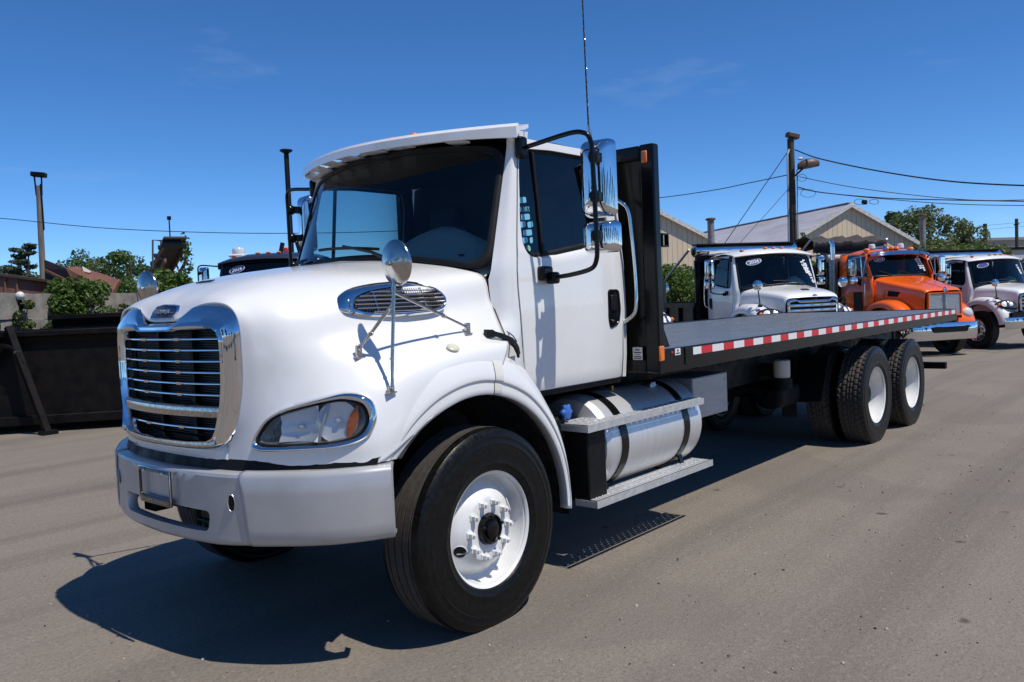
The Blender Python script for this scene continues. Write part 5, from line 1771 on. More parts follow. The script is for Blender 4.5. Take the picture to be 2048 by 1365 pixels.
# roof
rr = []
for x, zc in ((.60, 2.66), (.70, 2.76), (.95, 2.84), (1.35, 2.86), (1.70, 2.82), (1.78, 2.70)):
    rr.append([(x, w, zc - .16 * abs(w / .93) ** 4) for w in [-.93 + 1.86 * k / 16 for k in range(17)]])
b.loft(rr)
for sgn in (-1, 1):      # posts round the side window
    for (xa, xb) in ((1.46, 1.77), (.42, .60)):
        b.loft([[(xa, sgn * .97, 2.10), (xb, sgn * .97, 2.10)], [(xa + (.16 if xa < 1 else 0), sgn * .955, 2.40), (xb + (.10 if xa < 1 else 0), sgn * .955, 2.40)], [(xa + (.24 if xa < 1 else 0), sgn * .93, 2.72), (xb + (.16 if xa < 1 else 0), sgn * .93, 2.72)]])
b.loft([[(1.77, -.97, 2.1), (1.77, .97, 2.1)], [(1.77, -.93, 2.75), (1.77, .93, 2.75)]])
b.build('cab', ORG, OR, smooth=40, solid=.01)
b = MB(); b.box((1.2, 0, 1.6), (.9, 1.8, .9)); b.box((1.74, 0, 2.4), (.02, 1.8, .7)); b.build('cab_interior', TRIM, OR, smooth=0)
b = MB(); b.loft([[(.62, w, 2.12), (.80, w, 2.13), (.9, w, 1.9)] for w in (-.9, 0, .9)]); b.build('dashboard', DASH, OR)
b = MB(); b.loft([[(.44 + .12 * abs(w / .86) ** 2.5, w, 2.10), (.54 + .11 * abs(w / .86) ** 2.5, w, 2.40), (.63 + .10 * abs(w / .86) ** 2.5, w * .97, 2.68)] for w in [-.86 + 1.72 * k / 12 for k in range(13)]]); b.build('windshield', WGLASS, OR, smooth=60)
b = MB()
lp = [(.43 + .12 * abs(w / .88) ** 2.5, w, 2.095) for w in [-.88 + 1.76 * k / 10 for k in range(11)]] + [(.62 + .10, .86, 2.69)] + [(.62 + .10 * abs(w / .88) ** 2.5, w * .97, 2.69) for w in [.86 - 1.72 * k / 10 for k in range(11)]]
b.tube(lp, .022, 6, closed=True); b.build('windshield_seal', GASKET, OR)
for sgn in (-1, 1):
    b = MB(); b.loft([[(.60, sgn * .965, 2.10), (1.46, sgn * .965, 2.10)], [(.84, sgn * .93, 2.70), (1.46, sgn * .93, 2.70)]]); b.build('side_window', SGLASS, OR, smooth=0)
    b = MB(); b.box((1.05, sgn * .972, 1.93), (.42, .012, .24)); b.build('lower_side_window', mat('black_window', (.006, .006, .007), .08, spec=.6), OR, bevel=.01)
    b = MB(); b.box((.98, sgn * .988, 1.45), (.36, .012, .50)); b.build('access_panel', BLACKT, OR, bevel=.02)
    b = MB(); b.box((1.60, sgn * .988, 1.45), (.12, .012, .22)); b.build('door_handle', BLACKT, OR, bevel=.01)
    b = MB(); b.tube([(1.74, sgn * 1.0, 1.25), (1.74, sgn * 1.07, 1.27), (1.74, sgn * 1.07, 1.95), (1.74, sgn * 1.0, 1.98)], .016, 8); b.build('grab_handle', CHROME, OR)
    b = MB(); b.tube([(.62, sgn * 1.0, 1.30), (.62, sgn * 1.05, 1.32), (.62, sgn * 1.05, 1.90), (.62, sgn * 1.0, 1.93)], .014, 8); b.build('grab_handle', CHROME, OR)
    # tripod mirrors
    e = empty('mirror_assembly', (0, 0, 0), 0, OR)
    b = MB(); b.box((.62, sgn * 1.42, 2.36), (.10, .21, .46)); b.build('main_mirror', CHROME, e, bevel=.04, seg=3)
    b = MB(); b.lathe([(-.03, .10), (-.03, .118), (.0, .12), (.03, .10), (.05, .001)], (.60, sgn * 1.40, 2.00), (-1, 0, 0), 24); b.build('convex_mirror', CHROME, e)
    b = MB(); b.tube([(.60, sgn * .97, 2.08), (.58, sgn * 1.40, 2.12), (.58, sgn * 1.42, 2.60), (.72, sgn * .95, 2.66)], .014, 8); b.tube([(.58, sgn * 1.14, 2.12), (.62, sgn * 1.0, 2.60)], .012, 8); b.tube([(.58, sgn * 1.16, 2.10), (.60, sgn * 1.18, 2.62)], .012, 8); b.build('mirror_arm', CHROME, e)
# chrome visor
b = MB(); b.loft([[(.80, w, 2.80 - .10 * abs(w / .9) ** 3), (.44 + .10 * abs(w / .9) ** 2.2, w, 2.76 - .07 * abs(w / .9) ** 3), (.36 + .14 * abs(w / .9) ** 2.2, w, 2.66 - .03 * abs(w / .9) ** 3), (.40 + .14 * abs(w / .9) ** 2.2, w, 2.65 - .03 * abs(w / .9) ** 3)] for w in [-.92 + 1.84 * k / 16 for k in range(17)]]); b.build('sun_visor', CHROME, OR, smooth=30)
for w in (-.62, -.16, 0.0, .16, .78):
    b = MB(); b.sphere((.86, w, 2.86 - .06 * abs(w)), .09, 14, 8, sc=(1.1, .9, .55)); b.build('marker_light', AMBER, OR)
for w in (-.42, .50):
    b = MB(); b.lathe([(0, .09), (.09, .085), (.12, .06), (.122, .001)], (1.0, w, 2.86), (0, 0, 1), 18); b.build('roof_beacon', MATS['clear_beacon'], OR)
b = MB(); b.lathe([(0, .035), (.3, .035), (.32, .07), (.34, .07)], (.62, .66, 2.86), (-1, 0, 0), 16); b.build('air_horn', CHROME, OR)
# hood
G = [
 [(-1.02, 0, 1.66), (-1.01, .36, 1.66), (-.99, .52, 1.63), (-.98, .55, 1.55), (-.97, .56, 1.30), (-.97, .56, .95)],
 [(-.90, 0, 1.74), (-.89, .38, 1.735), (-.88, .54, 1.70), (-.87, .58, 1.58), (-.86, .59, 1.30), (-.86, .59, .95)],
 [(-.45, 0, 1.86), (-.45, .40, 1.85), (-.45, .62, 1.80), (-.45, .67, 1.68), (-.45, .68, 1.35), (-.45, .68, .95)],
 [(.05, 0, 1.98), (.05, .50, 1.97), (.05, .72, 1.92), (.05, .78, 1.80), (.05, .80, 1.42), (.05, .80, .95)],
 [(.40, 0, 2.08), (.42, .58, 2.07), (.44, .84, 2.02), (.45, .90, 1.90), (.45, .92, 1.45), (.45, .92, .95)],
]
H = bispline(G, 5, 5)
b = MB(); b.loft([[(p.x, -p.y, p.z) for p in r] for r in H]); b.loft([[(p.x, p.y, p.z) for p in r] for r in H], flip=True); b.build('hood', ORG, OR, smooth=50)
b = MB(); b.tube([(p[0].x, 0, p[0].z + .002) for p in H[4:]], .008, 6); b.build('hood_crease', ORG, OR)
for sgn in (-1, 1):
    b = MB(); b.loft(round_fender(sgn, 0, .76, .50, 1.14, .12, .57)); b.build('fender', ORG, OR, smooth=50)
    b = MB(); rw = []
    for i in range(19):
        a = R(176 - 172 * i / 18); rw.append([(math.cos(a) * .70, sgn * w, .55 + math.sin(a) * .71) for w in (1.10, .85, .45)])
    b.loft(rw); b.build('wheel_well_liner', BLACKM, OR)
    b = MB(); b.prism([(-.30, sgn * .70, 1.66), (.02, sgn * .80, 1.70), (.05, sgn * .81, 1.56), (-.22, sgn * .735, 1.54)], (0, sgn * .008, 0)); b.build('hood_vent', BLACKM, OR, smooth=0)
    b = MB(); b.box((.16, sgn * .86, 1.62), (.05, .012, .20)); b.build('side_emblem', STEEL, OR, bevel=.004)
    b = MB(); b.sphere((-.80, sgn * .88, 1.06), .17, 18, 10, sc=(.60, .95, .85)); b.build('headlight', mat('clear_lamp', (.72, .74, .74), .08, coat=.8, var=.3, vscale=30), OR)
    b = MB(); b.sphere((-.74, sgn * 1.03, 1.02), .10, 14, 8, sc=(.8, .9, 1.1)); b.build('turn_signal', AMBER, OR)
# grille: polished frame, mesh, centre bar
b = MB(); fr = rounded([(-.52, 1.02), (.52, 1.02), (.50, 1.62), (-.50, 1.62)], .04, 3); fi = rounded([(-.475, 1.06), (.475, 1.06), (.46, 1.585), (-.46, 1.585)], .03, 3)
O, I = ring_pair(fr, fi, (0, 1.3), 20)
b.loft([[(-.98, w, z) for w, z in O], [(-1.045, w, z) for w, z in lerp2(O, I, .15)], [(-1.045, w, z) for w, z in lerp2(O, I, .85)], [(-1.0, w, z) for w, z in I]], True); og = b.build('grille_surround', ORG, OR, smooth=30)
b = MB(); b.box((-1.0, 0, 1.31), (.02, .95, .53)); b.build('grille_mesh', mat('bright_grille_mesh', (.50, .50, .48), .35, metal=.6, var=.3, vscale=20), og, smooth=0)
for k in range(16):
    b = MB(); b.box((-1.015, 0, 1.075 + k * .0315), (.012, .93, .010)); b.build('grille_slat', ALU_STEP, og, smooth=0)
b = MB(); b.box((-1.05, 0, 1.31), (.04, .035, .54)); b.build('grille_bar', CHROME, og, bevel=.008)
b = MB(); b.sphere((-1.03, 0, 1.66), .07, 14, 8, sc=(.8, .7, 1.3)); b.build('hood_ornament', CHROME, OR)
b = MB(); b.box((-1.10, 0, 1.62), (.02, .06, .11)); b.build('badge', REDL, OR, bevel=.01)
bpp = spline([(-.74, -1.10, 0), (-.98, -1.04, 0), (-1.15, -.74, 0), (-1.19, 0, 0), (-1.15, .74, 0), (-.98, 1.04, 0), (-.74, 1.10, 0)], 6)
b = MB(); b.loft([[(p.x + .10, p.y, .865), (p.x + .015, p.y, .86), (p.x, p.y, .83), (p.x - .006, p.y, .66), (p.x, p.y, .49), (p.x + .03, p.y, .43), (p.x + .14, p.y, .42)] for p in bpp]); b.build('bumper', CHROME, OR, smooth=40)
b = MB(); b.prism([(-1.212, w, z) for w, z in rounded([(-.50, .62), (.50, .62), (.56, .76), (-.56, .76)], .04, 3)], (.03, 0, 0)); b.build('bumper_opening', BLACKM, OR, smooth=0)
b = MB(); b.box((-.3, 0, 1.0), (1.2, .85, .8)); b.box((2.6, 0, .88), (6.6, .9, .26)); b.build('chassis', BLACKM, OR, smooth=0)
for p in FWHEELS[:2] + FWHEELS[2:6]:
    c = copy_part(p, OR, (p.location.x - (1.6 if p.location.x > 3 else 0), p.location.y, p.location.z))
# stack with perforated shield
e = empty('exhaust_stack', (1.98, 1.02, 0), 0, OR)
b = MB(); b.lathe([(1.1, .065), (2.95, .065)], (0, 0, 0), (0, 0, 1), 20); b.tube([(0, 0, 2.95), (.0, 0, 3.05), (.06, .03, 3.16)], .065, 16); b.build('stack_pipe', CHROME, e, smooth=60)
b = MB(); b.lathe([(1.15, .118), (2.62, .118)], (0, 0, 0), (0, 0, 1), 24); b.build('heat_shield', mat('perforated_shield', (.45, .45, .46), .3, metal=.9, var=.8, vscale=70, vcol=(.05, .05, .05), det=1), e, smooth=60)
dump_body(OR, BLACKP, x0=2.35, x1=6.3, z1=2.50, arm=False, tarp=mat('white_tarp_housing', (.62, .62, .60), .4))
b = MB(); rows = []
for k in range(25):
    w = -1.25 + 2.5 * k / 24
    sag = .06 * math.sin(k * 1.1) + .035 * math.sin(k * 2.7 + 1)
    rows.append([(2.55, w, 2.86), (2.52, w, 3.16 + sag * .5), (2.9, w, 3.30 + sag), (4.4, w, 3.24 - sag), (6.2, w, 3.15 + sag)])
b.loft(rows); b.build('tarp', mat('dark_mesh_tarp', (.055, .05, .047), .8, var=.3, vscale=6), OR, smooth=60, solid=.01)
b = MB(); b.tube([(2.60, 1.30, 3.22), (2.9, 1.36, 2.95), (4.2, 1.36, 1.9)], .035, 8); b.build('tarp_arm', STEEL, OR)
b = MB(); b.tube([(2.60, -1.30, 3.22), (2.9, -1.36, 2.95), (4.2, -1.36, 1.9)], .035, 8); b.build('tarp_arm', STEEL, OR)
def WMo(w, f, tilt=0.):
    p = lambda w, f: Vector((.44 + .19 * f + .12 * abs(w / .86) ** 2.5, w, 2.10 + .58 * f)) + Vector((-.012, 0, .004))
    o = p(w, f); x = (p(w - .04, f) - o).normalized(); y = (p(w, f + .05) - o); y = (y - x * y.dot(x)).normalized()
    return frame(o, x * math.cos(tilt) + y * math.sin(tilt), y * math.cos(tilt) - x * math.sin(tilt))
oval_sticker(OR, '2018', WMo(.58, .76, .10), .16)
for tx, w in (('97475', -.62), ('UM4768', -.74)):
    text_mesh('windshield_writing', tx, .13, WMo(w, .52, R(-70)), STICKW, OR, 0, .2, .005)
for w in (-.25, .35):
    b = MB(); b.tube([(.41, w, 2.12), (.50, w + .35, 2.24)], .010, 6); b.build('wiper', BLACKT, OR)

# ================================================================== the yard round about
CAMP = mt.translation.copy()
def at(x, y, d):
    """world point seen at photo pixel x, y, d metres deep"""
    f = 1661.667
    return CAMP + r2_ * ((x - 1024) / f * d) + u2_ * (-(y - 682.5) / f * d) + d_ * d

# ---------------------------------------------------------------- foliage
def leaf_mat(name, c1, c2, tr=.30):
    m = bpy.data.materials.new(name); m.use_nodes = True
    n, l = m.node_tree.nodes, m.node_tree.links
    b = n['Principled BSDF']; b.inputs['Roughness'].default_value = .5; b.inputs['Specular IOR Level'].default_value = .35
    g = n.new('ShaderNodeNewGeometry'); r = n.new('ShaderNodeValToRGB')
    r.color_ramp.elements[0].color = (*c1, 1); r.color_ramp.elements[1].color = (*c2, 1)
    l.new(g.outputs['Random Per Island'], r.inputs['Fac']); l.new(r.outputs['Color'], b.inputs['Base Color'])
    t = n.new('ShaderNodeBsdfTranslucent'); hs = n.new('ShaderNodeHueSaturation'); hs.inputs['Value'].default_value = 1.5
    l.new(r.outputs['Color'], hs.inputs['Color']); l.new(hs.outputs['Color'], t.inputs['Color'])
    x = n.new('ShaderNodeMixShader'); x.inputs['Fac'].default_value = tr
    l.new(b.outputs['BSDF'], x.inputs[1]); l.new(t.outputs['BSDF'], x.inputs[2]); l.new(x.outputs['Shader'], n['Material Output'].inputs['Surface'])
    return m
LEAF = leaf_mat('green_leaf', (.035, .075, .012), (.115, .185, .035))
LEAF_D = leaf_mat('dark_green_leaf', (.022, .048, .014), (.070, .115, .030))
LEAF_L = leaf_mat('olive_leaf', (.060, .090, .028), (.135, .165, .055))
PINE = leaf_mat('pine_needle', (.028, .050, .028), (.060, .085, .045), .1)
BARK = mat('bark', (.085, .062, .045), .9, var=.5, vscale=10, bump=.4, bscale=30, stretch=(1, 1, .2))
def foliage(name, blobs, n, size, m, parent, rnd, long=1.5, up=.4):
    V, F = [], []
    tot = sum(r[0] * r[1] * r[2] for c, r in blobs) ** 1.0
    for c, r in blobs:
        k = max(6, int(n * (r[0] * r[1] * r[2]) / tot))
        for _ in range(k):
            while True:
                p = Vector((rnd.uniform(-1, 1), rnd.uniform(-1, 1), rnd.uniform(-1, 1)))
                if .12 < p.length < 1: break
            p = p * (p.length ** -.45)          # towards the shell
            if p.length > 1.08: p.normalize()
            q = Vector(c) + Vector((p.x * r[0], p.y * r[1], p.z * r[2]))
            nrm = (p.normalized() * .6 + Vector((rnd.uniform(-1, 1), rnd.uniform(-1, 1), rnd.uniform(-1, 1) + up))).normalized()
            t = nrm.orthogonal().normalized()
            a = rnd.uniform(0, 6.283)
            t = (t * math.cos(a) + nrm.cross(t) * math.sin(a)); s_ = nrm.cross(t)
            z = size * rnd.uniform(.6, 1.25)
            b0 = len(V)
            V += [q - t * z * long * .5, q + s_ * z * .5 + nrm * z * .12, q + t * z * long * .5 - nrm * z * .1, q - s_ * z * .5 + nrm * z * .12]
            F.append((b0, b0 + 1, b0 + 2)); F.append((b0, b0 + 2, b0 + 3))
    me = bpy.data.meshes.new(name); me.from_pydata([tuple(v) for v in V], [], F); me.materials.append(m); me.update()
    o = bpy.data.objects.new(name, me); COL.objects.link(o); o.parent = parent
    return o
def shrub(name, label, group, base, w, h, n, size, m, seed, depth=None, clumps=14, cat='shrub', trail=None):
    rnd = random.Random(seed)
    e = empty(name, base); tag(e, label, cat, group)
    d = depth or w
    bl = []
    st = MB()
    for k in range(clumps):
        a = rnd.uniform(0, 6.283); rr = rnd.random() ** .6
        z = h * rnd.uniform(.22, .92)
        lim = math.sin(math.pi * min(1, max(.12, z / h * .85 + .1)))
        c = Vector((math.cos(a) * rr * w * .42 * (lim + .25), math.sin(a) * rr * d * .42 * (lim + .25), z))
        s_ = rnd.uniform(.13, .25) * min(w, h)
        bl.append((c, (s_ * rnd.uniform(.8, 1.3), s_ * rnd.uniform(.8, 1.2), s_ * rnd.uniform(.6, 1.0))))
        st.tube([(rnd.uniform(-.05, .05), rnd.uniform(-.05, .05), 0), tuple(c * .5 + Vector((0, 0, h * .06))), tuple(c)], [.02 * h ** .5, .014 * h ** .5, .005], 5)
    if trail:
        for c, r in trail: bl.append((Vector(c), r))
    foliage('foliage', bl, n, size, m, e, rnd)
    st.build('stems', BARK, e)
    return e
def tree(name, label, group, base, h, w, n, size, m, seed, trunk=.3, crown0=.25, clumps=30, droop=0., cat='tree'):
    rnd = random.Random(seed)
    e = empty(name, base); tag(e, label, cat, group)
    tb = MB(); bl = []
    top = Vector((rnd.uniform(-.3, .3), rnd.uniform(-.3, .3), h * .9))
    tb.tube([(0, 0, -.3), tuple(top * .35 + Vector((.1, .05, 0))), tuple(top * .7), tuple(top)], [trunk * .5, trunk * .38, trunk * .22, .03], 8)
    for k in range(clumps):
        a = rnd.uniform(0, 6.283); f = rnd.uniform(crown0, .97)
        env = math.sin(math.pi * min(.97, (f - crown0) / (1 - crown0) * .80 + .16)) ** .7
        rr = (rnd.random() ** .5) * w * .5 * env
        c = Vector((math.cos(a) * rr, math.sin(a) * rr, f * h - droop * rr))
        s_ = w * rnd.uniform(.09, .17)
        bl.append((c, (s_ * rnd.uniform(.9, 1.4), s_ * rnd.uniform(.9, 1.4), s_ * rnd.uniform(.55, .95) * (1 + droop))))
        if k % 2 == 0:
            q = top * max(.25, f - .2)
            tb.tube([tuple(q), tuple(q.lerp(c, .55) + Vector((0, 0, .06 * h * .3))), tuple(c)], [trunk * .16, trunk * .09, .015], 5)
    foliage('crown', bl, n, size, m, e, rnd)
    tb.build('trunk', BARK, e)
    return e

# ---------------------------------------------------------------- left: containers, block wall, plants
STEELB = mat('black_container_paint', (.0035, .0035, .0038), .55, spec=.15, var=.5, vscale=5, vcol=(.010, .007, .006), rvar=.15)
def container(name, label, P, Q, hgt, wid, ribs=(), z0=.12, group=None):
    """open steel box: long side from P to Q (ground points), wid metres deep behind"""
    P, Q = Vector(P), Vector(Q)
    L = (Q - P).length; ang = math.atan2(Q.y - P.y, Q.x - P.x)
    e = empty(name, P, ang); tag(e, label, 'container', group)
    sg = 1
    for y, nm in ((0.02, 'side_wall'), (wid - .02, 'side_wall')):
        b = MB(); b.box((L / 2, y, (z0 + hgt) / 2), (L, .04, hgt - z0)); b.build(nm, STEELB, e, smooth=0)
    for x in (.02, L - .02):
        b = MB(); b.box((x, wid / 2, (z0 + hgt) / 2), (.04, wid, hgt - z0)); b.build('end_wall', STEELB, e, smooth=0)
    b = MB(); b.box((L / 2, wid / 2, z0 + .03), (L, wid, .05)); b.build('container_floor', STEELB, e, smooth=0)
    for y in (-.03, wid + .03):
        b = MB(); b.box((L / 2, y, hgt - .045), (L + .12, .11, .09)); b.build('top_rail', STEELB, e, bevel=.012)
        b = MB(); b.prism([(0, y - .05, hgt - .10), (L, y - .05, hgt - .10), (L, y, hgt - .19), (0, y, hgt - .19)], (0, .02, 0)); b.build('rail_flange', STEELB, e, smooth=0)
        b = MB(); b.box((L / 2, y, z0 + .07), (L, .10, .14)); b.build('bottom_rail', STEELB, e, bevel=.012)
    for x in ribs:
        b = MB(); b.box((x, -.03, (z0 + hgt) / 2), (.10, .07, hgt - z0 - .2)); b.build('side_rib', STEELB, e, bevel=.008)
    b = MB(); b.box((L * .12, wid / 2, z0 / 2), (.2, wid, z0)); b.box((L * .88, wid / 2, z0 / 2), (.2, wid, z0)); b.build('skid', STEELB, e, smooth=0)
    return e
ud = Vector((.787, -.617, 0))
P0 = Vector((1.203, 9.918, 0))
C1 = container('steel_container', 'long open black steel container on the ground at the left edge', P0 - ud * 2.6, P0 + ud * 2.55, 1.54, 2.1, (.7, 4.8))
# leaning gate frame in front of the container
nv = Vector((-.617, -.787, 0))
gp = lambda s, z, off: P0 + ud * s + nv * off + Vector((0, 0, z))
e = empty('leaning_frame', gp(.62, 0, .28)); tag(e, 'black steel frame with two prongs leaning on the container', 'frame')
O0 = gp(.62, 0, .28)
b = MB(); b.bar(gp(.78, .0, .34) - O0, gp(.26, 1.62, .12) - O0, .10, .10, (1, 0, 0)); b.build('brace', STEELB, e, bevel=.01)
b = MB(); b.bar(gp(.02, 1.0, .11) - O0, gp(.12, 1.66, .12) - O0, .09, .07, (1, 0, 0)); b.build('prong', STEELB, e, bevel=.01)
b = MB(); b.tube([tuple(gp(.05, 1.15, .13) - O0), tuple(gp(.18, 1.33, .15) - O0), tuple(gp(.34, 1.30, .18) - O0), tuple(gp(.45, 1.05, .2) - O0)], .05, 8); b.build('arch_tube', STEELB, e)
b = MB(); b.box(gp(.38, 1.24, .21) - O0, (.10, .04, .03)); b.build('hook', STEEL, e)
b = MB(); b.box(gp(.78, .03, .34) - O0, (.22, .18, .06)); b.build('foot_plate', STEELB, e, smooth=0)
C2 = container('steel_container', 'second black steel container standing behind the first', Vector((2.95, 12.35, 0)), Vector((5.9, 10.2, 0)), 1.78, 1.8, (1.2, 2.4))

CONC = mat('weathered_concrete', (.30, .275, .24), .9, var=.55, vscale=3.2, bump=.35, bscale=14, vcol=(.15, .14, .125), det=8)
WP, WDv = Vector((3.44, 15.92, 0)), Vector((.896, .443, 0))
wall = empty('block_wall', WP, math.atan2(WDv.y, WDv.x)); tag(wall, 'wall of stacked grey concrete blocks overgrown with vines', 'wall')
rnd = random.Random(3)
blm = []
for k in range(4):
    b = MB()
    hx, hy, hz = .60, .30, .285
    b.box((0, 0, 0), (2 * hx, 2 * hy, 2 * hz))
    bm = bmesh.new(); me = bpy.data.meshes.new('block')
    me.from_pydata([tuple(v) for v in b.v], [], b.f); bm.from_mesh(me)
    bmesh.ops.subdivide_edges(bm, edges=bm.edges, cuts=3, use_grid_fill=True)
    for v in bm.verts:
        edge = (abs(abs(v.co.x) - hx) < .01) + (abs(abs(v.co.y) - hy) < .01) + (abs(abs(v.co.z) - hz) < .01)
        v.co *= 1 - .022 * max(0, edge - 1) * rnd.random() * 1.6
        v.co += Vector((rnd.uniform(-1, 1), rnd.uniform(-1, 1), rnd.uniform(-1, 1))) * .010
    bm.to_mesh(me); bm.free(); me.materials.append(CONC); me.shade_smooth(); me.set_sharp_from_angle(angle=R(38)); blm.append(me)
for row in range(4):
    for k in range(-4, 9):
        o = bpy.data.objects.new('block', blm[rnd.randrange(4)]); COL.objects.link(o); o.parent = wall
        o.location = (k * 1.235 + (.6 if row % 2 else 0) + rnd.uniform(-.02, .02), rnd.uniform(-.05, .05), .285 + row * .575 + (rnd.uniform(-.01, .02)))
        o.rotation_euler = (0, 0, rnd.uniform(-.03, .03))
def wpt(s, off, z=0.): return WP + WDv * s + Vector((.443, -.896, 0)) * off + Vector((0, 0, z))
shrub('vine_shrub', 'large leafy green vine spilling over the block wall', 'plants on the wall', wpt(1.40, .45, 1.30), 1.45, 1.35, 3600, .075, LEAF, 11, .9, 22)
shrub('vine_shrub', 'thin trailing vine left of the big one on the block wall', 'plants on the wall', wpt(-.10, .42, 1.15), .5, 1.0, 600, .065, LEAF_L, 12, .5, 9)
shrub('vine_shrub', 'small bright weed low between wall and black container', 'plants on the wall', wpt(.35, .70, .95), .65, .75, 700, .06, LEAF_L, 13, .6, 9)
shrub('vine_shrub', 'narrow strip of vine hanging at a block joint', 'plants on the wall', wpt(3.05, .36, 1.2), .5, 1.0, 700, .06, LEAF_D, 14, .3, 8)
shrub('vine_shrub', 'tall dense green shrub climbing the conveyor beside the navy truck', 'plants on the wall', at(352, 640, 20.5) * Vector((1, 1, 0)) + Vector((0, 0, .7)), 1.35, 2.15, 4600, .08, LEAF, 15, 1.2, 26, trail=[((.28, -.2, 2.25), (.16, .16, .3)), ((.30, -.2, 2.65), (.10, .10, .25)), ((.24, -.2, 2.9), (.07, .07, .15))])

# conveyor
RUST = mat('rusty_steel', (.19, .085, .045), .8, var=.6, vscale=4, vcol=(.10, .065, .05), bump=.15, bscale=20)
RUSTD = mat('red_oxide_sheet', (.150, .042, .028), .8, var=.65, vscale=2.2, vcol=(.17, .10, .075), bump=.1, bscale=12, det=7)
BELT = mat('conveyor_belt', (.035, .036, .040), .7, var=.3, vscale=5)
cb, ct = at(283, 612, 29), at(349, 489, 23)
e = empty('conveyor', (cb.x, cb.y, 0)); tag(e, 'inclined rusty conveyor with dark belt rising above the wall', 'conveyor')
OO_ = Vector((cb.x, cb.y, 0)); ax_ = (ct - cb).normalized(); sd_ = ax_.cross(Vector((0, 0, 1))).normalized(); up_ = sd_.cross(ax_)
if up_.z < 0: up_ = -up_
b = MB(); b.bar(cb - OO_, ct - OO_, .50, .05, up_); b.build('belt', BELT, e, smooth=0)
for s_ in (-.28, .28):
    b = MB(); b.bar(cb - OO_ + sd_ * s_ - up_ * .05, ct - OO_ + sd_ * s_ - up_ * .05, .06, .16, up_); b.build('side_rail', RUST, e, smooth=0)
    b = MB(); b.bar(cb - OO_ + sd_ * s_ - up_ * .62, ct - OO_ + sd_ * s_ - up_ * .45, .06, .08, up_); b.build('truss_chord', RUST, e, smooth=0)
    for k in range(9):
        a0 = cb.lerp(ct, k / 9) - OO_ + sd_ * s_ - up_ * .1; a1 = cb.lerp(ct, (k + (.5 if k % 2 else 1)) / 9) - OO_ + sd_ * s_ - up_ * .52
        b = MB(); b.bar(a0, a1, .045, .045, up_); b.build('truss_diagonal', RUST, e, smooth=0)
        b = MB(); b.box(cb.lerp(ct, (k + .5) / 9) - OO_ + sd_ * s_ * 1.12 + up_ * .03, (.09, .09, .12)); b.build('roller_bracket', BELT, e, smooth=0)
b = MB(); b.tube([ct - OO_ - sd_ * .36, ct - OO_ + sd_ * .36], .09, 14); b.build('head_drum', BELT, e)
b = MB(); b.bar(ct - OO_ + up_ * .12 - sd_ * .30, ct - OO_ + up_ * .12 + sd_ * .30, .5, .05, up_); b.tube([ct - OO_ + sd_ * .32 + up_ * .1, ct - OO_ + sd_ * .55 + up_ * .12, ct - OO_ + sd_ * .62 - up_ * .7], .025, 6); b.build('drum_guard', BELT, e, smooth=0)
for f in (.45, .85):
    q = cb.lerp(ct, f) - OO_
    for s_ in (-.26, .26):
        b = MB(); b.bar(q + sd_ * s_ - up_ * .5, Vector((q.x + sd_.x * s_, q.y + sd_.y * s_, 0)), .09, .09, (1, 0, 0)); b.build('support_leg', RUST, e, smooth=0)
b = MB(); b.tube([ct - OO_ + up_ * .1 + sd_ * .1, ct - OO_ + Vector((0, 0, .75)) + sd_ * .1], .018, 6); b.box(ct - OO_ + Vector((0, 0, .72)) + sd_ * .1, (.08, .08, .10)); b.build('marker_mast', STEELB, e)

# rusty hopper covers and the dark red shed
def slab(name, parent, pts, d, th, m, O):
    P_ = [at(x, y, dd) - O for x, y, dd in pts]
    b = MB(); b.prism(P_, d_ * th); return b.build(name, m, parent, smooth=0, bevel=.01)
O_ = at(160, 560, 25); O_.z = 0
e = empty('rusty_hopper', O_); tag(e, 'rusty red sheet metal hopper leaning behind the vines', 'hopper')
slab('dark_cover', e, [(88, 520, 25), (140, 540, 24.5), (150, 570, 24.5), (89, 538, 25)], None, .15, mat('brown_sheet', (.060, .035, .028), .7, var=.5, vscale=3), O_)
slab('red_edge', e, [(89, 538, 24.9), (150, 568, 24.4), (150, 574, 24.4), (89, 544, 24.9)], None, .15, RUSTD, O_)
slab('red_cover', e, [(132, 536, 24.2), (150, 533, 24.6), (205, 549, 24.2), (238, 562, 24.0), (224, 586, 23.6), (150, 575, 24)], None, .2, RUSTD, O_)
slab('pale_patch', e, [(164, 533, 24.35), (182, 543, 24.2), (178, 546, 24.1), (166, 543, 24.2)], None, .05, mat('pale_sheet', (.50, .48, .44), .6, var=.2, vscale=6), O_)
slab('hopper_front', e, [(150, 575, 24.1), (224, 586, 23.7), (222, 640, 23.7), (150, 640, 24.1)], None, .3, RUST, O_)
slab('hopper_side', e, [(89, 544, 25), (132, 560, 24.7), (132, 640, 24.7), (92, 640, 25)], None, .3, mat('brown_sheet', (.06, .035, .028)), O_)
for k in range(5):
    slab('hopper_rib', e, [(198 + k * 7, 577 + k * .6, 23.5), (200 + k * 7, 577 + k * .6, 23.5), (200 + k * 7, 600, 23.5), (198 + k * 7, 600, 23.5)], None, .1, RUSTD, O_)
O_ = at(0, 570, 23); O_.z = 0
e = empty('red_shed', O_); tag(e, 'dark red weathered shed with black roof at the left edge', 'shed')
slab('shed_wall', e, [(-60, 545, 23), (40, 558, 23), (38, 660, 23), (-60, 660, 23)], None, 2.0, RUSTD, O_)
slab('shed_roof', e, [(-64, 538, 22.9), (44, 553, 22.9), (44, 559, 22.9), (-64, 545, 22.9)], None, 2.2, mat('brown_sheet', (.06, .035, .028)), O_)
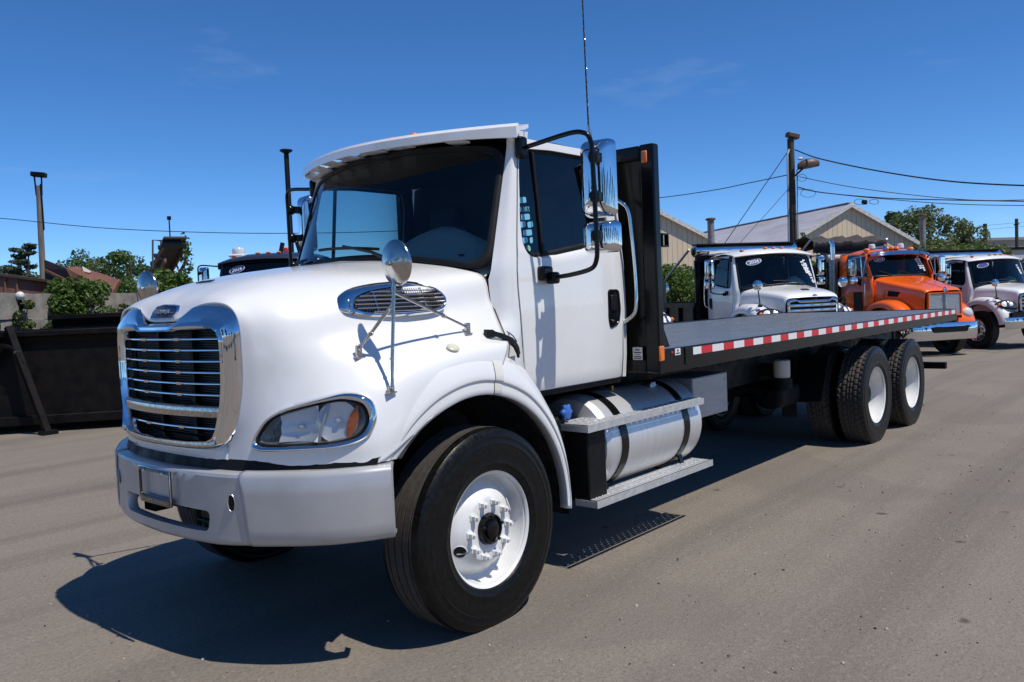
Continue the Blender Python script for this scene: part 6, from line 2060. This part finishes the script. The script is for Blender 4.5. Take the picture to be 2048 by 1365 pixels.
for k in range(4):
    slab('wall_batten', e, [(-40 + k * 24, 548 + k * 3, 22.95), (-37 + k * 24, 548 + k * 3, 22.95), (-37 + k * 24, 655, 22.95), (-40 + k * 24, 655, 22.95)], None, .06, RUST, O_)
p_ = at(40, 592, 17.8); gl = empty('globe_lamp', (p_.x, p_.y, 0)); tag(gl, 'round white globe lamp above the left concrete block', 'lamp')
b = MB(); b.sphere((0, 0, p_.z), .092, 18, 12); b.build('globe', mat('white_globe', (.66, .65, .62), .4, var=.15, vscale=8), gl, smooth=60)
b = MB(); b.tube([(0, 0, 0), (0, 0, p_.z - .09)], .035, 8); b.build('lamp_stem', STEELB, gl)

# ---------------------------------------------------------------- poles
WOOD = mat('grey_pole_wood', (.20, .175, .145), .9, var=.5, vscale=5, stretch=(3, 3, .25), bump=.3, bscale=25, vcol=(.10, .085, .07))
WOODD = mat('dark_pole_wood', (.075, .058, .045), .9, var=.5, vscale=5, stretch=(3, 3, .25), bump=.3, bscale=25)
p_ = at(84, 575, 30); t_ = at(77, 372, 30)
e = empty('flood_light_pole', (p_.x, p_.y, 0)); tag(e, 'weathered wooden pole carrying a flat floodlight, left of the photo', 'pole')
top = t_ - Vector((p_.x, p_.y, 0))
b = MB(); b.tube([(0, 0, -.2), tuple(top * .5 + Vector((0, 0, 0))), tuple(top)], [.12, .105, .09], 12); b.build('pole_shaft', WOOD, e)
b = MB(); b.tube([tuple(top + Vector((.04, -.11, -1.6))), tuple(top + Vector((.03, -.12, .05)))], .03, 6); b.tube([tuple(top + Vector((-.07, .06, -.35))), tuple(top + Vector((-.09, .08, .34)))], .028, 6); b.tube([tuple(top + Vector((.07, -.06, -.35))), tuple(top + Vector((.09, -.08, .32)))], .028, 6); b.build('lamp_mount', STEELB, e)
b = MB(); b.bar(top + Vector((-.16, .13, .42)), top + Vector((.21, -.18, .37)), .30, .17, (0, 0, 1)); b.build('floodlight', STEELB, e, bevel=.03)
p_ = at(583, 500, 26); t_ = at(573, 303, 26)
e = empty('light_pole', (p_.x, p_.y, 0)); tag(e, 'slim dark steel light pole with flat head behind the cab', 'pole')
hgt = t_.z
b = MB(); b.box((0, 0, hgt / 2 - .05), (.12, .12, hgt - .1)); b.build('pole_shaft', BLACKM, e, bevel=.015)
b = MB(); b.lathe([(-.10, .07), (-.02, .20), (.0, .20), (.02, .18), (.03, .001)], (0, 0, hgt), (0, 0, 1), 16); b.build('lamp_head', BLACKM, e)
b = MB(); b.box((0, 0, .02), (.35, .35, .04)); b.build('base_plate', BLACKM, e, smooth=0)
U0 = at(1588, 520, 29); U1 = at(1581, 278, 29)
e = empty('utility_pole', (U0.x, U0.y, gz(U0.x))); tag(e, 'dark wooden utility pole with street lamp between the white and orange trucks', 'pole')
OU = Vector((U0.x, U0.y, gz(U0.x)))
b = MB(); b.tube([(0, 0, -.3), tuple((U0 - OU)), tuple(U1 - OU)], [.15, .135, .115], 14); b.build('pole_shaft', WOODD, e)
b = MB(); b.tube([tuple(at(1578, 520, 28.8) - OU), tuple(at(1575, 310, 28.8) - OU), tuple(at(1578, 300, 28.9) - OU)], .035, 8); b.tube([tuple(at(1597, 520, 28.8) - OU), tuple(at(1594, 340, 28.8) - OU)], .02, 6); b.build('conduit', mat('galvanised_conduit', (.42, .42, .42), .5, metal=.6, var=.2, vscale=5), e)
LB = mat('brown_lamp_housing', (.10, .055, .035), .5, var=.3, vscale=8)
b = MB(); b.bar(at(1574, 269, 28.9) - OU, at(1596, 275, 29.0) - OU, .26, .17, (0, 0, 1)); b.build('box_lamp', LB, e, bevel=.03)
hd_ = [at(x, y, 28.6) - OU for x, y in ((1590, 352), (1598, 345), (1612, 332), (1620, 330))]
b = MB(); b.tube(hd_, .03, 8); b.build('lamp_arm', STEELB, e)
c_ = at(1617, 335, 28.6) - OU
b = MB(); rows = []
ax2_ = r2_.copy(); side2 = d_.copy()
for k in range(9):
    f = k / 8; x = -.36 + .72 * f
    rz_ = .24 * math.sin(math.pi * min(1, .12 + f * .8)) ** .6; ry = .17 * math.sin(math.pi * min(1, .10 + f * .82)) ** .6
    rows.append([c_ + ax2_ * x + side2 * math.cos(a) * ry + Vector((0, 0, 1)) * (max(-.08, math.sin(a) * rz_) + .12 * f) for a in [2 * math.pi * j / 16 for j in range(16)]])
b.loft(rows, True); b.face([0 + j for j in range(16)]); n0 = len(b.v) - 16; b.face([n0 + j for j in range(16)]); b.build('street_lamp_head', LB, e, smooth=50)
b = MB(); b.sphere(at(1601, 318, 28.7) - OU, .10, 12, 8, sc=(1, 1, .5)); b.build('insulator', STICKW, e)
WIRE = mat('black_wire', (.012, .012, .013), .6)
def wire(name, label, pts, r, k=10, group='overhead wires'):
    b = MB(); b.tube(spline(pts, k), r, 6); o = b.build(name, WIRE, None); tag(o, label, 'wire', group); return o
wire('overhead_wire', 'thick black cable sagging from pole top to the right edge', [at(1590, 300, 29), at(1640, 318, 28), at(1760, 343, 26), at(1900, 363, 24), at(2060, 372, 22), at(2200, 372, 20)], .022)
wire('overhead_wire', 'thin wire just below the thick cable on the right', [at(1598, 354, 29), at(1700, 374, 28), at(1830, 391, 27), at(1960, 401, 26), at(2100, 399, 25)], .012)
wire('overhead_wire', 'wire bundle below the street lamp, running right over the gable', [at(1594, 374, 29), at(1640, 385, 28.4), at(1760, 396, 27.5), at(1880, 400, 26.5), at(2100, 404, 25)], .018)
wire('overhead_wire', 'lowest wire crossing in front of the trees to the right edge', [at(1594, 378, 29), at(1700, 392, 28.4), at(1850, 405, 27.5), at(1950, 410, 26.5), at(2100, 412, 25)], .012)
wire('overhead_wire', 'wire from the utility pole to behind the black headboard', [at(1577, 350, 29), at(1500, 366, 31), at(1420, 382, 33), at(1300, 398, 36), at(1150, 410, 40)], .016)
wire('guy_wire', 'straight guy wire dropping left from the utility pole', [at(1574, 306, 29), at(1515, 392, 29.5), at(1453, 482, 30), at(1400, 560, 30.5)], .013, 3)
wire('guy_wire', 'faint second guy wire low on the utility pole', [at(1575, 380, 29), at(1540, 420, 29.3), at(1490, 475, 29.6), at(1430, 545, 30)], .008, 3)
wire('overhead_wire', 'long single wire crossing the sky on the left', [at(-150, 428, 30), at(0, 437, 29.5), at(200, 456, 29), at(400, 465, 29), at(590, 467, 29), at(800, 462, 30), at(1000, 450, 32)], .013)
e2 = empty('splice_case', at(1729, 405, 27.6)); tag(e2, 'small black splice case with wire loops hanging on the bundle', 'splice case')
OQ = at(1729, 405, 27.6)
b = MB(); b.box((0, 0, 0), (.16, .16, .15)); b.build('case_body', BLACKT, e2, bevel=.03)
for cx, cy, rr in ((1719, 404, 7), (1748, 404, 6)):
    b = MB(); b.tube([at(cx + rr * 1.5 * math.cos(a), cy + rr * math.sin(a) * .8, 27.5) - OQ for a in [2 * math.pi * k / 20 for k in range(20)]], .009, 5, closed=True); b.build('wire_loop', WIRE, e2)
e2 = empty('wire_coils', at(1610, 375, 28.8)); tag(e2, 'tangled wire coils hanging beside the utility pole', 'wire')
OQ = at(1610, 375, 28.8)
for cx, cy, rr, ry in ((1616, 387, 15, 8), (1604, 356, 9, 7)):
    b = MB(); b.tube([at(cx + rr * math.cos(a), cy + ry * math.sin(a), 28.6) - OQ for a in [2 * math.pi * k / 20 for k in range(20)]], .008, 5, closed=True); b.build('wire_loop', WIRE, e2)

# ---------------------------------------------------------------- beige gable buildings
BEIGE = mat('beige_board', (.68, .55, .39), .8, var=.12, vscale=4, stretch=(1, 1, .15))
WTRIM = mat('white_trim', (.66, .65, .62), .7, var=.3, vscale=6, vcol=(.42, .39, .35))
ROOFM = mat('pale_metal_roof', (.52, .51, .55), .5, metal=.15, var=.35, vscale=1.1, stretch=(1, .25, 1), vcol=(.40, .36, .37))
pk = at(1700, 408, 46); rg = at(1430, 462, 62)
rdir = Vector((rg.x - pk.x, rg.y - pk.y, 0)).normalized(); wdir = Vector((rdir.y, -rdir.x, 0))
ang_b = math.atan2(wdir.y, wdir.x)
def gable(label, peak, half, zp, ze, length, vent=False):
    # local x along the gable front, y going back
    e = empty('gable_building', (peak.x, peak.y, gz(peak.x)), ang_b); tag(e, label, 'building', 'beige gable buildings')
    z0 = 0
    zp -= gz(peak.x); ze -= gz(peak.x)
    b = MB(); b.prism([(-half, .12, z0), (half, .12, z0), (half, .12, ze - .05), (0, .12, zp - .12), (-half, .12, ze - .05)], (0, length - .2, 0)); b.build('wall_core', mat('beige_shadow_gap', (.30, .24, .175), .9), e, smooth=0)
    nb = int(2 * half / .30)
    for k in range(nb):
        xa = -half + 2 * half * k / nb; xb = xa + 2 * half / nb - .018
        za = lambda x: zp - .13 - (zp - ze) * abs(x) / half
        top_ = [(xb, .12, za(xb)), (xa, .12, za(xa))]
        if xa < 0 < xb: top_ = [(xb, .12, za(xb)), (0, .12, zp - .13), (xa, .12, za(xa))]
        b = MB(); b.prism([(xa, .12, z0 + .02), (xb, .12, z0 + .02)] + top_, (0, -.035, 0)); b.build('wall_board', BEIGE, e, smooth=0)
    ov = .10
    for s_ in (-1, 1):
        x1 = s_ * (half + .55); z1 = ze - (zp - ze) * .55 / half
        nsh = 14
        for k in range(nsh):
            ya = -ov + (length + ov) * k / nsh; yb = ya + (length + ov) / nsh - .01
            b = MB(); b.prism([(0, ya, zp), (x1, ya, z1), (x1, yb, z1), (0, yb, zp)], (0, 0, .05 + .006 * (k % 2))); b.build('roof_panel', ROOFM, e, smooth=0)
        b = MB(); b.prism([(0, -ov - .02, zp - .20), (x1, -ov - .02, z1 - .20), (x1, -ov - .02, z1 + .02), (0, -ov - .02, zp + .02)], (0, -.05, 0)); b.build('rake_board', WTRIM, e, smooth=0)
        b = MB(); b.prism([(s_ * .02, -ov, zp - .16), (x1, -ov, z1 - .16), (x1, .12, z1 - .16), (s_ * .02, .12, zp - .16)], (0, 0, .02)); b.build('soffit', WTRIM, e, smooth=0)
        b = MB(); b.box((x1, length / 2 - ov / 2, z1 - .06), (.06, length + ov, .22)); b.build('eave_board', WTRIM, e, smooth=0)
    b = MB(); b.bar((0, -ov, zp + .06), (0, length, zp + .06), .35, .03); b.build('ridge_cap', ROOFM, e, smooth=0)
    return e
half_r = 4.05
gable('beige gabled building with pale metal roof behind the orange truck', pk, half_r, pk.z, at(1838, 480, 46.8).z, 24)
pkl = pk - wdir * 11.2
pl_ = at(1318, 424, 45)
pkl = Vector((pl_.x, pl_.y, 0)) + rdir * 0.0
gable('beige gabled building beside the black headboard', pkl, 4.05, pk.z - .05, at(1838, 480, 46.8).z, 24)
def vent_pipe(label, px, py0, py1, d, r):
    a, b_ = at(px, py1, d), at(px - 1, py0, d)
    e = empty('vent_pipe', (a.x, a.y, gz(a.x))); tag(e, label, 'pipe', 'roof vent pipes')
    O = Vector((a.x, a.y, gz(a.x)))
    b = MB(); b.tube([(0, 0, 0), (0, 0, b_.z - O.z)], r, 14); b.build('pipe_shaft', mat('weathered_galvanised', (.34, .33, .32), .5, metal=.5, var=.4, vscale=3, vcol=(.20, .13, .10)), e, smooth=60)
    b = MB(); b.lathe([(-.05, r * 1.0), (-.02, r * 1.5), (.05, r * 1.5), (.08, r * 1.1), (.09, .001)], (0, 0, b_.z - O.z), (0, 0, 1), 14); b.build('pipe_cap', RUST, e)
    b = MB(); b.tube([(0, 0, (b_.z - O.z) * .72), (-.7, .4, (b_.z - O.z) * .60)], .03, 5); b.build('pipe_brace', RUST, e)
    return e
vent_pipe('capped metal vent pipe in front of the left gable', 1423, 440, 500, 40, .16)
vent_pipe('grey vent pipe right of the gabled building', 1846, 432, 500, 44, .15)

# ---------------------------------------------------------------- right side plants, distance
def gpt(px, d):
    p = at(px, 560, d); return (p.x, p.y, gz(p.x))
shrub('green_shrub', 'dense green bush between headboard and white dump truck', 'bushes behind the trucks', gpt(1345, 26), 3.0, 2.75, 9000, .085, LEAF, 21, 2.2, 34)
shrub('green_shrub', 'leafy bush at the foot of the utility pole', 'bushes behind the trucks', gpt(1612, 30), 2.2, 3.1, 4000, .09, LEAF, 22, 1.5, 20)
shrub('green_shrub', 'thin climber on the gable wall beside the utility pole', 'bushes behind the trucks', gpt(1606, 40), 1.2, 4.9, 1300, .10, LEAF_L, 23, .6, 14)
for k, (px, d, w, h) in enumerate(((1868, 44, 4.6, 3.9), (1925, 48, 5.0, 4.2), (1985, 52, 4.5, 3.9))):
    shrub('green_shrub', ('wide hedge bush right of the gabled building', 'hedge bush under the weeping tree', 'hedge bush over the right white truck')[k], 'bushes behind the trucks', gpt(px, d), w, h, 6000, .12, (LEAF_L, LEAF, LEAF_L)[k], 30 + k, 2.5, 30)
tree('weeping_tree', 'loose weeping tree with bare twigs right of the gable', 'trees behind the buildings', gpt(1838, 56), 7.0, 4.6, 5200, .15, LEAF_L, 41, .35, .42, 34, .35)
tree('weeping_tree', 'drooping olive green tree farthest right behind the hedge', 'trees behind the buildings', gpt(1915, 58), 6.6, 4.2, 5000, .15, LEAF_L, 42, .35, .40, 34, .45)
tree('round_tree', 'small dark round tree just behind the right eave', 'trees behind the buildings', gpt(1775, 68), 7.9, 3.6, 3000, .16, LEAF_D, 43, .3, .5, 18)
bt = MB()
rnd = random.Random(5)
# far left trees
FAR = [(10, 70, 6.2, 6.5, LEAF), (50, 74, 6.6, 6.0, LEAF_D), (140, 78, 7.6, 6.0, LEAF_D), (172, 72, 7.6, 6.2, LEAF), (205, 74, 6.9, 6.0, LEAF_L), (240, 70, 7.0, 6.0, LEAF_D), (268, 66, 7.3, 5.0, LEAF), (300, 72, 6.4, 5.5, LEAF_D), (95, 82, 6.0, 6.0, LEAF)]
FN = ['bushy green tree at the far left edge', 'dark tree right of the far left edge', 'first dark tree right of the wooden floodlight pole', 'full green tree above the rusty hopper', 'pale olive tree behind the hopper', 'dark round tree left of the conveyor', 'green tree touching the conveyor belt', 'dark tree behind the conveyor truss', 'low green tree behind the wooden floodlight pole']
for k, (px, d, h, w, m) in enumerate(FAR):
    tree('far_tree', FN[k], 'far trees on the left', gpt(px, d), h, w, 2600, .19, m, 60 + k, .35, .18, 20)
# pine with layered boughs
p_ = gpt(52, 66); rnd = random.Random(9)
e = empty('pine_tree', p_); tag(e, 'tall pine with layered open boughs at far left', 'tree', 'far trees on the left')
b = MB(); b.tube([(0, 0, 0), (.1, .1, 4.5), (.35, -.1, 7.9)], [.22, .14, .03], 8); bl = []
for k in range(22):
    z = 3.6 + 4.3 * k / 22; a = rnd.uniform(0, 6.283); L_ = (1.9 - 1.25 * k / 22) * rnd.uniform(.6, 1.15)
    q = Vector((math.cos(a) * L_, math.sin(a) * L_, z + .35 * L_)); b.tube([(.05 * z / 4, 0, z - .1), tuple(q)], [.05, .012], 5)
    for f in (.55, .8, 1.0): bl.append((Vector((0, 0, z)).lerp(q, f), (.42, .42, .13)))
foliage('crown', bl, 3400, .15, PINE, e, rnd, 2.4, .8); b.build('trunk', BARK, e)
# distant low building and poles, far right
p_ = at(2010, 490, 95)
e = empty('far_building', (p_.x, p_.y, gz(p_.x)), ang_b); tag(e, 'long low beige building on the far right horizon', 'building')
b = MB(); b.box((2, 4, 3.2), (22, 8, 6.4)); b.build('wall', mat('far_beige', (.42, .36, .29), .8, var=.15, vscale=.6), e, smooth=0)
b = MB(); b.box((2, 4, 6.55), (22.6, 8.6, .3)); b.build('roof', mat('far_roof', (.25, .23, .22), .8), e, smooth=0)
for k in range(9):
    b = MB(); b.box((-7.4 + k * 2.3, -.03, 4.6), (1.3, .06, 1.0)); b.build('window', mat('far_window', (.03, .035, .04), .2), e, smooth=0)
p_ = at(2040, 500, 60)
e = empty('far_shed', (p_.x, p_.y, gz(p_.x)), ang_b); tag(e, 'pale flat shed just above the right white truck cab', 'shed')
b = MB(); b.box((0, 2, 2.0), (5, 4, 4.0)); b.build('wall', mat('pale_shed', (.50, .50, .48), .7, var=.2, vscale=1), e, smooth=0)
b = MB(); b.box((0, 2, 4.1), (5.3, 4.3, .2)); b.build('roof', STEELB, e, smooth=0)
b = MB(); b.box((-.6, -.03, 2.9), (2.4, .05, .9)); b.build('window', MATS['far_window'], e, smooth=0)
for k, (px, y0, d) in enumerate(((1970, 448, 70), (2033, 438, 85))):
    a = at(px, y0, d)
    e = empty('far_pole', (a.x, a.y, gz(a.x))); tag(e, ('distant dark pole above the hedge', 'distant pole with crossarm at the right edge')[k], 'pole', 'distant poles')
    b = MB(); b.tube([(0, 0, 0), (0, 0, a.z - gz(a.x))], .16, 8); b.build('pole_shaft', WOODD, e)
    b = MB(); b.bar((-.5, -.3, a.z - .4), (.5, .3, a.z - .4), .1, .12); b.build('crossarm', WOODD, e, smooth=0)
for k in range(2):
    wire('overhead_wire', ('far wire between the two distant poles, upper', 'far wire between the two distant poles, lower')[k], [at(1780, 505 - 60 + k * 12 + 20, 60), at(1900, 470 - 8 + k * 8, 66), at(1970, 452 + k * 8, 70), at(2100, 440 + k * 9, 80)], .012, 6)

# ---------------------------------------------------------------- what the chrome sees: trees on the other side of the yard
T0_ = tree('yard_tree', 'tree across the yard, seen only mirrored in the chrome', 'trees mirrored in the chrome', (-34, -22, 0), 8.5, 7.5, 2600, .34, LEAF_D, 80, .45, .15, 26)
for k, (x, y, s_, a) in enumerate(((-36, -12, 1.0, 1), (-38, -2, .85, 2), (-36, 8, 1.1, 3), (-30, -31, 1.1, 4), (-22, -38, .95, 5), (-12, -42, 1.05, .5), (-1, -43, .9, 1.5), (10, -42, 1.1, 2.5), (22, -40, 1.0, 3.5), (34, -38, .9, 4.5), (-34, 18, .9, 5.5))):
    c = copy_tree(T0_); c.location = (x, y, 0); c.scale = (s_, s_, s_); c.rotation_euler = (0, 0, a)
W9 = m2_truck((-15.5, -13.5, 0), R(200), WHITE, 'white truck across the yard, seen only mirrored in the chrome', 'trucks mirrored in the chrome', None)
dump_body(W9, ORG, z1=2.2)

# ---------------------------------------------------------------- loose grit on the asphalt
rnd = random.Random(77)
b = MB()
for k in range(1500):
    x, y = rnd.uniform(-2.6, 12), rnd.uniform(-4.2, 2.0)
    if y > -1.2 and x > -1.0 and rnd.random() < .8: y = rnd.uniform(-3.6, -1.25)
    r = rnd.choice((.003, .004, .005, .006, .009)) * rnd.uniform(.7, 1.3)
    a = rnd.uniform(0, 6.28)
    b.lathe([(0, r), (r * .5, r * .8), (r * .9, r * .1)], (x, y, .0005), (math.sin(a) * .3, math.cos(a) * .3, 1), 5)
gm = leaf_mat('grit_stone', (.02, .018, .016), (.42, .38, .33), 0.)
o = b.build('loose_grit', gm, smooth=0, weld=False, fixn=False)
tag(o, 'loose dark and pale grit scattered over the asphalt', 'grit', None, 'stuff')
